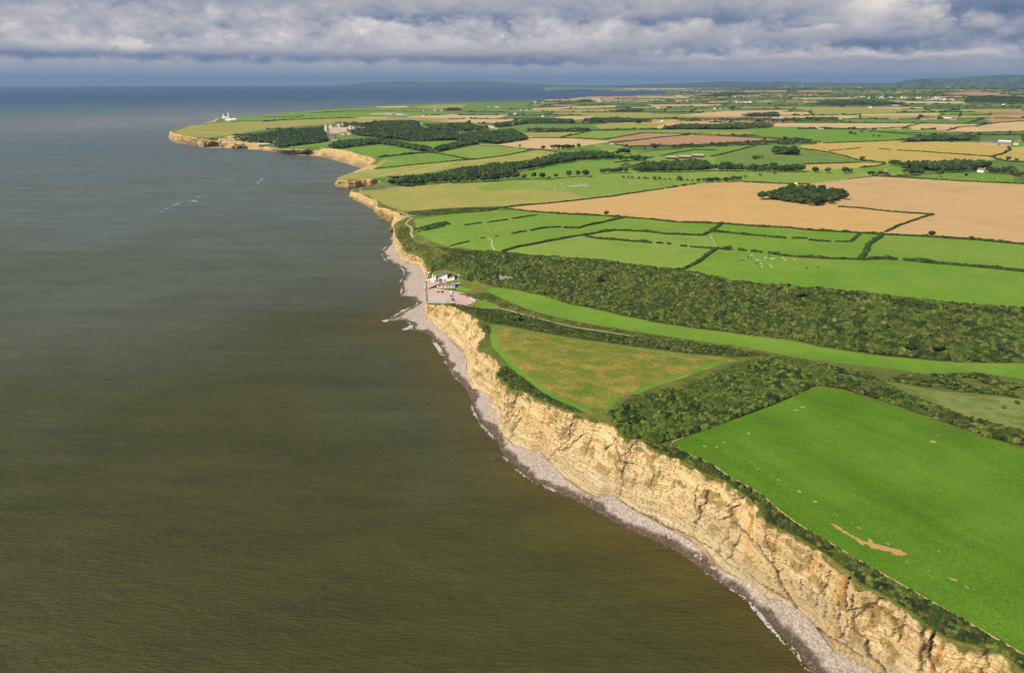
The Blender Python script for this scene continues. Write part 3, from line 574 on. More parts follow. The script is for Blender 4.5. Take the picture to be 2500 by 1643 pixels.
# ------------------------------------------------------------------ cliffs
def match(c, base, lo, hi, smooth):
    """for every point along the cliff top, the foot of the cliff below it"""
    b = resample(base, .8 if smooth > 20 else 4.0); n = len(c); out = np.zeros(n)
    s = np.linspace(0, 1, n); win = .06
    for i in range(n):
        j0 = int(max(0, (s[i] - win) * len(b))); j1 = int(min(len(b), (s[i] + win) * len(b) + 2))
        d = np.hypot(b[j0:j1, 0] - c[i, 0], b[j0:j1, 1] - c[i, 1]); out[i] = j0 + d.argmin()
    out = np.maximum.accumulate(out); k = np.ones(smooth) / smooth
    out = np.convolve(np.pad(out, smooth // 2, mode='edge'), k, 'same')[smooth // 2: smooth // 2 + n]
    idx = np.arange(len(b)); r = np.stack([np.interp(out, idx, b[:, i]) for i in range(3)], -1)
    return r
def cliff(name, c, base, nv, matkey, smooth, near):
    n = len(c); bs = match(c, base, 0, 0, smooth)
    tn = np.gradient(c[:, :2], axis=0); k = np.ones(smooth) / smooth
    tn = np.stack([np.convolve(np.pad(tn[:, i], smooth // 2, mode='edge'), k, 'same')[smooth // 2: smooth // 2 + n] for i in (0, 1)], -1)
    tn /= np.hypot(*tn.T)[:, None] + 1e-9; nr = np.c_[-tn[:, 1], tn[:, 0]]          # towards the sea
    off = ((bs[:, :2] - c[:, :2]) * nr).sum(1); fix = np.clip(3.0 - off, 0, None) if near else np.clip(1.5 - off, 0, 6); bs[:, :2] += nr * fix[:, None]
    s = np.r_[0, np.cumsum(np.hypot(*np.diff(c[:, :2], axis=0).T))]
    v = np.linspace(0, 1, nv); zt = c[:, 2:3]; zb = bs[:, 2:3] - 1.0; Z = zt + (zb - zt) * v[None]
    g = .62 * v + .38 * v ** 4 if near else v
    X = c[:, None, 0] + (bs[:, None, 0] - c[:, None, 0]) * g; Y = c[:, None, 1] + (bs[:, None, 1] - c[:, None, 1]) * g
    S = np.repeat(s[:, None], nv, 1)
    edge = np.clip(v / .04, 0, 1)[None]
    if near:
        zz = Z + (fbm(S / 60, Z * 0, 31, 2) - .5) * 6 + (fbm(S / 9, Z / 6, 33, 3) - .5) * .5        # gently folded beds
        bed = np.floor(zz / 1.15); fr = zz / 1.15 - bed; ledge = np.floor(zz / 4.6)
        cell = S / (1.8 + 3.5 * vn(bed * 1.7, bed * .3, 17)) + 9 * vn(bed * 2.9, bed, 18); ci_ = np.floor(cell); cf = cell - ci_
        D = (_h(ci_, bed, 5) - .5) * .8 + (vn(bed * 7.3 + S / 9, bed * 3.1, 5) - .5) * .9 + (vn(ledge * 5.7 + S / 30, ledge * 1.7, 6) - .5) * 1.6
        D += (fbm(S / 26, Z / 40, 7, 4) - .5) * 3.2 + (fbm(S / 2.6, Z / 2.0, 8, 3) - .5) * .7
        D += (np.abs(fbm(S / 8, Z / 60, 12, 3) - .5) * -2 + .4) * 1.2
        shale = (fr < .34) * np.clip((vn(bed * 3.7, bed * 0 + S / 13, 15) - .22) * 2.4, 0, 1); D -= shale * 1.1
        joint = ((cf < .12) & (_h(ci_, bed, 19) > .35)) * 1.0; D -= joint * .7
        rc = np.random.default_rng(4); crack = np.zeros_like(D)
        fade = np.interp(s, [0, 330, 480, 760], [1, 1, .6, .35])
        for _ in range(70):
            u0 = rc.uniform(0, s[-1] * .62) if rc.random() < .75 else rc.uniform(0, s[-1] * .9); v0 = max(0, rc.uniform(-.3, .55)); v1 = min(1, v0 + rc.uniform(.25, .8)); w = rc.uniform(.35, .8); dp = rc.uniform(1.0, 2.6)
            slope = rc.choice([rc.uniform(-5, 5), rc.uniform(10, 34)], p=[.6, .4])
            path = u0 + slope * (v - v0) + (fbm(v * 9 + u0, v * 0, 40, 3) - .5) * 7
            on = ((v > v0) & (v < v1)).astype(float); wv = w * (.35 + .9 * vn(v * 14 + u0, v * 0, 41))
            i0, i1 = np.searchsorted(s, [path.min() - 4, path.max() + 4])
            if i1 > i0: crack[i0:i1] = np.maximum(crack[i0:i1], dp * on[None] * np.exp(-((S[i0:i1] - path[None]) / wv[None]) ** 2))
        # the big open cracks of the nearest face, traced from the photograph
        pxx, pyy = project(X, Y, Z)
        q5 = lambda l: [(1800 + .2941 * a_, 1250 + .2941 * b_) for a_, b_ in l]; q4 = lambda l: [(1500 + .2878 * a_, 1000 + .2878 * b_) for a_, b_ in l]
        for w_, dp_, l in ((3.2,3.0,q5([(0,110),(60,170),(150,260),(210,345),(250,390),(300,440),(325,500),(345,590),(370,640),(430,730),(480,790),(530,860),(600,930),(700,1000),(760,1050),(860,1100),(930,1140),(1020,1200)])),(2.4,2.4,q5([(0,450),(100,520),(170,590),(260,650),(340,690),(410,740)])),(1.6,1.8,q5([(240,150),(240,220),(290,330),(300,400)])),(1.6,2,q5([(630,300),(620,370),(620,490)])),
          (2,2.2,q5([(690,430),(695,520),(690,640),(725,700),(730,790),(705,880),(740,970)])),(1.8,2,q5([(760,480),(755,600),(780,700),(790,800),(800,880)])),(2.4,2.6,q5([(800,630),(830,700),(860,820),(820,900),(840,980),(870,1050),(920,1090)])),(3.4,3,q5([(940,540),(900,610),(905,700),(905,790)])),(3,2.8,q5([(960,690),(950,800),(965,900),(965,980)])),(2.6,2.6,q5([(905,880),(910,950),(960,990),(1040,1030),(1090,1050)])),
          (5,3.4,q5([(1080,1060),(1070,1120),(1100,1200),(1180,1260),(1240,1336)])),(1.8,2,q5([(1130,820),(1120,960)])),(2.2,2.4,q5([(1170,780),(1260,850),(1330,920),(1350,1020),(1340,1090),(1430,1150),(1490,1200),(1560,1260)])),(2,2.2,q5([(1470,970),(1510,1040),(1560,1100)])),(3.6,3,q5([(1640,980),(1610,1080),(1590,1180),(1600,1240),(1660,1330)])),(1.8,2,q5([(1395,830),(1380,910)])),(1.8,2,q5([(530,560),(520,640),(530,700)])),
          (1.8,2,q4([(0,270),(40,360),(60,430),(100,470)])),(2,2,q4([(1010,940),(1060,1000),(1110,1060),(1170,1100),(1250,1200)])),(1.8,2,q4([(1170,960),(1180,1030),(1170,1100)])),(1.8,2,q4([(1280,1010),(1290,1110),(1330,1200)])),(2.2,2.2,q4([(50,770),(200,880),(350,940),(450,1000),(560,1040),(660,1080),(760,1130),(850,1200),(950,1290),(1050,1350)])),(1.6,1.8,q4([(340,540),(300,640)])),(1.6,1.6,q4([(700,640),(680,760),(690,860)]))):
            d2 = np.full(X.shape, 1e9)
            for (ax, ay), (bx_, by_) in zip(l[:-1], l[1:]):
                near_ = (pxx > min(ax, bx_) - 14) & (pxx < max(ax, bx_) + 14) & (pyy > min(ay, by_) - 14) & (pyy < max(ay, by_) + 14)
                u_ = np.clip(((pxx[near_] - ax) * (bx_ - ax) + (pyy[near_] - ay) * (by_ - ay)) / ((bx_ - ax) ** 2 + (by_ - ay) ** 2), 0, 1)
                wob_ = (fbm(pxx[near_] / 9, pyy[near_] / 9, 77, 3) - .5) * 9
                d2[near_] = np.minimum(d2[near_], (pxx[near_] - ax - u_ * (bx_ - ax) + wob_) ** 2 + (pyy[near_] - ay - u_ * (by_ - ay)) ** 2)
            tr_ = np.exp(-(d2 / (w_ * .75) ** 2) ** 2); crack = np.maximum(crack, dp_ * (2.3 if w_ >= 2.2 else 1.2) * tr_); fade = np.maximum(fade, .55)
        D -= crack * fade[:, None]
        D *= edge * (1 - .75 * np.clip((v - .93) / .07, 0, 1))[None]
        # foot of the cliff: low ledges of grey rock
        px, py = project(X, Y, Z)
        a = fbm(S / 14, Z / 9, 20, 4); st = fbm(S / 2.0, Z / 30, 21, 3); b2 = vn(bed * 3.3 + S / 30, bed, 22)
        C = np.empty(S.shape + (3,)); cream, pale, grey, rust, moss, dark = (A(L(*q, KI * k_)) for q, k_ in (((226,192,132), 1), ((250,222,166), 1), ((190,174,142), 1), ((206,148,72), 1), ((160,134,76), 1), ((92,78,60), 1)))
        m = np.clip((b2 - .3) * 1.6, 0, 1)[..., None]; C[:] = cream * (1 - m) + pale * m
        low = np.clip((v[None] - .42 + (a - .5) * .9) / .4, 0, 1) * np.interp(s, [0, 150, 420, 800], [.85, .75, .55, .25])[:, None]; C = C * (1 - low[..., None]) + grey * low[..., None]
        r = (np.clip((st - .64) / .12, 0, 1) * np.clip((fbm(S / 22, Z / 200, 24, 2) - .48) / .1, 0, 1))[..., None] * .8; C = C * (1 - r) + rust * r
        mo = (np.clip((fbm(S / 6, Z / 5, 25, 5) - .57) / .06, 0, 1) * np.clip((v - .03) / .1, 0, 1) * np.clip((.85 - v) / .2, 0, 1))[..., None] * .75; C = C * (1 - mo) + moss * mo
        tz = (np.clip((.07 - v[None] + (fbm(S / 4, Z / 4, 27, 3) - .5) * .22) / .05, 0, 1))[..., None]; C = C * (1 - tz) + A(L(128,122,58,KI)) * tz
        sh_ = (np.maximum(shale * (.35 + .5 * vn(bed * 1.3, S / 30, 29)), joint * .5) * edge)[..., None] * .8; C = C * (1 - sh_) + A(L(118,98,70,KI)) * sh_
        ck_ = np.clip(crack / 1.5, 0, 1)[..., None] * .85; C = C * (1 - ck_) + A(L(74,62,48,KI)) * ck_  # crack insides: dirty rock tone, with shade of the slots painted into the colour
        wet = np.clip((v - .95 + (a - .5) * .08) / .04, 0, 1)[..., None] * .55; C = C * (1 - wet) + dark * wet
    else:
        bed = np.floor(Z / 2.2)
        D = (vn(bed * 7.3 + S / 30, bed, 5) - .5) * 2.0 + (np.abs(fbm(S / 34, Z / 70, 7, 4) - .5) * -2 + .4) * 13 + (fbm(S / 9, Z / 8, 8, 3) - .5) * 4
        D *= edge
        b2 = vn(bed * 3.3 + S / 60, bed, 22); a = fbm(S / 60, Z / 14, 20, 4)
        m = np.clip((b2 - .3) * 1.6, 0, 1)[..., None]; C = A(L(208,170,108,KI)) * (1 - m) + A(L(224,190,134,KI)) * m
        low = np.clip((v[None] - .55 + (a - .5) * 1.2) / .35, 0, 1)[..., None] * .75; C = C * (1 - low) + A(L(140,116,100,KI)) * low
        mo = np.clip((fbm(S / 40, Z / 12, 25, 4) - .55) / .08, 0, 1)[..., None] * .55; C = C * (1 - mo) + A(L(142,138,66,KI)) * mo
    X = X + nr[:, None, 0] * D; Y = Y + nr[:, None, 1] * D
    V = np.stack([X, Y, Z - drop(X, Y)], -1).reshape(-1, 3)
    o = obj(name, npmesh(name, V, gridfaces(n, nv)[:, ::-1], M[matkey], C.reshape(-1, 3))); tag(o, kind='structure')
M['cliffrock'] = attr_mat('layered_limestone', 1.7, .42, .95, .3, 3.0)
M['farrock'] = attr_mat('weathered_limestone', .25, .35, .95)
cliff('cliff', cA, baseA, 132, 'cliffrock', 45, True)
cliff('cliff', cB, np.r_[baseA[-1:], baseB, W3([(425,318,0),(463,310,0),(511,302,0),(534,291,0),(574,288,0),(652,283,0),(757,275,0),(852,266.5,0),(909,262.5,0),(1052,256,0),(1220,251,0),(1347,245.5,0),(1431,238.5,0),(1578,234,0),(1618,233,0),(1643,226.5,0),(1536,223.3,0),(1410,221.4,0),(1330,220.6,0)])], 9, 'farrock', 7, False)

# ------------------------------------------------------------------ beach, foam
def nearest(p, line):
    out = np.empty(len(p))
    for i in range(0, len(p), 4000): out[i:i + 4000] = np.sqrt(((p[i:i + 4000, None] - line[None, :, :2]) ** 2).sum(-1).min(1))
    return out
def beach(name, base, wat, sp, hmax, amp):
    b = resample(base, sp * 1.2); w = resample(wat, sp * 1.2); w[:, :2] += (rng.random((len(w), 2)) - .5) * sp * 1.6
    loop = np.r_[b[:, :2], w[::-1, :2]]; lo, hi = loop.min(0), loop.max(0)
    gx, gy = np.meshgrid(np.arange(lo[0], hi[0], sp), np.arange(lo[1], hi[1], sp)); g = np.c_[gx.ravel(), gy.ravel()]; g += rng.uniform(-.3, .3, g.shape) * sp
    g = g[inside(g[:, 0], g[:, 1], loop)]; dw = nearest(g, w); db = nearest(g, b); keep = (dw > sp * .5) & (db > sp * .5); g, dw, db = g[keep], dw[keep], db[keep]
    r = delaunay_2d_cdt([Vector(v) for v in np.r_[loop, g].tolist()], [], [list(range(len(loop)))], 1, 1e-5)
    v = A([tuple(q) for q in r[0]]); f = A(r[2]).astype(int)
    dw = nearest(v, w); db = nearest(v, b); u = dw / (dw + db + 1e-6)
    z = u * hmax - .3 * (1 - u) ** 3 + (rng.random(len(v)) - .4) * amp * np.clip(u * 6, .2, 1) + (fbm(v[:, 0] / 5, v[:, 1] / 5, 50, 3) - .5) * amp * 1.2
    big = rng.random(len(v)) < .006; z[big] += rng.uniform(.3, 1.3, big.sum()) * amp
    n = fbm(v[:, 0] / 3, v[:, 1] / 3, 51, 3); n2 = rng.random(len(v)); n3 = fbm(v[:, 0] / 14, v[:, 1] / 14, 52, 3)
    dry = A(L(206,190,172,KI)); dk = A(L(150,133,118,KI)); wet = A(L(108,91,76,KI)); wh = A(L(222,206,190,KI))
    t = np.clip((u * 14 * (hmax / 4) / 4 - .55 + (n3 - .5) * 1.6 + (n - .5)) / .5, 0, 1)[:, None]
    tw = np.clip((dw / 5.0 - .75 + (n3 - .5) * 1.5 + (n - .5) * .7) / .5, 0, 1)[:, None]; t = np.minimum(np.clip(t + .3, 0, 1), tw)
    C = wet * (1 - t) + dry * t; m = (np.clip((n2 - .4) * 1.8, 0, 1) * .9)[:, None]; C = C * (1 - m) + dk * m * t + wet * .62 * m * (1 - t)
    lw = (((n2 > .12) & (n2 < .3)) * .6)[:, None] * (1 - t); C = C * (1 - lw) + dk * lw
    lt = ((n2 < .10) * .7)[:, None]; lt = lt * t; C = C * (1 - lt) + wh * lt
    p = v[f]; ar = (p[:, 1, 0] - p[:, 0, 0]) * (p[:, 2, 1] - p[:, 0, 1]) - (p[:, 1, 1] - p[:, 0, 1]) * (p[:, 2, 0] - p[:, 0, 0]); f[ar < 0] = f[ar < 0][:, ::-1]
    tag(obj(name, npmesh(name, np.c_[v, z - drop(v[:, 0], v[:, 1])], f, M['pebble'], C)), kind='structure')
M['pebble'] = attr_mat('beach_pebbles', 2.2, .45, .85, .25, 2.6)
beach('pebble_beach', baseA[:-1], water, .7, 4.0, .34)
def small_beach(bpx, wpx): beach('pebble_beach', W3([(x, y, 3) for x, y in bpx]), W3([(x, y, 0) for x, y in wpx]), 4.0, 3.0, .5)
small_beach([(440,345),(461,347),(485,351),(509,355),(530,356.5),(547,357)], [(433,349.5),(461,353.5),(485,358),(509,362),(530,363),(547,363)])
small_beach([(547,357),(570,358),(589,358.5),(610,359.5),(640,362),(662,365)], [(547,363),(570,364),(589,365),(610,366),(640,368.5),(665,370.5)])
small_beach([(757,376),(770,374),(786,375)], [(756,381.5),(770,383),(787,384.5)])
small_beach([(700,372),(720,374),(745,377)], [(695,376),(715,379),(745,381.5)])

M['foam'] = plain('sea_foam', L(206,200,194,KI * .9), .8, .1, 1.0, .2)
def foam(line, w, thr, name, step, seed, mat='foam'):
    c = resample(line, step); t = np.gradient(c[:, :2], axis=0); t /= np.hypot(*t.T)[:, None] + 1e-9; nr = np.c_[-t[:, 1], t[:, 0]]
    n = len(c); m = 9; u = np.linspace(-.35, 1, m); V = c[:, None, :2] + nr[:, None] * (u * w)[None, :, None]
    V = V + (rng.random(V.shape) - .5) * step * .9
    s = np.arange(n)[:, None] * step; q = fbm(s / (.9 if step < 1 else 3) + 0 * u, u[None] * w / .45 + 0 * s, seed, 4); lg = fbm(s / 17, s * 0, seed + 5, 2)
    on = q > thr + .16 * np.abs(u[None] - .15) ** 1.2 - (lg - .5) * .8
    z = .12 - drop(V[..., 0], V[..., 1]) + rng.random(V.shape[:2]) * .06
    f = gridfaces(n, m); f = f[on.ravel()[f].sum(1) >= 3]
    if len(f): tag(obj(name, npmesh(name, np.c_[V.reshape(-1, 2), z.ravel()], f[:, ::-1], M[mat])), kind='structure')
foam(water, 1.8, .56, 'surf_foam', .26, 60)
foam(W3([(939,786,0),(955,779,0),(972,768,0),(990,757,0)]), 4.5, .36, 'surf_foam', .5, 66)
foam(W3([(985,806,0),(1000,802,0),(1007,794,0)]), 4.0, .36, 'surf_foam', .5, 67)
foam(W3([(1047,818,0),(1058,832,0),(1072,850,0),(1082,869,0)]), 7.0, .44, 'surf_foam', .5, 68)
foam(W3([(412,335,0),(418,343,0),(433,350,0),(461,354,0),(509,362.5,0),(547,364,0)]), 10, .5, 'surf_foam', 3, 70)
foam(W3([(862,486,0),(876,494,0),(897,501,0)]), 6, .5, 'surf_foam', 1.2, 71)
foam(W3([(800,387,0),(830,395,0),(860,404,0),(885,413,0)]), 8, .48, 'surf_foam', 2, 72)
M['streak'] = plain('thin_foam', L(180,182,176,KI), .8, .1, 1.0, .2)
for px_ in ([(395,517),(412,508),(440,496),(470,491),(498,500)], [(470,490),(490,478),(500,474)], [(600,462),(625,452),(640,440),(643,430)]): foam(W3([(x, y, 0) for x, y in px_]), 5.5, .53, 'foam_streak', .9, 75 + int(px_[0][0]) % 20, 'streak')

# ------------------------------------------------------------------ sea
def sea():
    az = np.radians(np.linspace(-180, 180, 481)[:-1]); ld = np.linspace(math.log(25), math.log(75000), 210)
    Aa, Ll = np.meshgrid(az, ld, indexing='ij'); X = np.exp(Ll) * np.sin(Aa); Y = np.exp(Ll) * np.cos(Aa)
    V = np.c_[X.ravel(), Y.ravel(), -drop(X, Y).ravel()]
    sh = resample(np.r_[water, W3([(x, y, 0) for x, y, _ in BASEB])], 10)
    d = nearest(V[:, :2], sh); r = np.hypot(V[:, 0], V[:, 1])
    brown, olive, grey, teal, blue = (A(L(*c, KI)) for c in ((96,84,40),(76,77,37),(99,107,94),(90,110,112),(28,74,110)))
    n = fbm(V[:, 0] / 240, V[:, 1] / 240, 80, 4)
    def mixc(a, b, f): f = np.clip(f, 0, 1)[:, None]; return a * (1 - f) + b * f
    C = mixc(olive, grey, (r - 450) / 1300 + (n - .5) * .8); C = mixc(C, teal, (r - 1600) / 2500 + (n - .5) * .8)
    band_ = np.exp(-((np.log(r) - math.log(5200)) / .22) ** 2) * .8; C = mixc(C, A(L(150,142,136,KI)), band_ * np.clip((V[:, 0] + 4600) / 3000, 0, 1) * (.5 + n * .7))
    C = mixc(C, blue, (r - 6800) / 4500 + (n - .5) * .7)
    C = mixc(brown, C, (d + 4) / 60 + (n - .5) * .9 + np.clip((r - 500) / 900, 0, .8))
    nv = len(ld); F4 = gridfaces(len(az), nv, True)[:, ::-1]
    m, t = new_mat('sea_water'); a = t.n('ShaderNodeAttribute', attribute_name='Col'); ge = t.n('ShaderNodeNewGeometry'); po = ge.outputs['Position']
    mp = t.n('ShaderNodeMapping', ins={'Vector': po, 'Rotation': (0, 0, math.radians(28)), 'Scale': (.35, 1.0, 1.0)})
    w = t.m('ADD', t.m('MULTIPLY', t.noise(mp.outputs[0], .13, 3, .6), 1.4), t.noise(mp.outputs[0], .55, 4, .65))
    w = t.m('ADD', w, t.m('MULTIPLY', t.noise(mp.outputs[0], .035, 2, .5), 1.6))
    b = t.n('ShaderNodeBump', ins={'Strength': 1.0, 'Distance': 1.15, 'Height': w})
    f = t.m('ADD', .40, t.m('MULTIPLY', w, .31)); sw = t.noise(mp.outputs[0], .012, 4, .6)
    f = t.m('MULTIPLY', f, t.m('ADD', .68, t.m('MULTIPLY', sw, .64)))
    mp2 = t.n('ShaderNodeMapping', ins={'Vector': po, 'Rotation': (0, 0, math.radians(-12)), 'Scale': (.06, 1.0, 1.0)})
    ws = t.noise(mp2.outputs[0], .03, 5, .62); f = t.m('MULTIPLY', f, t.m('ADD', .78, t.m('MULTIPLY', ws, .44)))
    nd = t.n('ShaderNodeVectorMath', operation='SCALE', ins={0: a.outputs['Color'], 'Scale': f})
    finish(t, nd.outputs[0], .42, b.outputs[0], .2, IOR=1.33)
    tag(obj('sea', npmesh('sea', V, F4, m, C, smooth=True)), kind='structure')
sea()
# ------------------------------------------------------------------ hills beyond the plain and across the water
def hills(name, prof, dist, depth, z0, col, seed):
    x = np.linspace(prof[0][0], prof[-1][0], 160); y = np.interp(x, *A(prof).T); n = len(x); rows_ = 24
    d = raydir(x, y); h = np.hypot(d[:, 0], d[:, 1]); zt = HC + dist / h * d[:, 2] + dist ** 2 / (2 * RE)
    V = []; C = []
    for j in range(rows_):
        u = j / (rows_ - 1); rr = dist - depth * .55 + depth * u; prof_ = math.sin(min(1, u / .55) * math.pi / 2) if u < .55 else math.cos((u - .55) / .45 * math.pi / 2)
        nz = (fbm(x / 34, np.full(n, u * 9), seed, 4) - .5); z = z0 + (np.maximum(zt - z0, 2)) * (prof_ + nz * .45 * (1 - abs(prof_)) ** .5 * (u < .5)); X = d[:, 0] / h * rr; Y = d[:, 1] / h * rr
        V.append(np.c_[X, Y, z - drop(X, Y)]); k = np.clip((fbm(x / 14, np.full(n, u * 14), seed + 3, 3) - .42) / .2, 0, 1)[:, None]; C.append(A(col[0]) * (1 - k) + A(col[1]) * k)
    V = np.stack(V, 1).reshape(-1, 3); C = np.stack(C, 1).reshape(-1, 3)
    tag(obj(name, npmesh(name, V, gridfaces(n, rows_), M['hillside'], C, smooth=True)), kind='structure')
M['hillside'] = attr_mat('wooded_hillside', .01, .2, .95)
HC_ = (L(52,74,46,KI), L(96,112,66,KI))
hills('hills', [(2120,212),(2150,209),(2176,206),(2210,197.5),(2241,193),(2315,192.5),(2378,188),(2441,184),(2500,184),(2580,181),(2700,184)], 30000, 9000, 60, HC_, 90)
hills('distant_hills', [(1500,212),(1560,207),(1690,203.5),(1720,201),(1780,199),(1840,201),(1900,199),(1960,202),(2060,203),(2200,203.5),(2320,206),(2420,211)], 36000, 9000, 20, HC_, 94)
hills('distant_hills', [(800,211),(860,206),(900,201.5),(940,200.5),(985,199),(1040,201),(1100,200.5),(1150,198.5),(1180,198.5),(1240,202),(1320,206),(1400,211)], 44000, 8000, -20, HC_, 97)
# ------------------------------------------------------------------ scrub and woods: canopies of many crowns
M['scrub'] = attr_mat('scrub_leaves', 1.9, .55, .95, .35, 2.4, .15)
M['wood'] = attr_mat('woodland_leaves', .8, .5, .95, .5, 1.3, .1)
GREENS = [(74,92,36),(88,106,40),(104,120,50),(60,78,32),(50,66,30),(118,128,60),(86,94,42),(96,94,46),(92,86,42)]
SCRUBW = [5,5,3.4,4,2.4,1.8,3,1.3,.6]
DARK = [(54,72,38),(62,82,42),(74,92,46),(46,62,34),(84,100,50),(72,78,42)]
BRACK = [(92,104,42),(112,118,52),(134,122,60),(80,94,38),(70,86,36),(152,132,74),(120,96,50)]
def canopy(name, poly, sp, rr, hh, gap, pal, wts, label, taper=3.0, mat='scrub', jit=.3, kind='stuff', cat=None, base=0.0, seed=1, cover=1.0, lump=.0, group=None):
    """one mass of crowns: domes of radius rr and height hh every gap metres, within a patch outlined in photo points"""
    w = G(dens(poly, 12, True)); lo, hi = w.min(0) - 2, w.max(0) + 2
    nx, ny = int((hi[0] - lo[0]) / sp) + 2, int((hi[1] - lo[1]) / sp) + 2
    gx, gy = np.meshgrid(lo[0] + np.arange(nx) * sp, lo[1] + np.arange(ny) * sp, indexing='ij')
    ins = inside(gx, gy, w); lr = np.random.default_rng(seed)
    # distance to the outline by repeated erosion
    de = np.zeros(gx.shape); cur = ins.copy(); k = 0; kmax = int(taper / sp) + 2
    while k < kmax:
        de[cur] += sp; nxt = cur.copy(); nxt[1:] &= cur[:-1]; nxt[:-1] &= cur[1:]; nxt[:, 1:] &= cur[:, :-1]; nxt[:, :-1] &= cur[:, 1:]; cur = nxt; k += 1
    Hh = np.zeros(gx.shape); idc = np.zeros(gx.shape, int)
    pal_ = A([L(*c, KI) for c in pal]); pw = A(wts) / sum(wts)
    bx, by = np.meshgrid(np.arange(lo[0], hi[0], gap), np.arange(lo[1], hi[1], gap)); bx = bx.ravel() + lr.uniform(-.5, .5, bx.size) * gap; by = by.ravel() + lr.uniform(-.5, .5, by.size) * gap
    kk = inside(bx, by, w); bx, by = bx[kk], by[kk]
    patch = fbm(bx / (gap * 9), by / (gap * 9), seed + 200, 3)
    if cover < 1: kk = patch < np.quantile(patch, cover); bx, by, patch = bx[kk], by[kk], patch[kk]
    r = lr.uniform(rr[0], rr[1], len(bx)) * (.75 + .5 * patch); h = lr.uniform(hh[0], hh[1], len(bx)) * (.6 + .8 * patch)
    # neighbours tend to be of one kind
    u = np.clip(fbm(bx / (gap * 6), by / (gap * 6), seed + 300, 3) * 1.5 - .25 + lr.normal(0, .07, len(bx)), 0, .999); order = np.argsort(lr.random(len(pal)))
    cidx = order[np.searchsorted(np.cumsum(pw[order])[:-1], u)]
    tone = lr.uniform(.62, 1.25, len(bx)) if mat == 'scrub' else lr.uniform(.78, 1.5, len(bx))
    cb = pal_[cidx] * tone[:, None] if len(bx) else np.zeros((1, 3))
    Ci = np.full(gx.shape, -1)
    ii = ((bx - lo[0]) / sp); jj = ((by - lo[1]) / sp)
    for n in range(len(bx)):
        q = int(r[n] / sp) + 1; i0, i1 = max(0, int(ii[n]) - q), min(nx, int(ii[n]) + q + 2); j0, j1 = max(0, int(jj[n]) - q), min(ny, int(jj[n]) + q + 2)
        if i0 >= i1 or j0 >= j1: continue
        d2 = ((np.arange(i0, i1)[:, None] - ii[n]) ** 2 + (np.arange(j0, j1)[None] - jj[n]) ** 2) * (sp / r[n]) ** 2
        z = h[n] * (np.sqrt(np.clip(1 - d2 * .92, 0, 1)) * .75 + .25) * (d2 < 1.08)
        s = Hh[i0:i1, j0:j1]; b = z > s; s[b] = z[b]; Ci[i0:i1, j0:j1][b] = n
    Hh *= np.clip(de / taper, 0, 1) ** .5 if taper > 0 else 1
    keep = ins & (Ci >= 0); vid = np.full(gx.shape, -1); vid[keep] = np.arange(keep.sum())
    jx = gx[keep] + lr.uniform(-jit, jit, keep.sum()) * sp; jy = gy[keep] + lr.uniform(-jit, jit, keep.sum()) * sp
    hz = Hh[keep] * (1 + (lr.random(keep.sum()) - .5) * .34) + (lr.random(keep.sum()) - .5) * sp * .5 - .35
    V = np.c_[jx, jy, zat(jx, jy) + hz + base]; C = cb[Ci[keep]] * lr.uniform(.82, 1.2, (keep.sum(), 1))
    q = np.stack([vid[:-1, :-1], vid[1:, :-1], vid[1:, 1:], vid[:-1, 1:]], -1).reshape(-1, 4); q = q[(q >= 0).all(1)]
    o = obj(name, npmesh(name, V, q, M[mat], C)); tag(o, label, cat or 'scrub', group, kind); return o
def scrub(poly, label, sp=.85, rr=(1.3,2.9), hh=(1.4,3.6), gap=2.1, pal=GREENS, w=SCRUBW, **k): return canopy('scrub', poly, sp, rr, hh, gap, pal, w, label, **k)
# north side of the valley
scrub([(1180,614),(1226,617),(1327,627),(1402,631),(1478,637),(1579,652),(1643,659),(1700,667),(1794,689),(1920,699),(2000,705),(2000,846),(1935,831),(1834,819),(1700,803),(1604,788),(1528,773),(1453,755),(1377,740),(1327,722.5),(1251,707),(1201,700),(1165,690),(1160,680),(1140,640)],
      'dense mixed green scrub covering the long valley side behind the beach', seed=2, sp=.85, rr=(.8,3.0), hh=(.8,4.2), gap=1.95)
scrub([(1984,704),(2115,716),(2230,730),(2322,741),(2437,748),(2620,765),(2620,892),(2500,888),(2338,885),(2238,877),(2137,867),(1984,844)], 'russet and green scrub on the valley side at the right', seed=3, rr=(.8,3.0), hh=(.8,4.2), gap=1.95, w=[4,4,3,4,3,1.5,3,2.6,2.2])
scrub([(1050,600),(1090,604),(1140,612),(1180,613),(1145,642),(1160,682),(1150,690),(1120,680),(1112,666),(1085,660),(1062,662),(1052,668),(1050,640),(1064,632),(1088,617)], 'low green bushes on the slope above the white beach building', rr=(1,2.2), hh=(.7,2.4), seed=4, pal=GREENS, w=SCRUBW)
scrub([(968,580),(975,552),(998,556),(1000,572),(1012,590),(1050,601),(1084,618),(1062,630),(1048,640),(1050,660),(1047,664),(1041,646),(1031,628),(1010,616),(990,614),(984,602)], 'dark bracken slope above the pink pebble beach', rr=(.8,1.8), hh=(.4,1.3), seed=5, pal=BRACK, w=[4,3,1.5,5,5,.8,1])
scrub([(1009,560),(1025,556),(1062,546),(1092,541),(1105,549),(1080,555),(1040,564),(1018,568)], 'dark gorse patch at the corner of the green fields', seed=6, pal=DARK, w=[1]*6, hh=(1,2.4), cover=.8)
scrub([(994,520),(1060,512),(1140,508),(1224,507.5),(1205,515),(1150,519),(1080,524),(1020,529)], 'gorse and bramble strip below the olive pasture', seed=7, hh=(.8,2.6), pal=GREENS, w=SCRUBW)
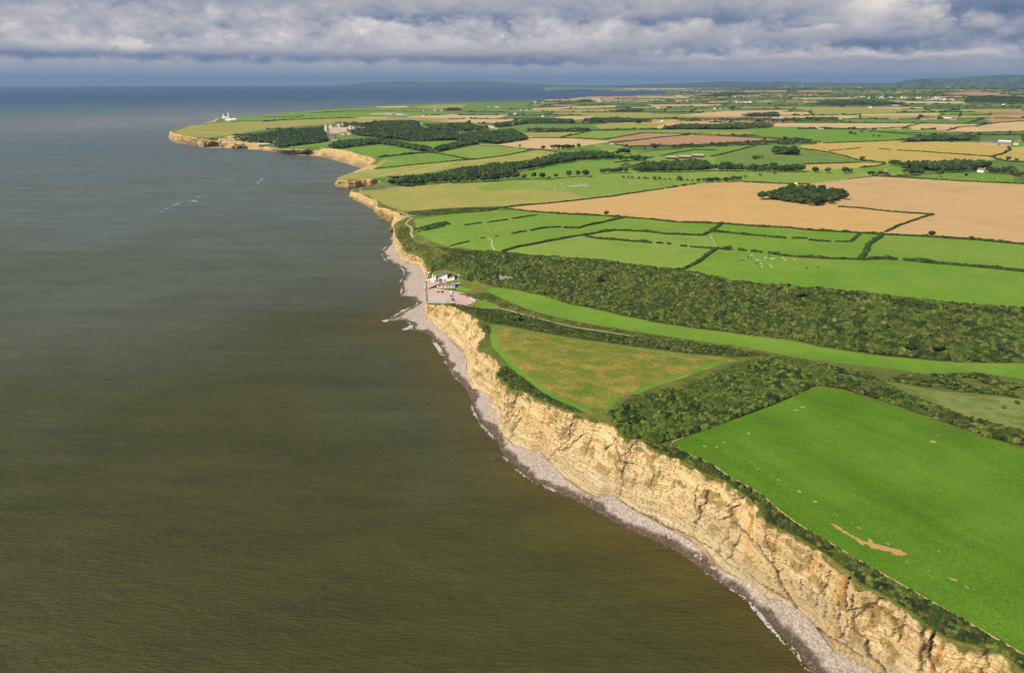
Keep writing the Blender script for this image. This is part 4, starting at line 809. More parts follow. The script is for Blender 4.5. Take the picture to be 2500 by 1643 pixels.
# the bank in the middle
scrub([(1478,1013),(1520,990),(1600,968),(1680,945),(1740,912),(1815,886),(1880,876),(1960,882),(2040,898),(2110,914),(2150,930),(2086,930),(2030,938),(1992,943),(1900,985),(1800,1022),(1720,1052),(1640,1077),(1600,1086),(1566,1072),(1528,1070),(1512,1054),(1494,1034)],
      'thick dark thicket on the bank between the dry meadow and the crop field', sp=.55, rr=(.8,2.9), hh=(.8,4.0), gap=1.9, seed=8, w=[4,5,3.5,4,4,2,2,.4,.2])
scrub([(1480,1008),(1512,985),(1540,965),(1600,950),(1690,935),(1740,912),(1690,944),(1600,968),(1520,990)], 'low bramble patches along the edge of the dry meadow', sp=.6, rr=(.8,1.7), hh=(.4,1.4), seed=9, pal=BRACK, w=[4,3,2,4,4,1,1], cover=.7, gap=1.6)
scrub([(1990,941),(2040,936),(2090,928),(2148,934),(2204,958),(2271,987),(2338,1014),(2406,1030),(2500,1060),(2640,1100),(2640,1135),(2500,1092),(2405,1067),(2338,1043),(2271,1020),(2187,990),(2120,970),(2053,950)],
      'tall bushy hedge bank along the far side of the crop field', sp=.5, rr=(1.2,2.5), hh=(1.6,3.8), gap=2.0, seed=10, w=[4,5,4,3,3,3,3,2,1])
scrub([(2155,929),(2200,916),(2254,915),(2372,911),(2500,928),(2640,945),(2640,990),(2500,973),(2406,963),(2305,953),(2204,936)], 'scattered bushes and rough tussocks behind the pale pasture', sp=.65, seed=11, cover=.62, rr=(1,2.6), hh=(.8,3))
scrub([(1152,757),(1200,757),(1300,777),(1400,805),(1530,823),(1640,834),(1760,846),(1860,868),(1800,871),(1700,864),(1650,858),(1532,843),(1415,827),(1326,811),(1225,791),(1196,790),(1178,782),(1163,772)],
      'dark bramble bank between the pale path and the dry meadow', sp=.65, seed=12, rr=(1,2.3), hh=(.9,2.8), w=[4,4,2,5,5,1,3,2,1])
scrub([(1140,719),(1186,714),(1221,729),(1276,752),(1327,768),(1390,783),(1453,795),(1528,807),(1604,819),(1700,833),(1800,847),(1935,873),(2036,888),(1960,880),(1880,874),(1760,844),(1640,831),(1556,820),(1480,808),(1400,794),(1300,770),(1240,753),(1190,738),(1166,728)],
      'rough tan tussocks and low bushes beside the valley stream', sp=.8, seed=13, rr=(.7,1.8), hh=(.3,1.5), pal=BRACK, w=[4,3,3,4,3,2,2], gap=1.8, cover=.85)
scrub([(1098,742),(1150,750),(1175,755),(1166,772),(1160,760),(1140,757),(1118,752),(1100,747)], 'dark bushes on the headland just below the car park', sp=.6, seed=14, rr=(.8,1.8), hh=(.7,2.0))
# along the cliff edge
scrub([(1170,784),(1184,793),(1198,800),(1199,818),(1193,822),(1183,812),(1174,797)], 'brown gorse clump at the left corner of the dry meadow', sp=.5, seed=15, rr=(.9,1.8), hh=(.8,1.9), pal=BRACK, w=[3,2,2,4,4,1,3])
scrub([(1212,917),(1216,901),(1224,896),(1240,893),(1262,908),(1290,930),(1320,954),(1345,970),(1400,994),(1430,1008),(1384,1004),(1340,983),(1300,966),(1276,955),(1240,951),(1240,938)], 'dark green cliff edge vegetation beside the dry meadow', sp=.5, seed=16, rr=(.7,1.7), hh=(.3,1.6), pal=GREENS, w=[5,3,1,6,6,1,3,1,.4], gap=1.4)
e1 = [(1566,1078),(1612,1107),(1662,1123),(1700,1143),(1718,1155),(1770,1173),(1790,1190),(1818,1211),(1854,1240),(1872,1276),(1905,1291),(1940,1306),(1990,1335),(2043,1372),(2075,1396),(2097,1422),(2140,1443),(2184,1469),(2225,1493),(2258,1522),(2314,1558),(2378,1575),(2450,1597),(2500,1640)]
e2 = [(2520,1612),(2500,1600),(2388,1534.5),(2300,1484.5),(2212,1434.5),(2109,1376),(2020.6,1323),(1949,1281.5),(1909,1252.5),(1860,1209.5),(1811,1180),(1776,1163),(1739,1134),(1684,1111),(1661,1100),(1640,1080),(1600,1086)]
scrub(e1 + e2, 'bushy brown and green hedge bank between the crop field and the cliff edge', sp=.42, seed=17, rr=(.9,1.9), hh=(.5,2.3), gap=1.5, pal=GREENS + [(118,96,46),(128,112,54)], w=[4,3,2,5,5,1.5,4,2,1,1,.8], taper=1.6)
# woods further off, reading as masses
def wood(poly, label, sp=3.2, rr=(4,7.5), hh=(7,13), gap=7.5, **k): return canopy('woodland', poly, sp, rr, hh, gap, DARK, [3,4,2,3,1,1], label, taper=4, mat='wood', cat='woodland', **k)
wood([(500,346),(560,341),(652,328),(757,317),(797,313),(797,330),(770,339),(700,353),(664,357),(640,352),(600,349),(565,343),(548,345),(535,345)], 'dark wood running down to the shore left of the castle', seed=21)
wood([(668,361),(720,347),(790,335),(806,341),(795,348),(760,353),(715,358),(690,363)], 'wood on the slope below the castle', seed=22)
wood([(830,310),(860,305),(930,300),(1000,297),(1026,302),(1020,312),(1060,322),(1118,325),(1120,343),(1073,345),(1000,347),(960,341),(905,336),(870,333),(852,326),(830,324)], 'big dark wood to the right of the castle', seed=23)
wood([(800,363),(812,354),(870,346),(930,342),(990,353),(1053,363),(1060,373),(1025,371),(975,361),(925,353),(860,360),(830,365)], 'belt of trees along the top of the small green cliff field', seed=24)
wood([(1057,373),(1062,363),(1124,351),(1165,346),(1170,353),(1120,362),(1070,373)], 'belt of trees right of the rugby pitch', seed=25)
wood([(1117,346),(1125,332),(1170,327),(1210,324),(1250,321),(1282,333),(1290,342),(1210,354),(1195,351),(1175,350)], 'wood left of the pale stubble field', seed=26)
wood([(1030,307),(1060,309),(1130,304),(1150,299),(1150,308),(1180,313),(1195,310),(1190,319),(1120,323),(1060,319)], 'trees around the white farmhouse in the middle distance', seed=27, cover=.8)
wood([(1200,309),(1230,303),(1300,296),(1400,295),(1404,301),(1290,303),(1215,313)], 'long low wood behind the dull green field', seed=28)
wood([(1420,300),(1450,293),(1490,291.5),(1590,296),(1590,298.5),(1480,301)], 'dark wood in front of the far olive field', seed=29)
wood([(1615,317),(1650,309.5),(1710,308.5),(1800,306.5),(1893,307),(1880,313),(1800,317),(1700,317)], 'long narrow wood above the bright green field', seed=30)
wood([(1640,296),(1700,293.5),(1850,293.5),(1950,292),(2000,290.5),(2050,290.5),(2040,296),(1880,296.5),(1660,297)], 'thin belt of distant trees beside the farm barns', seed=31, cover=.75)
wood([(1808,284),(1830,281),(1890,278),(1903,281),(1895,285.5),(1820,286)], 'small round wood in the far stubble', seed=32, sp=4)
wood([(1296,321),(1380,318.5),(1440,319.5),(1440,322.5),(1300,324)], 'low tree belt below the dull green field', seed=33)
wood([(2188,347),(2240,339.5),(2300,337.5),(2390,339.5),(2395,344),(2300,346),(2200,348.5)], 'dark wood at the top of the yellow barley field', seed=34, cover=.9)
wood([(1980,257),(2040,249),(2140,248),(2230,255),(2140,258)], 'far dark trees before the village on the right', seed=35, sp=5, cover=.8)
wood([(1690,236),(1800,228),(1850,231),(1760,237)], 'far trees below the seaside village', seed=36, sp=6, gap=10, cover=.8)
wood([(2350,252),(2360,238),(2420,236),(2560,243),(2560,254)], 'far dark wood at the right under the hills', seed=37, sp=6, gap=10)
wood([(1080,271),(1100,267),(1120,267),(1130,271)], 'small far copse on the coastal plain', seed=38, sp=4)
wood([(1405,249),(1425,246),(1450,248)], 'tiny far copse near the far shore', seed=39, sp=4)
wood([(1482,274),(1530,269.5),(1570,270),(1570,274)], 'far copse in the middle of the plain', seed=40, sp=4)
wood([(960,440),(1062,430),(1136,418),(1230,407),(1284,401),(1347,388),(1420,376),(1500,378),(1506,387),(1410,391),(1326,406),(1259,417),(1258,430),(1200,436),(1136,440),(1031,446)], 'long strip of dark woodland running inland from the cove', seed=41, sp=2.2, rr=(4,7), gap=6.5)
wood([(1600,352),(1700,356),(1800,349),(1900,343),(1960,340),(2008,350),(1960,353),(1830,356),(1760,359),(1640,362)], 'scrubby thicket along the edge of the ploughed field', seed=42, sp=2.5, rr=(2.5,5), hh=(3,7), gap=5.5, cover=.6)
wood([(938,434),(985,433),(1040,440),(1040,452),(1000,458),(950,452)], 'bushes around the white cottage in the cove', seed=43, sp=2.2, rr=(2.5,4.5), hh=(3,6), gap=4.5, cover=.85)
wood([(1500,410),(1560,419),(1640,418),(1720,416),(1738,413),(1735,405),(1700,398),(1640,398),(1600,404),(1560,406)], 'broad wood in front of the low brown barns', seed=44, sp=2.2, rr=(4.5,7), gap=7, cover=.9)
wood([(1862,487),(1900,474),(1950,469),(2010,472),(2060,480),(2055,488),(2000,499),(1960,500)], 'inner trees of the wood standing in the golden stubble', seed=45, sp=1.6, rr=(4,6.5), gap=6.5, hh=(7,11))
wood([(2185,410),(2230,404),(2300,402),(2405,400),(2400,412),(2330,418),(2250,416)], 'dense wood behind the white house on the right', seed=46, sp=2.2, rr=(4.5,7), gap=7)
wood([(1888,377),(1905,371),(1935,371),(1950,377),(1920,380)], 'inner trees of the domed copse on the rough mound', seed=47, sp=1.8, rr=(4,7), hh=(9,14), gap=6)

# ------------------------------------------------------------------ hedges
M['hedge'] = attr_mat('hedge_leaves', 1.2, .5, .95, .3, 2.0, .1)
HPAL = A([L(*c, KI) for c in ((52,68,32),(62,80,36),(74,92,42),(46,58,30),(84,84,42))])
def hedge(px, w, h, label, group=None, gaps=(), seed=0, name='hedge', step=None, tall=.0):
    """one hedge along photo points; gaps are stretches left open (start, end as parts of its length)"""
    g = G(px); d0 = np.hypot(*g.mean(0)); st = step or max(1.0, d0 / 900); c = resample(g, st); n = len(c)
    if n < 3: c = resample(g, np.hypot(*(g[-1] - g[0])) / 3 + .01); n = len(c)
    lr = np.random.default_rng(seed + n); t = np.gradient(c, axis=0); t /= np.hypot(*t.T)[:, None] + 1e-9; nr = np.c_[-t[:, 1], t[:, 0]]
    c = c + nr * ((fbm(np.arange(n) * st / 25, np.zeros(n), seed, 2) - .5) * w)[:, None]
    s = np.linspace(0, 1, n); hv = h * (.62 + .75 * fbm(np.arange(n) * st / 5, np.zeros(n), seed + 4, 3)) * (1 + tall * np.clip(fbm(np.arange(n) * st / 16, np.zeros(n), seed + 6, 2) - .55, 0, 1) * 6); wv = w * (.7 + .6 * fbm(np.arange(n) * st / 6, np.zeros(n), seed + 5, 3))
    for a, b in gaps: m = (s > a) & (s < b); hv[m] = 0
    ang = [(-.5, -.4), (-.56, .35), (-.4, .75), (-.12, 1.0), (.15, .98), (.42, .72), (.55, .3), (.5, -.4)]; k = len(ang)
    V = np.empty((n, k, 3)); jt = lr.uniform(-.16, .16, (n, k, 2))
    for j, (a, b) in enumerate(ang):
        V[:, j, :2] = c + nr * (wv * (a + jt[:, j, 0]))[:, None]; V[:, j, 2] = hv * (b + (jt[:, j, 1] if b > 0 else -.3))
    V[:, :, 2] += zat(c[:, 0], c[:, 1])[:, None]
    f = gridfaces(n, k); ok = np.repeat(hv[:, None] > 0, k, 1).ravel(); f = f[ok[f].all(1)]
    cap = [[0, 1, 2, 3], [0, 3, 4, 7], [4, 5, 6, 7]]; capf = []
    for i in range(n):
        if hv[i] > 0 and (i == 0 or hv[i - 1] <= 0): capf += [[i * k + q for q in cf] for cf in cap]
        if hv[i] > 0 and (i == n - 1 or hv[i + 1] <= 0): capf += [[i * k + q for q in cf[::-1]] for cf in cap]
    ci = np.clip((fbm(np.arange(n) * st / 12, np.zeros(n), seed + 8, 2) * 5 + lr.normal(0, .6, n)).astype(int), 0, 4)
    C = np.repeat(HPAL[ci][:, None], k, 1) * lr.uniform(.7, 1.35, (n, k, 1))
    if not len(f): return
    F_ = np.r_[f, A(capf).astype(int)] if capf else f
    o = obj(name, npmesh(name, V.reshape(-1, 3), F_, M['hedge'], C.reshape(-1, 3))); tag(o, label, 'hedge', group); return o
hs = 0
for px, w, h, lab, gp, tall in [
 ([(1224,507.5),(1251,512.6),(1302,517.6),(1369,522.6),(1386,523.5),(1470,527.5),(1573.5,535),(1647,542.5),(1762,547)], 3.4, 2.2, 'dark hedge below the left part of the golden stubble field', (), .3),
 ([(1762,547),(1836,552.5),(1920,557),(2000,564.5),(2069,567.5),(2152,572.5)], 3.6, 2.4, 'dark hedge below the right part of the golden stubble field', (), .3),
 ([(2152,572.5),(2276,579.5),(2391,586.5),(2500,598.5),(2620,611)], 4, 2.6, 'thick hedge below the pinkish stubble at the right edge', (), .2),
 ([(2159,566),(2207,547),(2241.5,536),(2276,524.5)], 4, 2.4, 'slanting hedge up to the corner between the two stubble fields', (), .1),
 ([(2276,524),(2218.5,521),(2161,516),(2092,508),(2046,505.5)], 3.6, 2.2, 'hedge between the two stubble fields, leading to the wood', (), .2),
 ([(1762,547),(1741,560),(1720,573)], 5, 2.6, 'short broad hedge slanting down from the middle of the stubble hedge', (), .2),
 ([(1720,574),(1710,575),(1626,571.5),(1573,566),(1521,563.5),(1500,563.5),(1470,566)], 4.4, 2.5, 'dark hedge between the two small middle green fields', (), .2),
 ([(1735,566.5),(1773,568.5),(1836,574.5),(1867,577.5),(1920,582.5),(1966,582),(1979,587),(2028,590.5)], 4.4, 2.4, 'hedge with gaps right of the small stone wall', ((.62,.66),(.8,.84)), .4),
 ([(2039,590.5),(2060,591.5),(2076,589.5),(2092,579.5),(2101,572.5)], 4, 2.2, 'curved hedge hooking up to the stubble boundary', (), .1),
 ([(2152,571),(2138,585),(2115,608),(2103.5,629)], 6, 2.8, 'broad hedge running down from the stubble to the cattle field', (), .1),
 ([(1424,575.5),(1458,583.5)], 4.5, 2.2, 'short dark hedge left of the field gateway', (), 0),
 ([(1463,583.5),(1500,586.5),(1563,590.5),(1594.5,594.5),(1613,594.5),(1636.5,597)], 4.2, 2.4, 'hedge along the top of the pale green field', ((.74,.8),(.9,.94)), .3),
 ([(1660,601),(1710,605),(1746,608)], 3.6, 2.2, 'ragged hedge meeting the cattle field corner', ((.2,.28),), .4),
 ([(1746,608),(1720.5,628),(1689,649),(1660,659),(1643,659.5)], 5, 2.6, 'slanting hedge on the left side of the cattle field', (), .1),
 ([(1750,607),(1773,610.5),(1800,611.5),(1857,617),(1878,619),(1920,625.5),(2000,631.5),(2069,633),(2103,634)], 4, 2.6, 'bushy hedge along the top of the cattle field', ((.12,.16),(.22,.25),(.33,.37)), .6),
 ([(2106,634),(2160,633),(2207,636),(2322,647),(2414,654),(2500,663),(2620,676)], 4.6, 3.0, 'russet hedge in front of the field with the two poles', ((.2,.225),), .5),
 ([(1229,615),(1268,602),(1318,593.5),(1369,583.5),(1419,575.5)], 5, 2.4, 'long dark hedge rising from the valley edge to the gateway', (), .05),
 ([(1419,575.5),(1460,569),(1500,563)], 5, 2.4, 'dark hedge continuing up to the middle fields', (), .05),
 ([(1100,601.5),(1120,596),(1145,590.5)], 4, 1.8, 'short hedge above the bracken slope', (), 0),
 ([(1135,550.5),(1156,547),(1175.6,545)], 4, 1.8, 'leftmost dark hedge piece in the bright field', (), 0),
 ([(1189,543.5),(1212,540),(1234,537.5),(1240,537)], 4, 1.8, 'second dark hedge piece in the bright field', (), 0),
 ([(1251,534.5),(1280,530),(1310,525.5)], 4, 1.8, 'dark hedge piece reaching the stubble hedge', (), 0),
 ([(1174,582.5),(1185,581)], 2.4, 1.0, 'tiny hedge remnant by the winding field path', (), 0),
 ([(1208,577),(1216,576)], 2.4, 1.0, 'tiny hedge remnant right of the field path', (), 0),
 ([(1249.5,571),(1270,567),(1286,565.5)], 4, 1.9, 'broken hedge piece in the middle of the left fields', (), .1),
 ([(1295,563.5),(1330,557.5),(1335,556.5),(1369,555)], 4.4, 2.2, 'bushy middle piece of the broken hedge', ((.42,.48),), .3),
 ([(1375.5,556.5),(1411,557.5),(1428,552.5),(1470,543.5),(1500,537),(1521,532.5)], 4.4, 2.3, 'winding end of the broken hedge reaching the stubble', (), .2),
 ([(1228,507),(1268,502.5),(1352,496),(1436,486.5),(1500,479.5),(1584,466.5)], 3.6, 2.2, 'hedge between the olive pasture and the golden stubble', (), .1),
 ([(1584,466.5),(1647,457.5),(1700,449.5)], 3, 2.0, 'row of small bushes along the golden stubble top', ((.3,.34),(.6,.66),(.8,.84)), .4),
 ([(1815,445),(1899,449),(1940,450),(1978,451)], 3.4, 2.6, 'dark hedge beside the parked green trailer', (), .1),
 ([(2147,431),(2230,436),(2345,443),(2500,450),(2600,454)], 3.6, 2.6, 'hedge along the top of the pinkish stubble', (), .3),
 ([(2069,438),(2110,433),(2147,430.5)], 2, 1.0, 'low thin hedge left of the lane', (), 0),
 ([(913,413.5),(1000,404.5),(1115,393.5),(1167,389.5),(1230,381),(1275,372.5),(1298,366)], 3.4, 2.6, 'dark hedge above the striped hay field', (), .1),
 ([(1062,374.5),(1100,381),(1136,388.5),(1165,390)], 4, 3, 'hedge between the two sheep fields', (), .2),
 ([(922,385),(980,379),(1031,374.5),(1062,374)], 5, 3.4, 'bushy hedge below the small green cliff field', (), .4),
 ([(1298,366),(1230,357.5),(1167,355.5)], 3, 1.8, 'thin hedge by the grey lane', ((.3,.4),), .1),
 ([(1298,366),(1336,367),(1360,373),(1400,375)], 3.6, 2.6, 'hedge below the pale stubble corner', (), .4),
 ([(1368,336.3),(1410,328),(1434,321.7)], 4, 3, 'slanting hedge between two olive fields', (), .2),
 ([(1273,337.5),(1340,337.5),(1410,338.5),(1475,341.5)], 4, 3, 'hedge along the top of the pale stubble field', (), .2),
 ([(1475,341.5),(1520,334),(1570,325.3),(1684,327.5),(1700,328.5)], 4, 3, 'hedge round the smaller ploughed field', (), .2),
 ([(1486,349),(1515,346.5),(1540,344)], 4, 3, 'hedge piece left of the ploughed fields', (), 0),
 ([(1546,344),(1600,337.5),(1684,329.3)], 4, 3, 'hedge between the two ploughed fields', (), 0),
 ([(1694,329.5),(1800,335),(1911,341),(1946,338)], 4, 3.2, 'hedge along the top of the larger ploughed field', (), .3),
 ([(1500,353.5),(1530,358.5),(1600,357.5),(1705,355),(1810,349)], 5, 3.6, 'bushy hedge below the larger ploughed field', (), .8),
 ([(2010,350.5),(2063,348.5),(2100,347.5),(2189,343.5),(2230,338)], 4, 3, 'hedge below the bright green field on the right', (), .2),
 ([(1953,363.5),(2020,373),(2060,382),(2094,391.5),(2120,394),(2160,398.5)], 5, 3, 'dark hedge between the rough mound and the yellow barley', (), .2),
 ([(2025,369),(2060,366),(2099,362)], 4, 2.4, 'short hedge piece inside the yellow barley', ((.2,.26),(.42,.47)), 0),
 ([(2145,364.5),(2200,368),(2252,371),(2340,377.5),(2420,383)], 4.5, 2.6, 'long hedge across the yellow barley', ((.12,.17),), .1),
 ([(2420,383.5),(2450,376),(2466,366),(2462,360)], 6, 3.4, 'curved dark hedge at the right end of the barley', (), .1),
 ([(2420,384),(2440,391),(2470,396),(2560,399)], 5, 3, 'hedge below the barley at the right edge', (), .3),
 ([(1735,383),(1770,376),(1842,357.5)], 4.5, 2.8, 'slanting hedge left of the rough mound', (), .2),
 ([(1700,367),(1750,367.5)], 4, 2.6, 'short dark hedge in the green field by the barns', (), 0),
 ([(1500,398),(1560,391),(1620,380),(1660,372),(1700,366)], 4, 2.6, 'thin hedge behind the brown barns', ((.4,.5),), .3),
 ([(1960,401.5),(2040,399.5),(2100,397.5)], 4, 2.6, 'hedge above the narrow barley strip', (), .2),
 ([(2100,410),(2140,406.5),(2160,401)], 3.6, 2.6, 'hedge at the right end of the narrow barley strip', (), .3),
 ([(2128,430.5),(2180,433),(2215,434)], 4, 3.4, 'bushy hedge below the green paddock', (), .6),
 ([(1760,448),(1700,450),(1660,457)], 0.1, 0.05, None, (), 0),
 ([(868,288),(800,290),(700,293.5),(640,298)], 5, 3.4, 'dark hedge across the lighthouse headland', (), .6),
 ([(562,297),(620,296.5),(700,294)], 4, 2.2, 'low hedge beside the lighthouse buildings', (), .2),
 ([(640,286),(720,287),(742,284),(730,280)], 4, 2.6, 'hooked hedge on the far headland pasture', (), .2),
 ([(760,277),(850,272),(960,272),(1040,274)], 5, 3.2, 'far dark hedge along the coast fields', (), .5),
 ([(2126,321.5),(2242,331.5),(2340,330.5),(2376,326)], 4, 2.8, 'hedge below the narrow bright field at the right', (), .2),
 ([(2120,320.5),(2200,325),(2300,327),(2384,324.5),(2560,320)], 4, 2.8, 'hedge above the narrow bright field at the right', (), .3),
 ([(2000,313),(2100,316),(2160,314),(2208,311.5),(2244,303.5)], 5, 3.2, 'hedge left of the two small stubble fields', (), .3),
 ([(2311,319),(2346,310.3),(2380,309),(2441,300),(2540,293.5)], 5, 3.2, 'hedge between the small stubble fields on the right', (), .3)]:
    hs += 1
    if lab: hedge(px, w, h, lab, None, gp, hs * 13, tall=tall)
# far hedges of the patchwork
def far_hedges():
    big = [f for f in F[NFAR:]]
    for i, px in enumerate(FARHEDGE):
        rr_ = random.Random(i)
        if px[0][1] < 214 or px[0][1] > 345: continue
        p = dens(px, 14); keep = np.ones(len(p), bool)
        for name, mat, poly in big:
            c = poly.mean(0); keep &= ~inside(p[:, 0], p[:, 1], c + (poly - c) * .96)
        g = G(p); cw = coast[:, :2]; keep &= inside(g[:, 0], g[:, 1], np.r_[cw, [[27000 * math.sin(1.0), 27000 * math.cos(1.0)], [4000, 1200], [620, -60]]])
        if len(px) == 2 and rr_.random() < .2: continue
        i0 = 0
        while i0 < len(p):                                  # a hedge for every stretch that is not inside a field drawn by hand
            if not keep[i0]: i0 += 1; continue
            j = i0
            lim = rr_.randint(12, 30)
            while j + 1 < len(p) and keep[j + 1] and j - i0 < lim: j += 1
            if j - i0 >= 1:
                y = p[i0, 1]; d = np.hypot(*g[i0])
                hedge(p[i0:j + 1], 5 + d / 2500, 2.6 + d / 3500, 'thin dark hedge line between distant fields', 'hedges of the distant field patchwork', ((.3, .36),) if rr_.random() < .3 else (), i, tall=.9, step=max(4, d / 420))
            i0 = j + 1
far_hedges()

# ------------------------------------------------------------------ trees
M['leaf'] = attr_mat('tree_leaves', 1.4, .5, .95, .3, 2.2, .1); M['bark'] = plain('bark', (.06,.05,.038), .95, .3, 2)
def icos(sub):
    import bmesh
    b = bmesh.new(); bmesh.ops.create_icosphere(b, subdivisions=sub, radius=1.0); b.verts.ensure_lookup_table()
    v = A([tuple(q.co) for q in b.verts]); f = A([[q.index for q in p.verts] for p in b.faces]).astype(int); b.free(); return v, f
ICO2, ICO1 = icos(2), icos(1)
def tree_meshes(seed, r, h, flat=.8, tone=1.0, pal=DARK):
    lr = np.random.default_rng(seed); V, F3, F4, C = [], [], [], []; nb = 0; pl = A([L(*c, KI) for c in pal]) * tone
    base = pl[lr.integers(len(pl))]
    lumps = [(0, 0, h * .60, r * .72)]
    for k in range(11):
        a = k * 2.4 + lr.uniform(-.4, .4); e = lr.uniform(-.35, .75); q = r * (.55 + .12 * lr.random()); lumps.append((math.cos(a) * q * math.cos(e), math.sin(a) * q * math.cos(e), h * .58 + math.sin(e) * h * .33 * flat, r * lr.uniform(.34, .5)))
    for cx, cy, cz, cr in lumps:
        v, f = ICO2; d = v * cr * (1 + (lr.random((len(v), 1)) - .5) * .34) * [1, 1, .85] + [cx, cy, cz]
        V.append(d); F3.append(f + nb); C.append(base * lr.uniform(.75, 1.3) * lr.uniform(.75, 1.25, (len(v), 1))); nb += len(v)
        m = int(40 * (cr / r) * 2); n = lr.normal(size=(m, 3)); n[:, 2] = np.abs(n[:, 2]) * .8 - .2; n /= np.linalg.norm(n, axis=1)[:, None]
        p = n * cr * lr.uniform(.95, 1.16, (m, 1)) + [cx, cy, cz]; t1 = np.cross(n, lr.normal(size=(m, 3))); t1 /= np.linalg.norm(t1, axis=1)[:, None] + 1e-9; t2 = np.cross(n, t1) + n * lr.uniform(-.7, .7, (m, 1)); s = lr.uniform(.35, .75, (m, 1))
        qd = np.stack([p - t1 * s - t2 * s, p + t1 * s - t2 * s * .6, p + t1 * s * .8 + t2 * s, p - t1 * s * .7 + t2 * s * .8], 1).reshape(-1, 3)
        V.append(qd); F4.append(np.arange(m * 4).reshape(-1, 4) + nb); C.append(np.repeat(base * lr.uniform(.7, 1.5, (m, 1)), 4, 0)); nb += 4 * m
    crown = npmesh('crown', np.concatenate(V), [np.concatenate(F3), np.concatenate(F4)], M['leaf'], np.concatenate(C))
    k = 8; TV = []; TF = []; nb = 0
    def limb(p0, p1, r0, r1):
        nonlocal nb
        p0, p1 = Vector(p0), Vector(p1); q = (p1 - p0).to_track_quat('Z', 'Y')
        for p_, r_ in ((p0, r0), (p0.lerp(p1, .5) + Vector((.1, -.08, 0)), (r0 + r1) / 2), (p1, r1)):
            for i in range(k): TV.append(tuple(p_ + q @ Vector((math.cos(i * 6.2832 / k) * r_, math.sin(i * 6.2832 / k) * r_, 0))))
        for a in range(2):
            for i in range(k): TF.append([nb + a * k + i, nb + a * k + (i + 1) % k, nb + (a + 1) * k + (i + 1) % k, nb + (a + 1) * k + i])
        nb += 3 * k
    limb((0, 0, -.5), (0.1, .1, h * .42), r * .09, r * .055)
    for a in (0.3, 2.3, 4.4): limb((0.1, .1, h * .34), (math.cos(a) * r * .5, math.sin(a) * r * .5, h * .58), r * .045, r * .02)
    return crown, npmesh('trunk', A(TV), A(TF).astype(int), M['bark'])
TREES = []
for i, (r, h, fl, tn, pal) in enumerate([(5.2, 10.5, .9, 1.0, DARK), (6.0, 11.5, 1.0, .92, DARK), (4.6, 9.2, .85, 1.12, DARK), (5.6, 10, 1.0, 1.0, DARK), (4.2, 11, 1.15, .9, DARK), (3.0, 4.6, .8, 1.2, GREENS[:6]), (3.6, 5.6, .8, 1.1, BRACK), (5.0, 8.5, .9, 1.5, GREENS[:4])]):
    TREES.append(tree_meshes(100 + i, r, h, fl, tn, pal))
def tree(px, py, label, group=None, kinds=(0, 1, 2, 3, 4), s=1.0, name='tree', xy=None, cat='tree'):
    x, y = xy if xy is not None else G1(px, py); k = random.choice(kinds); z = float(zat(x, y)); sc = s * 1.32 * random.uniform(.85, 1.15)
    o = empty(name, (x, y, z), random.uniform(0, 6.28), sc); tag(o, label, cat, group)
    for nm, me in zip(('crown', 'trunk'), TREES[k]): obj(nm, me, o)
    return o
def grove(poly, n, label, group, kinds=(0, 1, 2, 3, 4), s=1.0, mind=7.0):
    w = G(dens(poly, 10, True)); lo, hi = w.min(0), w.max(0); got = []; tries = 0
    while len(got) < n and tries < n * 60:
        tries += 1; p = (random.uniform(lo[0], hi[0]), random.uniform(lo[1], hi[1]))
        if not inside(np.array([p[0]]), np.array([p[1]]), w)[0]: continue
        if any(math.hypot(p[0] - q[0], p[1] - q[1]) < mind for q in got): continue
        got.append(p); tree(0, 0, label, group, kinds, s, xy=p)
def row(px, n, label, group, kinds=(0, 1, 2, 3, 4), s=1.0, jit=3.0):
    g = G(px); c = resample(g, 1.0); tt = np.linspace(0, len(c) - 1, n)
    for k in tt: q = c[int(k)]; tree(0, 0, label, group, kinds, s, xy=(q[0] + random.uniform(-jit, jit), q[1] + random.uniform(-jit, jit)))
grove([(1856,488),(1875,478),(1930,467),(2000,468),(2066,479),(2062,488),(2010,505),(1960,504),(1945,492),(1900,490)], 62, 'broadleaf tree of the wood standing in the golden stubble', 'trees of the wood in the stubble', s=.95, mind=8)
row([(960,452),(1031,450),(1136,446),(1200,443),(1263,438)], 30, 'tree on the near edge of the long woodland strip, left part', 'near edge trees of the long woodland strip', jit=4)
row([(1262,420),(1326,408),(1410,393),(1505,389)], 24, 'tree on the near edge of the long woodland strip, right part', 'near edge trees of the long woodland strip, inland', jit=4)
row([(1759,418.5),(1830,419),(1900,420),(1956,420)], 22, 'tree in the dark row between the pasture and the rough mound', 'dark tree row below the rough mound', s=1.05, jit=3)
row([(1762,414),(1850,416),(1935,417)], 12, 'tree in the dark row between the pasture and the rough mound', 'dark tree row below the rough mound', s=1.1, jit=4)
row([(1556,421),(1640,421),(1700,419.5),(1743,418)], 22, 'front tree of the wood before the brown barns', 'front trees of the wood before the barns', s=1.1, jit=3)
grove([(1886,379),(1896,371),(1940,370),(1954,378),(1940,381)], 22, 'dark tree of the domed copse on the rough mound', 'trees of the domed copse', kinds=(0, 1, 3, 4), s=1.2, mind=6)
row([(2170,404),(2200,407),(2260,417),(2330,421),(2395,416),(2408,408)], 26, 'tree on the near edge of the wood behind the white house', 'near trees of the right hand wood', jit=4)
grove([(2195,428),(2215,421),(2255,418),(2262,424),(2230,430)], 10, 'round tree in the clump left of the white house paddock', 'clump left of the paddock', mind=6, s=.9)
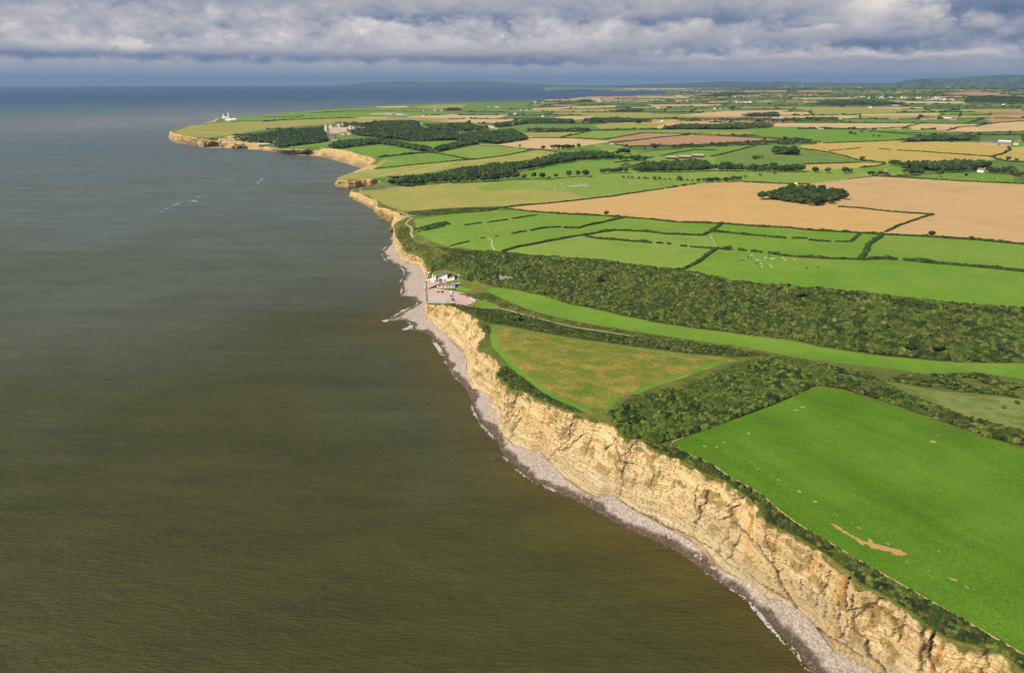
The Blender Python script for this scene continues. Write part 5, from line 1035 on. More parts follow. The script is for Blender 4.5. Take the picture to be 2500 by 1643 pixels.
for x, y, s, lab in [(1388,434,1.0,'round tree left of the paired trees by the lane'),(1411,432,.95,'left one of the paired trees by the lane'),(1429,432,1.05,'right one of the paired trees by the lane'),(1357.6,435,.7,'small tree left of the round lane tree'),(1269,360,.65,'tiny lone tree on the stubble edge'),(1326,366.5,.8,'lone round tree below the stubble corner'),
    (1574,367.5,.9,'lone tree on the left end of the barn field hedge'),(1597,366,1.1,'large tree in the hedge below the ploughed field'),(1538,364,.5,'small tree left of the hedge trees'),(1280,438.5,.95,'first of three garden trees right of the strip wood'),(1303,437.5,1.1,'second of three garden trees right of the strip wood'),(1324,436.5,1.05,'third of three garden trees right of the strip wood'),(1341,439,.6,'low bushy tree at the end of the garden trees'),
    (1597,441,.7,'small tree on the pasture bank, left one'),(1659,441.5,.75,'small tree on the pasture bank, right one'),(1989.6,422,1.0,'round tree right of the dark tree row'),(2020,423,1.0,'second round tree right of the dark tree row'),(2062,424,1.0,'big spreading tree before the narrow barley'),(2075,423.5,.9,'tree beside the big spreading tree'),(2293,432.5,1.1,'lone spreading tree in the bright paddock'),(2358,431.5,.55,'small dark tree in the bright paddock'),(2104,394,.85,'lone tree at the foot of the barley hedge'),
    (2076,329,.9,'left tree of the hedge clump in the bright field'),(2086,331.5,.85,'middle tree of the hedge clump in the bright field'),(2103,325,.6,'right tree of the hedge clump in the bright field'),(2146,336,.9,'lone dark tree on the bright field'),(2132,334.5,.5,'small bush tree on the bright field'),(1480,527.5,.62,'lone bushy tree on the stubble hedge'),(2274,577.5,.6,'lone tree leaning on the right stubble hedge'),(2372,586,.5,'low bush on the right stubble hedge'),
    (1916,344,1.0,'tall tree above the domed copse'),(1866,347,.9,'tree at the right end of the ploughed field'),(1826,350,.9,'tree in the thicket below the ploughed field'),(2245,288,1.1,'dark tree left of the red farm buildings'),(2293,287,.8,'tree in the middle of the red farm'),(2342,287,.9,'tree right of the red farm'),(2460,394,.9,'dark tree on the right barley hedge'),(2480,396,.7,'low tree on the right barley hedge')]:
    tree(x, y, lab, None, s=s)
row([(1468,424.5),(1490,424),(1526,423)], 7, 'tree in the small group on the lane left of the wood', 'small group on the lane', s=.85, jit=2.5)
row([(1508,378),(1521,377),(1533,376)], 4, 'tree in the small copse right of the strip wood', 'small copse right of the strip wood', s=1.0, jit=2)
row([(1345,364),(1380,366),(1410,364)], 8, 'dark tree behind the strip wood below the pale stubble', 'trees below the pale stubble', s=1.05, jit=4)
row([(1512,392),(1540,393),(1576,395)], 8, 'tree of the rounded clump right of the strip wood', 'rounded clump right of the strip wood', jit=4)
row([(1708,447),(1740,446),(1775,445),(1806,442)], 14, 'bushy tree of the low clump at the top of the stubble', 'low clump at the stubble top', s=.75, jit=3)
row([(2420,423),(2435,424),(2450,424)], 6, 'tree right of the white house', 'trees right of the white house', s=.9, jit=3)
row([(2462,424),(2480,430),(2500,433),(2530,440)], 9, 'dark tree at the right edge beyond the paddock', 'dark trees at the right edge', s=1.0, jit=3)
row([(2120,428),(2140,429),(2160,430)], 5, 'bushy tree left of the paddock lane', 'bushy trees by the paddock lane', s=.6, jit=3)
row([(1838,389),(1850,387),(1860,386)], 4, 'scrubby bush on the rough mound', 'bushes on the rough mound', kinds=(5, 6), s=1.2, jit=2.5)
row([(1520,435),(1580,438),(1640,440),(1690,443)], 14, 'small reddish thorn bush along the pasture bank', 'thorn bushes on the pasture bank', kinds=(5, 6), s=.7, jit=3)
for x, y, s, lab in [(1818,434,.8,'small bush on the pasture beside the clump'),(1855,430,1.0,'dark bush on the upper sheep pasture'),(1890,425,1.0,'russet thorn clump on the upper sheep pasture'),(1440.6,434,.6,'tiny bush below the paired trees'),(2449,997,.35,'small dark bush in the pale pasture, left one'),(2482,986,.35,'small dark bush in the pale pasture, right one'),(1262,784,.8,'round dark bush on the bramble bank'),(1465,690,1.1,'rounded dark bush high on the valley side'),
                    (2285,862,2.0,'big round dark bush at the foot of the valley side'),(2222,858,1.5,'dark pointed bush beside the big round bush'),(1950,730,1.8,'dark rounded bush in the upper scrub'),(1774,795,1.2,'dark bush at the edge of the valley floor'),(1544,838,.25,'tiny thorn at the meadow edge')]:
    tree(x, y, lab, None, kinds=(5, 6) if s < 1.05 else (0, 3), s=s * (1 if s < 1.05 else .42), name='bush', cat='bush')
# ------------------------------------------------------------------ buildings, vehicles, animals, people
class MB:
    """collects faces with a material slot each and links them as one mesh object"""
    def __init__(s): s.v = []; s.f = []; s.m = []
    def add(s, vs, fs, m=0):
        b = len(s.v); s.v += [tuple(v) for v in vs]; s.f += [tuple(b + i for i in f) for f in fs]; s.m += [m] * len(fs); return s
    def box(s, x0, x1, y0, y1, z0, z1, m=0, tx=0.0, ty=0.0):
        return s.add([(x0,y0,z0),(x1,y0,z0),(x1,y1,z0),(x0,y1,z0),(x0+tx,y0+ty,z1),(x1-tx,y0+ty,z1),(x1-tx,y1-ty,z1),(x0+tx,y1-ty,z1)], [(3,2,1,0),(4,5,6,7),(0,1,5,4),(1,2,6,5),(2,3,7,6),(3,0,4,7)], m)
    def prism(s, poly, y0, y1, m=0):
        """polygon in x,z drawn out along y"""
        n = len(poly); return s.add([(x, y0, z) for x, z in poly] + [(x, y1, z) for x, z in poly], [tuple(range(n)), tuple(range(2 * n - 1, n - 1, -1))] + [(i, i + n, (i + 1) % n + n, (i + 1) % n) for i in range(n)], m)
    def lathe(s, prof, k=16, m=0, c=(0, 0)):
        vs = [(c[0] + r * math.cos(6.28319 * i / k), c[1] + r * math.sin(6.28319 * i / k), z) for r, z in prof for i in range(k)]; n = len(prof)
        return s.add(vs, [(a * k + i, a * k + (i + 1) % k, (a + 1) * k + (i + 1) % k, (a + 1) * k + i) for a in range(n - 1) for i in range(k)] + [tuple(range((n - 1) * k, n * k))], m)
    def build(s, name, mats, parent=None, smooth=False):
        me = bpy.data.meshes.new(name); me.from_pydata(s.v, [], s.f)
        for m in (mats if isinstance(mats, (list, tuple)) else [mats]): me.materials.append(m)
        me.polygons.foreach_set('material_index', s.m); me.polygons.foreach_set('use_smooth', [smooth] * len(s.f)); me.update(); return obj(name, me, parent)
def pm(name, rgb, rough=.7, **k): M[name] = plain(name, L(*rgb, KI), rough, **k)
M['white'] = plain('white_render', (.78,.76,.72), .8, .05, .6); M['slate'] = plain('grey_brown_slate', (.115,.10,.105), .8, .18, 1.5); M['slate2'] = plain('brown_slate', (.10,.075,.065), .8, .2, 1.5); M['glass'] = plain('dark_window_glass', (.025,.028,.032), .15, .1, 1, .5)
M['redpaint'] = plain('red_paint', (.42,.05,.04), .6, .1); M['greenmetal'] = plain('green_painted_metal', (.05,.17,.14), .55, .1); M['grayroof'] = plain('grey_flat_roof', (.16,.155,.17), .85, .15); M['stone'] = plain('grey_stone', (.36,.31,.25), .95, .25, .8); M['castlestone'] = plain('castle_stone', (.56,.46,.34), .95, .3, .25); M['tile'] = plain('red_brown_tiles', (.22,.11,.07), .9, .2, 1)
M['darkwood'] = plain('dark_timber', (.05,.035,.028), .9, .2); M['tyre'] = plain('black_rubber', (.02,.02,.02), .9, .1); M['chrome'] = plain('dull_metal', (.4,.4,.4), .4, .05); M['polewood'] = plain('weathered_pole_wood', (.12,.095,.07), .95, .2); M['shedroof'] = plain('pinkish_sheet_roof', (.36,.26,.22), .8, .15, .3); M['barnroof'] = plain('grey_sheet_roof', (.30,.28,.30), .7, .15, .3); M['rust'] = plain('rusty_red_sheet', (.28,.10,.07), .85, .2, .4); M['lightgrey'] = plain('light_grey_sheet', (.55,.56,.58), .6, .08, .3); M['steel'] = plain('galvanised_steel', (.45,.46,.47), .45, .08)
M['skin'] = plain('skin', (.45,.27,.19), .7, .05); M['hair'] = plain('dark_hair', (.03,.022,.016), .8, .2)
def at(px, py, dz=0.0): x, y = G1(px, py); return (x, y, float(zat(x, y)) + dz)
def facing(p, extra=0.0):
    """turn so that the local -y side looks back at the point the photograph was taken from"""
    return -math.atan2(p[0], p[1]) + extra
# --- white beach building: two lean-to roofed blocks, low wing and entrance towers
def lifeguard_building():
    p = at(1075, 686.6); r = empty('beach_building', p, facing(p, math.radians(-4)), 1.08); tag(r, 'white beach building with steep slate lean-to roofs beside the pebble beach', 'building')
    w = MB(); w.prism([(-6.5,-1),(-6.5,2.6),(8.5,9.4),(8.5,-1)], 0, 13); w.prism([(8.5,-1),(8.5,3.4),(17,6.6),(17,-1)], -1.5, 8); w.prism([(-14,-1),(-14,2.2),(-6.5,5.0),(-6.5,-1)], 2.5, 11); w.build('wall', M['white'], r)
    f = MB()
    for x0, z0, x1, z1, y0, y1 in ((-7.4,2.35,8.9,9.75,-.5,13.5),(8.55,3.55,17.4,6.95,-1.9,8.4),(-14.6,2.2,-6.55,5.2,2.1,11.4)): f.prism([(x0,z0),(x1,z1),(x1,z1+.35),(x0,z0+.35)], y0, y1)
    roof = f.build('roof', M['slate'], r)
    k = MB()
    for x in (1.2, 2.6): k.box(x, x + .8, 4.2, 5.2, 6.5, 7.0)
    k.build('rooflight', M['glass'], roof)
    t = MB(); t.box(-9.2,-5.0,-2.0,2.4,-1,5.0); t.prism([(-9.2,5.0),(-7.9,5.0),(-7.9,7.6),(-9.2,8.2)], -2.0, 2.0); t.prism([(-6.3,5.0),(-5.0,5.0),(-5.0,7.0),(-6.3,7.8)], -2.0, 2.0); t.build('entrance_tower', M['white'], r)
    d = MB(); d.box(-6.9,-5.6,-2.06,-1.9,-.3,2.3); d.build('door', M['glass'], r)
    d = MB(); d.box(-1.6,2.2,-.06,.1,0,3.0); d.build('garage_door', M['slate2'], r)
    for a in (4.2, 6.2):
        d = MB(); d.box(a,a+1.1,-.06,.1,.3,2.4); d.build('window', M['glass'], r)
lifeguard_building()
def cafe():
    p = at(1092, 703.5); r = empty('beach_cafe', p, facing(p, math.radians(-8))); tag(r, 'low cream beach cafe with a grey flat roof and red trim by the forecourt', 'cafe')
    w = MB(); w.box(-7,9.5,0,7,-1,3.6); w.add([(-13.5,3.0,-1),(-7,0,-1),(-3,6.5,-1),(-9.5,9.5,-1),(-13.5,3.0,3.6),(-7,0,3.6),(-3,6.5,3.6),(-9.5,9.5,3.6)], [(4,5,6,7),(0,1,5,4),(1,2,6,5),(2,3,7,6),(3,0,4,7)]); w.build('wall', plain('cream_render', (.66,.58,.48), .8, .06), r)
    f = MB(); f.box(-7.2,9.9,-.4,7.4,3.62,4.0); f.add([(-14.2,2.9,3.66),(-7.1,-.5,3.66),(-2.6,6.7,3.66),(-9.7,10,3.66),(-14.2,2.9,4.03),(-7.1,-.5,4.03),(-2.6,6.7,4.03),(-9.7,10,4.03)], [(3,2,1,0),(4,5,6,7),(0,1,5,4),(1,2,6,5),(2,3,7,6),(3,0,4,7)]); roof = f.build('roof', M['grayroof'], r)
    v = MB(); v.box(5.5,6.6,3,4,4.0,4.9); v.box(-2,-1.2,4,4.8,4.0,4.7); v.build('roof_vent', M['white'], roof)
    for x in (-5.2, -1.0, 2.4, 6.2):
        g = MB(); g.box(x,x+1.5,-.07,.1,1.3,2.6); g.build('window', M['glass'], r)
    g = MB(); g.box(-6.6,-5.7,-.08,.1,0,2.3); g.box(.8,1.7,-.08,.1,.1,1.0); g.build('red_panel', M['redpaint'], r)
    g = MB(); g.add([(-13.4,2.86,2.5),(-7.1,-.06,2.5),(-7.1,-.06,3.3),(-13.4,2.86,3.3)], [(0,1,2,3)]); g.add([(-13.3,2.7,2.5),(-9.8,1.1,2.5),(-9.8,1.1,3.3),(-13.3,2.7,3.3)], [(0,1,2,3)]); g.build('shop_fascia', M['redpaint'], r)
    g = MB(); g.add([(-12,2.05,1.0),(-8.4,.4,1.0),(-8.4,.4,2.3),(-12,2.05,2.3)], [(0,1,2,3)]); g.build('shop_window', M['glass'], r)
cafe()
p = at(1116, 697.5); r = empty('storage_container', p, facing(p, .1)); tag(r, 'green metal container standing behind the beach cafe', 'container'); b = MB(); b.box(-4.6,4.6,0,2.6,-.3,2.6)
for i in range(15): b.box(-4.5 + i * .61, -4.2 + i * .61, -.06, 0, 0, 2.5)
b.build('body', M['greenmetal'], r); b = MB(); b.box(-4.65,4.65,-.05,2.65,2.61,2.75); b.build('roof_panel', M['lightgrey'], r)
p = at(1056, 703); r = empty('timber_deck', p, facing(p, .5)); tag(r, 'dark sloping timber ramp with rails left of the cafe', 'ramp'); b = MB(); b.prism([(-6,-.3),(6,-.3),(6,2.3),(5,2.3)], -1.5, 1.5); b.build('ramp_deck', M['darkwood'], r); b = MB()
for i in range(7):
    for y in (-1.5, 1.4): b.box(-5.5 + i * 1.8, -5.4 + i * 1.8, y, y + .1, 0 + i * .4, 1.1 + i * .4)
b.build('rail', M['darkwood'], r)
p = at(1047.5, 670.5); r = empty('white_dome', p, 0); tag(r, 'small white ball on a post on the slope above the beach', 'marker'); b = MB(); b.lathe([(.15,-.5),(.15,1.3)], 8); b.build('post', M['steel'], r); b = MB(); b.lathe([(.25,1.2),(1.0,1.6),(1.35,2.4),(1.1,3.2),(.5,3.7),(.05,3.8)], 14); b.build('ball', M['white'], r, True)
for x, y, lab in ((1116.5, 684.5, 'left one of the flag poles beside the white beach building'), (1119.5, 685.5, 'right one of the flag poles beside the white beach building')):
    p = at(x, y); r = empty('flag_pole', p, facing(p)); tag(r, lab, 'flag pole', 'flag poles by the beach building'); b = MB(); b.lathe([(.09,-.4),(.06,8.5)], 8); b.build('pole', M['white'], r); b = MB(); b.add([(.06,0,6.6),(1.6,.25,6.4),(1.5,.1,7.7),(.06,0,8.2)], [(0,1,2,3)]); b.build('flag', M['white'], r)
for x, y, h, lab in ((1060.6, 688.5, 5.0, 'left thin white post on the forecourt'), (1065.5, 689, 6.0, 'right dark post on the forecourt')):
    p = at(x, y); b = MB(); b.lathe([(.12,-.4),(.08,h),(.01,h+.1)], 8); o = b.build('post', M['white' if 'white' in lab else 'darkwood']); o.location = p; tag(o, lab, 'post')
def wall_line(px, h, w, label, mat='stone', name='stone_wall'):
    c = resample(G(px), 1.5); t = np.gradient(c, axis=0); t /= np.hypot(*t.T)[:, None]; nr = np.c_[-t[:, 1], t[:, 0]] * w / 2; z = zat(c[:, 0], c[:, 1]); n = len(c); hh = h * (.9 + .2 * rng.random(n))
    V = np.stack([np.c_[c + nr, z - .3], np.c_[c + nr * .8, z + hh], np.c_[c - nr * .8, z + hh], np.c_[c - nr, z - .3]], 1).reshape(-1, 3); o = obj(name, npmesh(name, V, np.r_[gridfaces(n, 4), [[0, 1, 2, 3], [n * 4 - 1, n * 4 - 2, n * 4 - 3, n * 4 - 4]]], M[mat])); tag(o, label, 'wall')
wall_line([(1041.5,736),(1041,722),(1040,706),(1040,690),(1044,677)], 1.1, .8, 'low stone sea wall between the pebble beach and the forecourt')
wall_line([(1733.5,575),(1740,586),(1748,602)], 1.0, .9, 'short pale stone wall between two green fields')
wall_line([(1152,748),(1157,741),(1164,735),(1170,733.5)], .7, .5, 'curved pale kerb wall at the end of the car park')
wall_line([(1098,708.5),(1115,711),(1130,713.5),(1138,716)], .9, .6, 'dark stone wall along the lane by the stream', 'darkwood')
wall_line([(884,467.2),(940,461),(992,457.4)], 1.2, 1.4, 'long pale stone wall along the top of the olive pasture')
wall_line([(1073,451),(1103,449.3)], 1.2, 1.4, 'short pale stone wall by the strip wood')
wall_line([(1170,353.6),(1240,357),(1292,362)], 1.4, 1.4, 'pale lane wall under the stubble field corner')
# --- cars
def car_meshes(kind):
    l, w = (4.3, 1.75) if kind == 'car' else (5.2, 2.0)
    b = MB()
    if kind == 'car': prof = [(-2.1,.3),(2.1,.3),(2.15,.65),(1.95,.9),(1.05,1.0),(.45,1.45),(-1.2,1.48),(-1.95,1.0),(-2.15,.9)]
    else: prof = [(-2.55,.35),(2.55,.35),(2.6,.9),(2.2,1.25),(1.6,2.1),(1.2,2.25),(-2.4,2.25),(-2.6,1.9)]
    b.prism(prof, -w / 2, w / 2)
    g = MB(); y = w / 2 + .015
    if kind == 'car':
        for s in (-1, 1): g.add([(-1.6,s*y,1.0),(.85,s*y,1.0),(.35,s*y,1.38),(-1.1,s*y,1.4)], [(0,1,2,3) if s < 0 else (3,2,1,0)])
        g.add([(1.06,-.75,1.03),(1.06,.75,1.03),(.5,.68,1.44),(.5,-.68,1.44)], [(0,1,2,3)]); g.add([(-1.26,.68,1.47),(-1.26,-.68,1.47),(-1.95,-.75,1.04),(-1.95,.75,1.04)], [(3,2,1,0)])
    else:
        for s in (-1, 1): g.add([(.5,s*y,1.25),(1.9,s*y,1.25),(1.5,s*y,1.95),(.5,s*y,1.95)], [(0,1,2,3) if s < 0 else (3,2,1,0)])
        g.add([(2.22,-.85,1.3),(2.22,.85,1.3),(1.64,.8,2.08),(1.64,-.8,2.08)], [(0,1,2,3)])
    wh = MB(); r = .33
    for k in range(12):
        a, c_ = 6.2832 * k / 12, 6.2832 * (k + 1) / 12; wh.add([(math.cos(a)*r,-.11,math.sin(a)*r),(math.cos(c_)*r,-.11,math.sin(c_)*r),(math.cos(c_)*r,.11,math.sin(c_)*r),(math.cos(a)*r,.11,math.sin(a)*r),(0,-.12,0),(0,.12,0)], [(0,1,2,3),(1,0,4),(3,2,5)])
    return b, g, wh, w, l
def car(px, py, color, label, rz, kind='car', group='cars parked by the beach'):
    p = at(px, py, .05); r = empty('parked_car' if kind == 'car' else 'parked_van', p, rz); tag(r, label, kind, group)
    b, g, wh, w, l = car_meshes(kind); b.build('body', M.setdefault('paint' + color[0], plain(color[0] + '_car_paint', color[1], .3, .03, 1, .5)), r); g.build('windows', M['glass'], r)
    for sx in (-1, 1):
        for sy in (-1, 1): o = wh.build('wheel', M['tyre'], r); o.location = (sx * l * .31, sy * (w / 2 - .08), .33)
RED, WHITE, BLACK, BLUE, GREY, NAVY, ORANGE, SILVER = ('red', (.42,.02,.025)), ('white', (.75,.75,.75)), ('black', (.02,.02,.022)), ('blue', (.02,.17,.42)), ('grey', (.14,.14,.15)), ('dark_blue', (.05,.06,.11)), ('orange', (.62,.13,.02)), ('silver', (.5,.5,.52))
for a in [(1069.6,713.5,RED,'red car standing on the forecourt in front of the cafe',1.45),(1079.7,713.5,BLACK,'black car beside the red one in front of the cafe',1.2),(1103,724,GREY,'grey car at the top of the left row in the car park',.1),(1105.5,731,BLUE,'bright blue car in the left row of the car park',.15),(1107,735.3,NAVY,'dark blue car below the bright blue one',.1),(1106.6,738.6,WHITE,'white car above the orange one in the car park',.12),(1109,743,ORANGE,'orange car at the bottom of the left row',-.2),
          (1142.7,725,RED,'red car at the top right corner of the car park',-.35),(1147.5,728,SILVER,'silver car next to the top right red one',-.4),(1152,731,WHITE,'upper white car at the right end of the car park',-.35),(1156.5,733,WHITE,'lower white car at the right end of the car park',-.35),(1147.5,746.5,RED,'red car alone at the bottom right of the car park',-.2),(1077,691.5,RED,'red car parked behind the cafe',.1),(1083.7,691.2,WHITE,'white car parked behind the cafe',.15)]: car(*a)
car(1102.5, 715.5, WHITE, 'white van parked at the lane end near the cafe', 1.5, 'van'); car(1046.5, 686.5, WHITE, 'white van parked by the sea wall', .2, 'van')
# --- people
def person(px, py, label, top, legs, turn, stride=.22):
    p = at(px, py); r = empty('person', p, turn); tag(r, label, 'person')
    J = [((0,0,.95),.15),((0,0,1.15),.15),((0,0,1.38),.16),((0,0,1.5),.07),((0,.0,1.6),.085),((0,.01,1.7),.09),
         ((.1,0,.9),.11),((.11,stride*.5,.5),.075),((.11,stride,.08),.055),((.11,stride+.16,.04),.045),((-.1,0,.9),.11),((-.11,-stride*.3,.5),.075),((-.11,-stride*1.1,.09),.055),((-.11,-stride*1.1+.15,.04),.045),
         ((.2,0,1.4),.065),((.27,-.06,1.12),.05),((.27,.05,.86),.035),((.27,.09,.76),.04),((-.2,0,1.4),.065),((-.27,.08,1.13),.05),((-.26,.2,.9),.035),((-.26,.25,.81),.04)]
    E_ = [(0,1),(1,2),(2,3),(3,4),(4,5),(0,6),(6,7),(7,8),(8,9),(0,10),(10,11),(11,12),(12,13),(2,14),(14,15),(15,16),(16,17),(2,18),(18,19),(19,20),(20,21)]
    me = bpy.data.meshes.new('body'); me.from_pydata([j[0] for j in J], E_, []); o = obj('body', me, r); md = o.modifiers.new('Skin', 'SKIN'); me.skin_vertices or me.attributes
    for i, (_, rad) in enumerate(J): me.skin_vertices[0].data[i].radius = (rad, rad)
    me.skin_vertices[0].data[0].use_root = True; s = o.modifiers.new('Sub', 'SUBSURF'); s.levels = s.render_levels = 1
    m, t = new_mat('clothes_' + label[:12].replace(' ', '_')); tc = t.n('ShaderNodeTexCoord'); sp = t.n('ShaderNodeSeparateXYZ', ins={0: tc.outputs['Object']})
    t2 = t.ramp(t.m('DIVIDE', sp.outputs[2], 2.0), [(0, legs), (.47, top), (.745, (.45,.27,.19))], 'CONSTANT'); finish(t, t2, .9); me.materials.append(m)
    h = MB(); h.lathe([(.1,1.64),(.115,1.72),(.09,1.8),(.03,1.83)], 10); h.build('hair', M['hair'], r, True)
for a in [(1178.5,741.5,'person in grey standing on the lawn by the car park',(.4,.4,.42),(.12,.12,.14),.4),(1219,751.8,'person in pale blue walking on the valley path',(.35,.45,.6),(.1,.1,.14),1.0),(1460,1010.6,'walker in red at the corner of the dry meadow',(.5,.1,.09),(.1,.1,.12),.8),(1466.5,1011,'walker in white at the corner of the dry meadow',(.75,.75,.8),(.12,.12,.16),.7),(1475,1011.3,'walker in dark red behind the others at the meadow corner',(.2,.04,.05),(.08,.08,.1),.9),(1507,1009.5,'walker in blue on the path by the thicket',(.12,.2,.5),(.2,.2,.24),1.1),(1040.8,689.5,'person in dark clothes by the sea wall',(.06,.05,.06),(.05,.05,.07),.2)]: person(*a)
# --- cattle and sheep
def beast(kind, pal, seed):
    lr = np.random.default_rng(seed); k = 1.0 if kind == 'cow' else .52
    J = [((-.95,0,1.15),.30),((-.3,0,1.12),.38),((.45,0,1.15),.36),((.85,0,1.2),.26),((1.15,0,1.22),.18),((1.45,0,1.1 if kind == 'cow' else 1.3),.16),((1.72,0,.96 if kind == 'cow' else 1.2),.10)]
    E_ = [(i, i + 1) for i in range(6)]
    for x, s in ((-.82,0),(.62,2)):
        for y in (-.2,.2):
            b = len(J); dx = .1 if s == 0 else -.02; J += [((x,y,.85),.16),((x+dx,y*1.1,.5),.085),((x+(-.06 if s == 0 else .02),y*1.1,.28),.07),((x,y*1.1,.03),.075)]; E_ += [(s,b),(b,b+1),(b+1,b+2),(b+2,b+3)]
    b = len(J); J += [((-1.22,0,1.12),.05),((-1.3,0,.6),.04)]; E_ += [(0,b),(b,b+1)]
    for y in (-1, 1): b = len(J); J.append(((1.4,y*.24,1.2 if kind == 'cow' else 1.36),.05)); E_.append((5,b))
    f = 1.5 if kind == 'sheep' else 1.0
    me = bpy.data.meshes.new('b'); me.from_pydata([tuple(c * k for c in j[0]) for j in J], E_, []); o = bpy.data.objects.new('b', me); COL.objects.link(o); o.modifiers.new('Skin', 'SKIN')
    for i, (_, rad) in enumerate(J): q = rad * k * (f if i < 5 else 1.0); me.skin_vertices[0].data[i].radius = (q, q)
    me.skin_vertices[0].data[1].use_root = True; su = o.modifiers.new('S', 'SUBSURF'); su.levels = 1
    dg = bpy.context.evaluated_depsgraph_get(); out = bpy.data.meshes.new_from_object(o.evaluated_get(dg)); bpy.data.objects.remove(o); out.name = kind + '_body'
    co = np.empty(len(out.vertices) * 3); out.vertices.foreach_get('co', co); co = co.reshape(-1, 3); out.materials.clear(); out.materials.append(M['hide'])
    n = fbm(co[:, 0] * 1.6 + seed, co[:, 1] * 1.2 + co[:, 2] * 1.3, seed, 2) > .42; c = np.where(n[:, None], A(pal[0]), A(pal[1]))
    at_ = out.color_attributes.new('Col', 'FLOAT_COLOR', 'POINT'); at_.data.foreach_set('color', np.c_[c, np.ones(len(c))].astype(np.float32).ravel()); return out
M['hide'] = attr_mat('animal_hide', 3, .1, .85)
BK, WH, CR, BR = (.015,.014,.013), (.72,.68,.6), (.66,.52,.36), (.22,.10,.05)
COWS = {'black': beast('cow', (BK, BK), 1), 'pied': beast('cow', (BK, WH), 2), 'white': beast('cow', (WH, CR), 3), 'tan': beast('cow', (CR, BR), 4)}; SHEEP = beast('sheep', (WH, (.62,.58,.48)), 5)
Z3 = lambda x, y: (1500 + .21 * x, 400 + .21 * y)
for kind, lab, lst in (('pied', 'black and white cow in the herd in the cattle field', [(1443,1137),(1480,1132),(1540,1120),(1595,1112),(1683,1212),(1720,1142),(1790,1202),(1700,1124)]), ('black', 'all black cow in the herd in the cattle field', [(1500,1127),(1553,1100),(1650,1170),(1802,1082)]),
                       ('white', 'cream white cow in the herd in the cattle field', [(1655,1129),(1745,1137),(1757,1102),(1825,1114),(1857,1112),(1810,1184),(1830,1207),(1720,1207),(1978,1126),(1597,1072)]), ('tan', 'tan cow in the herd in the cattle field', [(1625,1100),(1707,1172),(1953,1102),(2012,1102),(2097,1124)])):
    for q in lst: o = obj('cow', COWS[kind]); o.location = at(*Z3(*q)); o.rotation_euler = (0, 0, random.choice((0, math.pi)) + random.uniform(-.6, .6)); o.scale = (1.12,) * 3; tag(o, lab, 'cow', 'cattle herd')
for q, lab in (((2232,1225),'black cow grazing alone right of the herd'),((2365,1212),'black cow furthest right in the cattle field')): o = obj('cow', COWS['black']); o.location = at(*Z3(*q)); o.rotation_euler = (0, 0, .4); o.scale = (1.12,) * 3; tag(o, lab, 'cow', 'cattle herd')
def flock(poly, n, lab, grp, s=1.0, pts=()):
    got = list(pts)[:n]; a = A(poly); rr_ = random.Random(n)
    while len(got) < n:
        x, y = rr_.uniform(a[:, 0].min(), a[:, 0].max()), rr_.uniform(a[:, 1].min(), a[:, 1].max())
        if inside(np.array([x]), np.array([y]), a)[0]: got.append((x, y))
    g = G(got)
    for x, y in g: o = obj('sheep', SHEEP); o.location = (x, y, float(zat(x, y))); o.rotation_euler = (0, 0, random.uniform(0, 6.28)); o.scale = (s,) * 3; tag(o, lab, 'sheep', grp)
flock([(1290,446),(1380,441),(1460,430),(1500,450),(1480,470),(1390,478),(1320,460)], 60, 'white sheep grazing near the ruin on the pasture', 'sheep around the ruin', 1.2, [(1100+.168*x, 400+.168*y) for x, y in ((1210,268),(1235,290),(1195,328),(1240,355),(1240,420),(1355,300),(1430,268),(1485,295),(1520,338),(1520,370),(1515,400),(1530,430),(1570,270),(1600,290),(1615,320),(1650,350),(1660,375),(1680,390),(1720,380),(1740,420),(1700,455),(1610,370),(950,345),(1590,465),(1880,380),(1955,385),(2260,300),(2170,210),(2235,200),(2370,265))])
flock([(1500,428),(1700,424),(1900,425),(2050,428),(1980,440),(1800,436),(1640,448),(1520,465)], 42, 'white sheep on the upper pasture below the dark tree row', 'sheep on the upper pasture', 1.2)
flock([(940,388),(1000,381),(1060,380),(1090,388),(1020,396),(950,402)], 45, 'white sheep on the green field above the bay', 'sheep above the bay', 1.3)
flock([(880,364),(930,362),(970,366),(930,374),(900,372)], 22, 'white sheep on the small cliff field', 'sheep on the small cliff field', 1.3)
flock([(2230,432),(2320,428),(2440,430),(2440,440),(2320,436)], 16, 'white sheep in the bright paddock by the white house', 'sheep in the paddock', 1.4)
# --- utility poles
def pole(px, py, h, label, group='utility poles'):
    p = at(px, py); r = empty('utility_pole', p, random.uniform(-.3, .3)); tag(r, label, 'pole', group); b = MB(); b.lathe([(.2,-.5),(.13,h),(.02,h+.1)], 8); b.build('pole', M['polewood'], r); b = MB(); b.box(-.9,.9,-.06,.06,h-.7,h-.55); b.build('crossarm', M['polewood'], r); b = MB()
    for x in (-.8,0,.8): b.lathe([(.06,h-.55),(.08,h-.4),(.03,h-.3)], 6, 0, (x, 0))
    b.build('insulators', M['lightgrey'], r)
for a in [(2231,610,10.5,'dark utility pole in the field right of the broad hedge'),(2331,635,10.5,'pale utility pole right of the dark one'),(2446,650,9,'thin utility pole near the right edge hedge'),(1773,506,8,'leftmost utility pole in the golden stubble'),(1835,519,8,'second utility pole in the golden stubble'),(1899,533,8,'third utility pole in the golden stubble'),(1979,552,9,'utility pole nearest the hedge in the golden stubble'),(2139,580,8,'pole beside the hedge crossing'),(1843,453,7,'pole at the top of the golden stubble'),(1629,462,7,'thin pole on the sheep pasture')]: pole(*a)
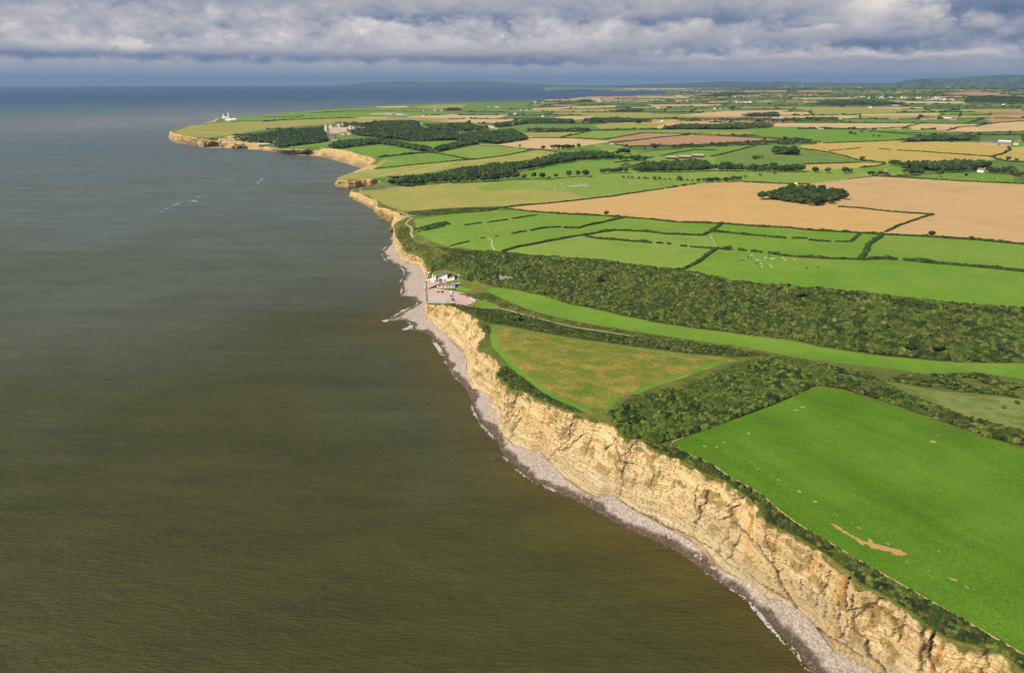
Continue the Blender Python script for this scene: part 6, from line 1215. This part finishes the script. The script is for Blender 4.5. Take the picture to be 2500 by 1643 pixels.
# --- ruin, trailer, garden wall on the slope
p = at(1425, 455.5); r = empty('ruined_barn', p, facing(p, .1)); tag(r, 'ruined stone barn with broken gables standing in the sheep pasture', 'ruin'); b = MB(); lr = random.Random(3)
def broken(b, x0, y0, x1, y1, hs, th=.9):
    n = len(hs)
    for i in range(n):
        a, c_ = i / n, (i + 1) / n; ax, ay = x0 + (x1 - x0) * a, y0 + (y1 - y0) * a; bx_, by_ = x0 + (x1 - x0) * c_, y0 + (y1 - y0) * c_; h0 = hs[i]; h1 = hs[min(i + 1, n - 1)]; l = math.hypot(bx_ - ax, by_ - ay); nx_, ny_ = -(by_ - ay) / l * th / 2, (bx_ - ax) / l * th / 2
        b.add([(ax+nx_,ay+ny_,-.4),(bx_+nx_,by_+ny_,-.4),(bx_-nx_,by_-ny_,-.4),(ax-nx_,ay-ny_,-.4),(ax+nx_,ay+ny_,h0),(bx_+nx_,by_+ny_,h1),(bx_-nx_,by_-ny_,h1),(ax-nx_,ay-ny_,h0)], [(4,5,6,7),(0,1,5,4),(1,2,6,5),(2,3,7,6),(3,0,4,7)])
broken(b, -9, 0, 12, 0, [2,3.5,6.5,5,3.5,3,4,7,8.5,6.5,4,3,2.5,3,2]); broken(b, -9, 7, 12, 7, [1.5,2.5,4,5.5,4,3,3,2,3,4,3.5,2,2]); broken(b, -9, 0, -9, 7, [2,4,6,4,2]); broken(b, 12, 0, 12, 7, [2,3,3.5,2]); b.build('wall', M['stone'], r)
b = MB(); broken(b, -32, 2, -9, -2, [1,1.4,1,1.6,1.8,1.2,1.5,2]); broken(b, -24, 7, -9, 7, [1,1.6,1.2,1.8,1.4]); b.build('low_wall', M['stone'], r)
p = at(1943, 450.5); r = empty('farm_trailer', p, facing(p, .1)); tag(r, 'pale green farm trailer parked at the top of the stubble', 'trailer'); b = MB(); b.box(-3.6,3.6,-1.2,1.2,1.0,3.4,0,.15,.1); b.build('body', plain('pale_green_metal', (.55,.66,.48), .6, .08), r); b = MB(); b.box(-4.8,-3.5,-.1,.1,.8,1.0); b.build('drawbar', M['steel'], r)
for x in (-1.2, 1.2):
    for y in (-1.1, 1.1):
        b = MB(); b.prism([(x + .5 * math.cos(a * .5236), .5 + .5 * math.sin(a * .5236)) for a in range(12)], y - .15, y + .15); b.build('wheel', M['tyre'], r)
p = at(1237, 684.5); r = empty('ruined_cottage', p, facing(p, .05)); tag(r, 'small roofless stone ruin in the scrub on the valley side', 'ruin'); b = MB(); broken(b, -8.5, 0, 8.5, 0, [2.6,4.2,3,2.4,3.6,2.2,3.6,2.4,3.4,2.6,3.2,2]); broken(b, -8.5, 5, 8.5, 5, [2,3,2,3.4,2,3]); broken(b, -8.5, 0, -8.5, 5, [3,5.4,5.4,3]); b.v = [(x, y, z + 1.6) for x, y, z in b.v]; b.build('wall', M['stone'], r)
# --- lighthouse station on the headland
def lighthouse():
    p = at(559.5, 293); r = empty('lighthouse', p, 0, 1.25); tag(r, 'tall white lighthouse tower on the headland', 'lighthouse')
    b = MB(); b.lathe([(4.0,-1),(3.8,2),(3.0,24),(2.9,30),(3.5,30.6),(3.5,31.2)], 20); b.build('tower', M['white'], r, True); b = MB(); b.lathe([(2.0,31.2),(2.0,34.2)], 12); b.build('lantern', M['glass'], r); b = MB(); b.lathe([(2.2,34.2),(1.4,36),(.2,37),(.08,38.5)], 12); b.build('lantern_roof', M['white'], r); b = MB()
    for i in range(12): a = i * .5236; b.box(3.3*math.cos(a)-.06,3.3*math.cos(a)+.06,3.3*math.sin(a)-.06,3.3*math.sin(a)+.06,31.2,32.4)
    b.build('gallery_rail', M['white'], r)
    p = at(547, 288.5); r = empty('lighthouse', p, 0, 1.15); tag(r, 'short white old lighthouse left of the tall tower', 'lighthouse'); b = MB(); b.lathe([(4.6,-1),(4.3,6),(4.0,15),(4.4,15.4),(4.4,16)], 18); b.build('tower', M['white'], r, True); b = MB(); b.lathe([(3.2,16),(3.0,18.6),(1.5,20.2),(.1,20.8)], 14); b.build('lantern_roof', M['white'], r)
lighthouse()
def house_meshes(l, w, h, rh, wall, roofm, chim=True, far=False):
    b = MB(); b.prism([(-w/2,-1.5),(-w/2,h),(0,h+rh),(w/2,h),(w/2,-1.5)], -l/2, l/2); c = MB()
    for s in (-1, 1): c.prism([(s*(w/2+.35),h-.25),(0,h+rh+.1),(0,h+rh+.4),(s*(w/2+.35),h+.05)][::s], -l/2-.3, l/2+.3)
    d = MB(); d.box(-.5,.5,-l/2+.3,-l/2+1.4,h+rh-.5,h+rh+1.3); e = MB(); y = w/2 + .04
    for s in (-1, 1):
        for k in range(int(l // 3)):
            for z in ((.9, 2.2), (3.6, 4.8)):
                if z[1] < h - .1: yy = -l/2 + 1.2 + k * 3; e.add([(s*y,yy,z[0]),(s*y,yy+1.2,z[0]),(s*y,yy+1.2,z[1]),(s*y,yy,z[1])], [(0,1,2,3)[::s]])
    e.box(-.5, .5, -l/2-.05, -l/2+.02, 3.4 if h > 4.5 else 1, 4.6 if h > 4.5 else 2.2)
    out = []
    for nm, q, m in (('wall', b, wall), ('roof', c, roofm), ('chimney', d, wall), ('window', e, M['glass'])):
        if nm == 'chimney' and not chim: continue
        o = q.build(nm, m); out.append((nm, o.data)); bpy.data.objects.remove(o)
    return out
HK = {'white': house_meshes(11, 6.5, 5.2, 2.8, M['white'], M['slate']), 'white_tile': house_meshes(12, 7, 5.2, 2.8, M['white'], M['tile']), 'low_white': house_meshes(16, 6, 3.0, 2.2, M['white'], M['slate']), 'stone': house_meshes(12, 7, 5.2, 3, M['stone'], M['slate']), 'all_white': house_meshes(18, 7, 4.6, 2.2, M['white'], M['white']), 'cream': house_meshes(10, 7, 5, 2.8, plain('cream_wall', (.62,.54,.42), .85, .06), M['tile']),
      'barn': house_meshes(30, 14, 5, 3, M['shedroof'], M['barnroof'], False), 'barn_light': house_meshes(34, 15, 5.5, 3, M['barnroof'], M['lightgrey'], False), 'barn_red': house_meshes(34, 13, 5, 3, M['stone'], M['rust'], False), 'barn_pink': house_meshes(26, 15, 4.5, 2.4, M['darkwood'], M['shedroof'], False)}
def house(px, py, kind, label, rz=0.0, s=1.0, group=None, cat=None, name=None):
    p = at(px, py); barn = 'barn' in kind; o = empty(name or ('barn' if barn else 'house'), p, facing(p, rz), s); tag(o, label, cat or ('barn' if barn else 'house'), group); first = None
    for nm, me in HK[kind]:
        c = obj(nm, me, first if nm == 'chimney' else o)
        if nm == 'roof': first = c
Q = math.pi / 2
for a in [(2395,421,'white_tile','white farmhouse with brown roof beside the bright paddock',1.1,1.15),(997,449.5,'white','white cottage among the bushes in the cove',.4,.8),(1005,449,'white_tile','red roofed annex beside the cove cottage',1.4,.7),
  (1203,314,'white','big white farmhouse among the middle distance trees',.3,1.7),(1197,311,'white','white wing of the farmhouse among the trees',1.4,1.4),(1212,316,'cream','low outbuilding right of the white farmhouse',1.4,1.0),(1136,318,'low_white','white bungalow left of the farmhouse trees',1.5,1.2),(1252,307,'stone','stone house at the edge of the dull green field',1.4,1.3),(1118,314,'white','small white gable in the wood edge',.2,1.0),(1029,303,'white','white cottage at the end of the big wood',.2,1.0),(1213,333,'cream','cottage half hidden by trees above the pale stubble',.6,.9),
  (1640,388,'barn_pink','left low brown barn behind the wood',1.5,1.1),(1672,387,'barn_pink','middle low brown barn behind the wood',1.45,1.2),(1704,384,'barn_pink','right low brown barn behind the wood',1.5,1.2),(1494,353.5,'barn_light','pale shed roof at the ploughed field corner',1.5,.45),
  (569,296,'all_white','low white keeper cottages at the foot of the lighthouse',1.5,1.9),(558,296.8,'all_white','white yard building left of the keeper cottages',1.35,1.7),(549,291,'all_white','white hall beside the old lighthouse',1.5,1.7),(630,282,'low_white','tiny white hut on the far headland',1.5,.6),(715,277,'low_white','far white caravan like bungalows on the headland',1.5,1.3),
  (950,284,'barn','left grey barn of the farm on the coastal plain',1.5,1.4),(975,283.5,'barn_light','pale barn of the farm on the coastal plain',1.5,1.3),(990,284.5,'barn','right grey barn of the farm on the coastal plain',1.5,1.2),(1034,284,'white','white house right of the coastal farm',1.3,1.1),(1035,273,'white','white house with outbuildings on the coastal plain',.4,1.3),(1062,271,'white','first of two villas beside the far copse',1.2,1.4),(1078,271,'white','second of two villas beside the far copse',1.4,1.4),(1192,263,'cream','cream house on the far coastal plain',1.3,1.4),(1213,264,'barn_light','pale barn on the far coastal plain',1.5,1.0),
  (1271,271,'white','white house in the hamlet, left one',1.4,1.3),(1286,270.5,'white','white house in the hamlet, right one',.5,1.4),(1241,279,'stone','stone house of the roadside hamlet',.4,1.4),(1258,279.5,'white','white house of the roadside hamlet',1.2,1.5),(1272,281.5,'low_white','first long low house of the roadside hamlet',1.5,1.4),(1284,281,'low_white','second long low house of the roadside hamlet',1.5,1.4),(1325,286,'white','lone white house above the stubble wedge',1.2,1.3),(1406,266,'stone','stone hut on the far stubble edge',1.3,1.0),
  (1306,251.5,'white','white house near the far shore, left one',1.4,1.6),(1325,251,'low_white','long white house near the far shore',1.5,1.8),(1366,250.5,'white','pale house near the far shore, right one',1.2,1.4),(1617,297,'white','white gabled house left of the narrow wood',.6,1.3),(1609,297.5,'low_white','low white building beside the white gabled house',1.5,1.0),(1777,295.5,'white','tiny white cottage under the far trees',1.3,.9),
  (1897,294.5,'barn','long grey barn by the distant tree belt',1.5,1.7),(1930,294,'cream','farmhouse with steep roof by the distant barns',1.2,1.6),(1943,293,'cream','second gabled house by the distant barns',.5,1.4),(1745,267,'white','white house on the far stubble edge',.5,1.6),(1760,268.5,'stone','stone barn by the far white house',1.4,1.4),(2257,293,'barn_red','left long red barn of the far right farm',1.5,1.0),(2278,291.5,'barn_red','right long red barn of the far right farm',1.5,1.0),(2313,291.5,'barn_light','pale roofed barn of the far right farm',1.5,1.0),(2326,293,'barn_red','dark barn of the far right farm',1.5,.9),
  (2408,352.5,'barn_red','rusty barn at the right end of the barley field',1.5,1.0),(2428,354,'stone','low ruined looking shed beside the rusty barn',1.5,1.2),(2452,350,'barn_light','big pale roofed barn right of the rusty barn',1.5,1.0),(2456,355.5,'barn_red','brown walled barn in front of the pale roofed one',1.5,.8),(2481,354,'cream','cream farmhouse at the right end of the barns',1.4,1.3),(2185,261,'barn','blue grey barn in the far fields',1.5,1.4),(2125,264,'white','white farm in the far fields',1.3,1.4),(2143,264.5,'barn_red','red barn next to the far white farm',1.5,1.2),(2386,316,'cream','field barn on the right by the small stubble',1.3,.7),(1983,312,'barn_red','little red shed at the top of the bright field',1.4,.5),(2450,257,'white','white house far right in the pale fields',1.2,1.4),
  (594,357,'stone','stone block of the shore college, left',1.4,1.0),(672,353,'stone','stone house above the shore college',.6,1.4),(688,351,'cream','cream house above the shore college',1.4,1.2)]: house(*a)
p = at(646, 357.5); r = empty('boathouse', p, facing(p, .05)); tag(r, 'white roofed boathouse with green front on the shore below the wood', 'boathouse'); b = MB(); b.prism([(-20,-2),(20,-2),(20,6),(-20,6)], 0, 14); b.build('wall', M['greenmetal'], r); b = MB(); b.prism([(-21,6),(21,6),(20,9),(-20,9)], -.5, 14.5); b.build('roof', M['white'], r)
p = at(631.5, 355.5); r = empty('mast', p, 0); tag(r, 'white signal mast beside the boathouse', 'mast'); b = MB(); b.lathe([(.5,-1),(.3,18),(.02,19)], 8); b.build('pole', M['white'], r); b = MB(); b.box(-2.5,2.5,-.15,.15,12,12.3); b.build('yard_arm', M['white'], r)
def castle():
    p = at(828, 325.5); r = empty('castle', p, facing(p, -.38)); r.scale = (1.08, 1.0, 1.45); tag(r, 'large pale stone castle with towers rising out of the wood', 'castle'); st = M['castlestone']
    def tower(x, y, w, h): b = MB(); b.box(x-w/2,x+w/2,y-w/2,y+w/2,-6,h); [b.box(x-w/2+i*w/4.5,x-w/2+i*w/4.5+w/9,y-w/2-.1,y+w/2+.1,h,h+1.6) for i in range(5)]; return b
    b = MB(); b.box(-52,40,0,12,-8,15); b.box(-52,-38,0,40,-8,14); b.box(30,42,0,40,-8,13); b.box(-40,30,28,40,-8,16)
    for i in range(30): b.box(-51 + i * 3.05, -49.5 + i * 3.05, -.1, .9, 15, 16.4)
    b.build('wall', st, r)
    for a in ((-52,2,11,21),(-2,10,12,24),(8,20,9,26),(46,4,10,20),(50,30,9,17),(-46,38,10,20)): tower(*a).build('tower', st, r)
    b = MB()
    for x in (-28, -12, 16): b.prism([(x,15.1),(x+12,15.1),(x+6,19.5)], 3, 11)
    b.build('roof', M['slate2'], r); b = MB()
    for i in range(18):
        for z in (2, 8): b.box(-44 + i * 4.6, -42.6 + i * 4.6, -.12, .1, z, z + 2.6)
    b.build('window', M['glass'], r)
castle()
house(872, 321.5, 'stone', 'long stone building right of the castle', 1.5, 2.6); house(886, 320, 'stone', 'smaller stone building right of the castle', 1.2, 1.8); house(812, 339, 'stone', 'dark roofed hall below the castle', 1.3, 2.0); house(818, 343, 'low_white', 'pale low building below the castle', 1.4, 1.2); house(838, 330, 'cream', 'cream block at the foot of the castle', 1.2, 1.4); house(852, 328.5, 'white', 'white block at the foot of the castle', 1.3, 1.2)
def village(poly, n, label, group, kinds=('white', 'white_tile', 'cream', 'low_white'), s=1.5):
    a = A(poly); rr_ = random.Random(n * 7); k = 0
    while k < n:
        x, y = rr_.uniform(a[:, 0].min(), a[:, 0].max()), rr_.uniform(a[:, 1].min(), a[:, 1].max())
        if inside(np.array([x]), np.array([y]), a)[0]: house(x, y, rr_.choice(kinds), label, rr_.uniform(0, 3), s * rr_.uniform(.8, 1.3), group); k += 1
village([(2262,247),(2270,240),(2300,239),(2330,245),(2320,247.5),(2290,246)], 26, 'small pale house of the far village under the hills', 'houses of the village under the hills')
village([(2042,241),(2120,236),(2180,237),(2260,238),(2250,242),(2100,242)], 26, 'small pale house of the long far village', 'houses of the long far village')
village([(1665,229),(1700,222),(1770,221),(1760,226),(1700,230)], 32, 'small white house of the seaside village at the bay', 'houses of the seaside village', s=1.8)
village([(1780,238),(1850,234),(1900,235),(1860,240)], 9, 'pale house beyond the middle plain', 'houses beyond the middle plain')
village([(1640,249),(1700,243),(1660,252)], 6, 'pale house by the far brown strip', 'houses by the far brown strip')
village([(1795,252),(1840,249),(1840,253)], 7, 'white house by the far tree line', 'houses by the far tree line')
village([(1450,221),(1540,220.5),(1640,220),(1640,221.5),(1500,222)], 22, 'tiny white house along the far bay shore', 'houses along the far bay shore', s=2.0)
# --- wind turbines
for x, y, h, lab in ((1958,213,70,'left far wind turbine on the blue ridge'),(2053,210,95,'right far wind turbine on the blue ridge')):
    p = at(x, y); r = empty('wind_turbine', p, facing(p, .3)); tag(r, lab, 'wind turbine', 'wind turbines on the ridge'); b = MB(); b.lathe([(2.4,-2),(1.3,h),(.2,h+1)], 10); b.build('tower', M['white'], r); b = MB(); b.box(-1.5,1.5,-3,4,h-1.4,h+1.6); b.build('nacelle', M['white'], r)
    for k in range(3):
        a = .4 + k * 2.0944; b = MB(); b.add([(0,0,0),(1.6,.2,6),(.9,.1,36),(.3,0,36.5),(-.8,-.2,6),(0,.5,6)], [(0,1,5),(1,2,5),(2,3,5),(3,4,5),(4,0,5),(0,4,3,2,1)]); o = b.build('blade', M['white'], r); o.location = (0, -3.2, h); o.rotation_euler = (0, a, 0)
# --- rocks off the beach
M['rock'] = plain('dark_wet_rock', (.05,.042,.035), .7, .3, 1)
for i, (x, y, s) in enumerate([(1209,1118,2.6),(1310,1189,1.6),(1312,1184,1.2),(1406,1220,1.4),(1181,1072,.9),(1277,1190,.9)]):
    px_, py_ = P([(x, y)], 0.0)[0]; v, f = ICO2; lr = np.random.default_rng(i); o = obj('sea_rock', npmesh('sea_rock', v * s * (1 + (lr.random((len(v), 1)) - .5) * .5) * [1.3, .8, .35] + [px_, py_, 0], f, M['rock'])); tag(o, ['largest dark rock standing in the brown shallows','right one of two rocks awash below the cliff','left one of two rocks awash below the cliff','low rock near the waterline further right','tiny rock off the left beach','tiny pale washed rock by the two rocks'][i], 'rock')
lr = np.random.default_rng(77); k = 0
bl = resample(baseA[2:24], 1.0)
for i in range(70):
    q = bl[lr.integers(len(bl))]; j = np.abs(water[:, :2] - q[:2]).sum(1).argmin(); w_ = water[j]; u = lr.uniform(.05, .5); x, y = q[0] + (w_[0] - q[0]) * u, q[1] + (w_[1] - q[1]) * u; s = lr.uniform(.5, 1.3)
    v, f = ICO1; o = obj('boulder', npmesh('boulder', v * s * (1 + (lr.random((len(v), 1)) - .5) * .6) * [1, .9, .7], f, M['boulder'] if 'boulder' in M else M.setdefault('boulder', plain('pale_boulder', L(206,190,168,KI), .95, .2, 1)))); o.location = (x, y, 4 * (1 - u) + .1 - drop(x, y)); tag(o, 'pale fallen boulder on the pebble beach below the cliff', 'boulder', 'fallen boulders below the cliff')
# ------------------------------------------------------------------ air
def haze():
    b = MB(); s = 90000; b.box(-s, s, -3000, s, -1200, 540); m = bpy.data.materials.new('haze_air'); m.use_nodes = True; t = NT(m.node_tree)
    v = t.n('ShaderNodeVolumePrincipled'); t.put(v, 'Color', (.245, .385, .58, 1)); t.put(v, 'Density', HAZE); t.put(v, 'Anisotropy', 0.0); o_ = t.n('ShaderNodeOutputMaterial'); t.t.links.new(v.outputs[0], o_.inputs['Volume'])
    tag(b.build('haze', m), 'thin blue air between the near fields and the horizon', 'haze', None, 'stuff')
HAZE = 2.7e-5
haze()
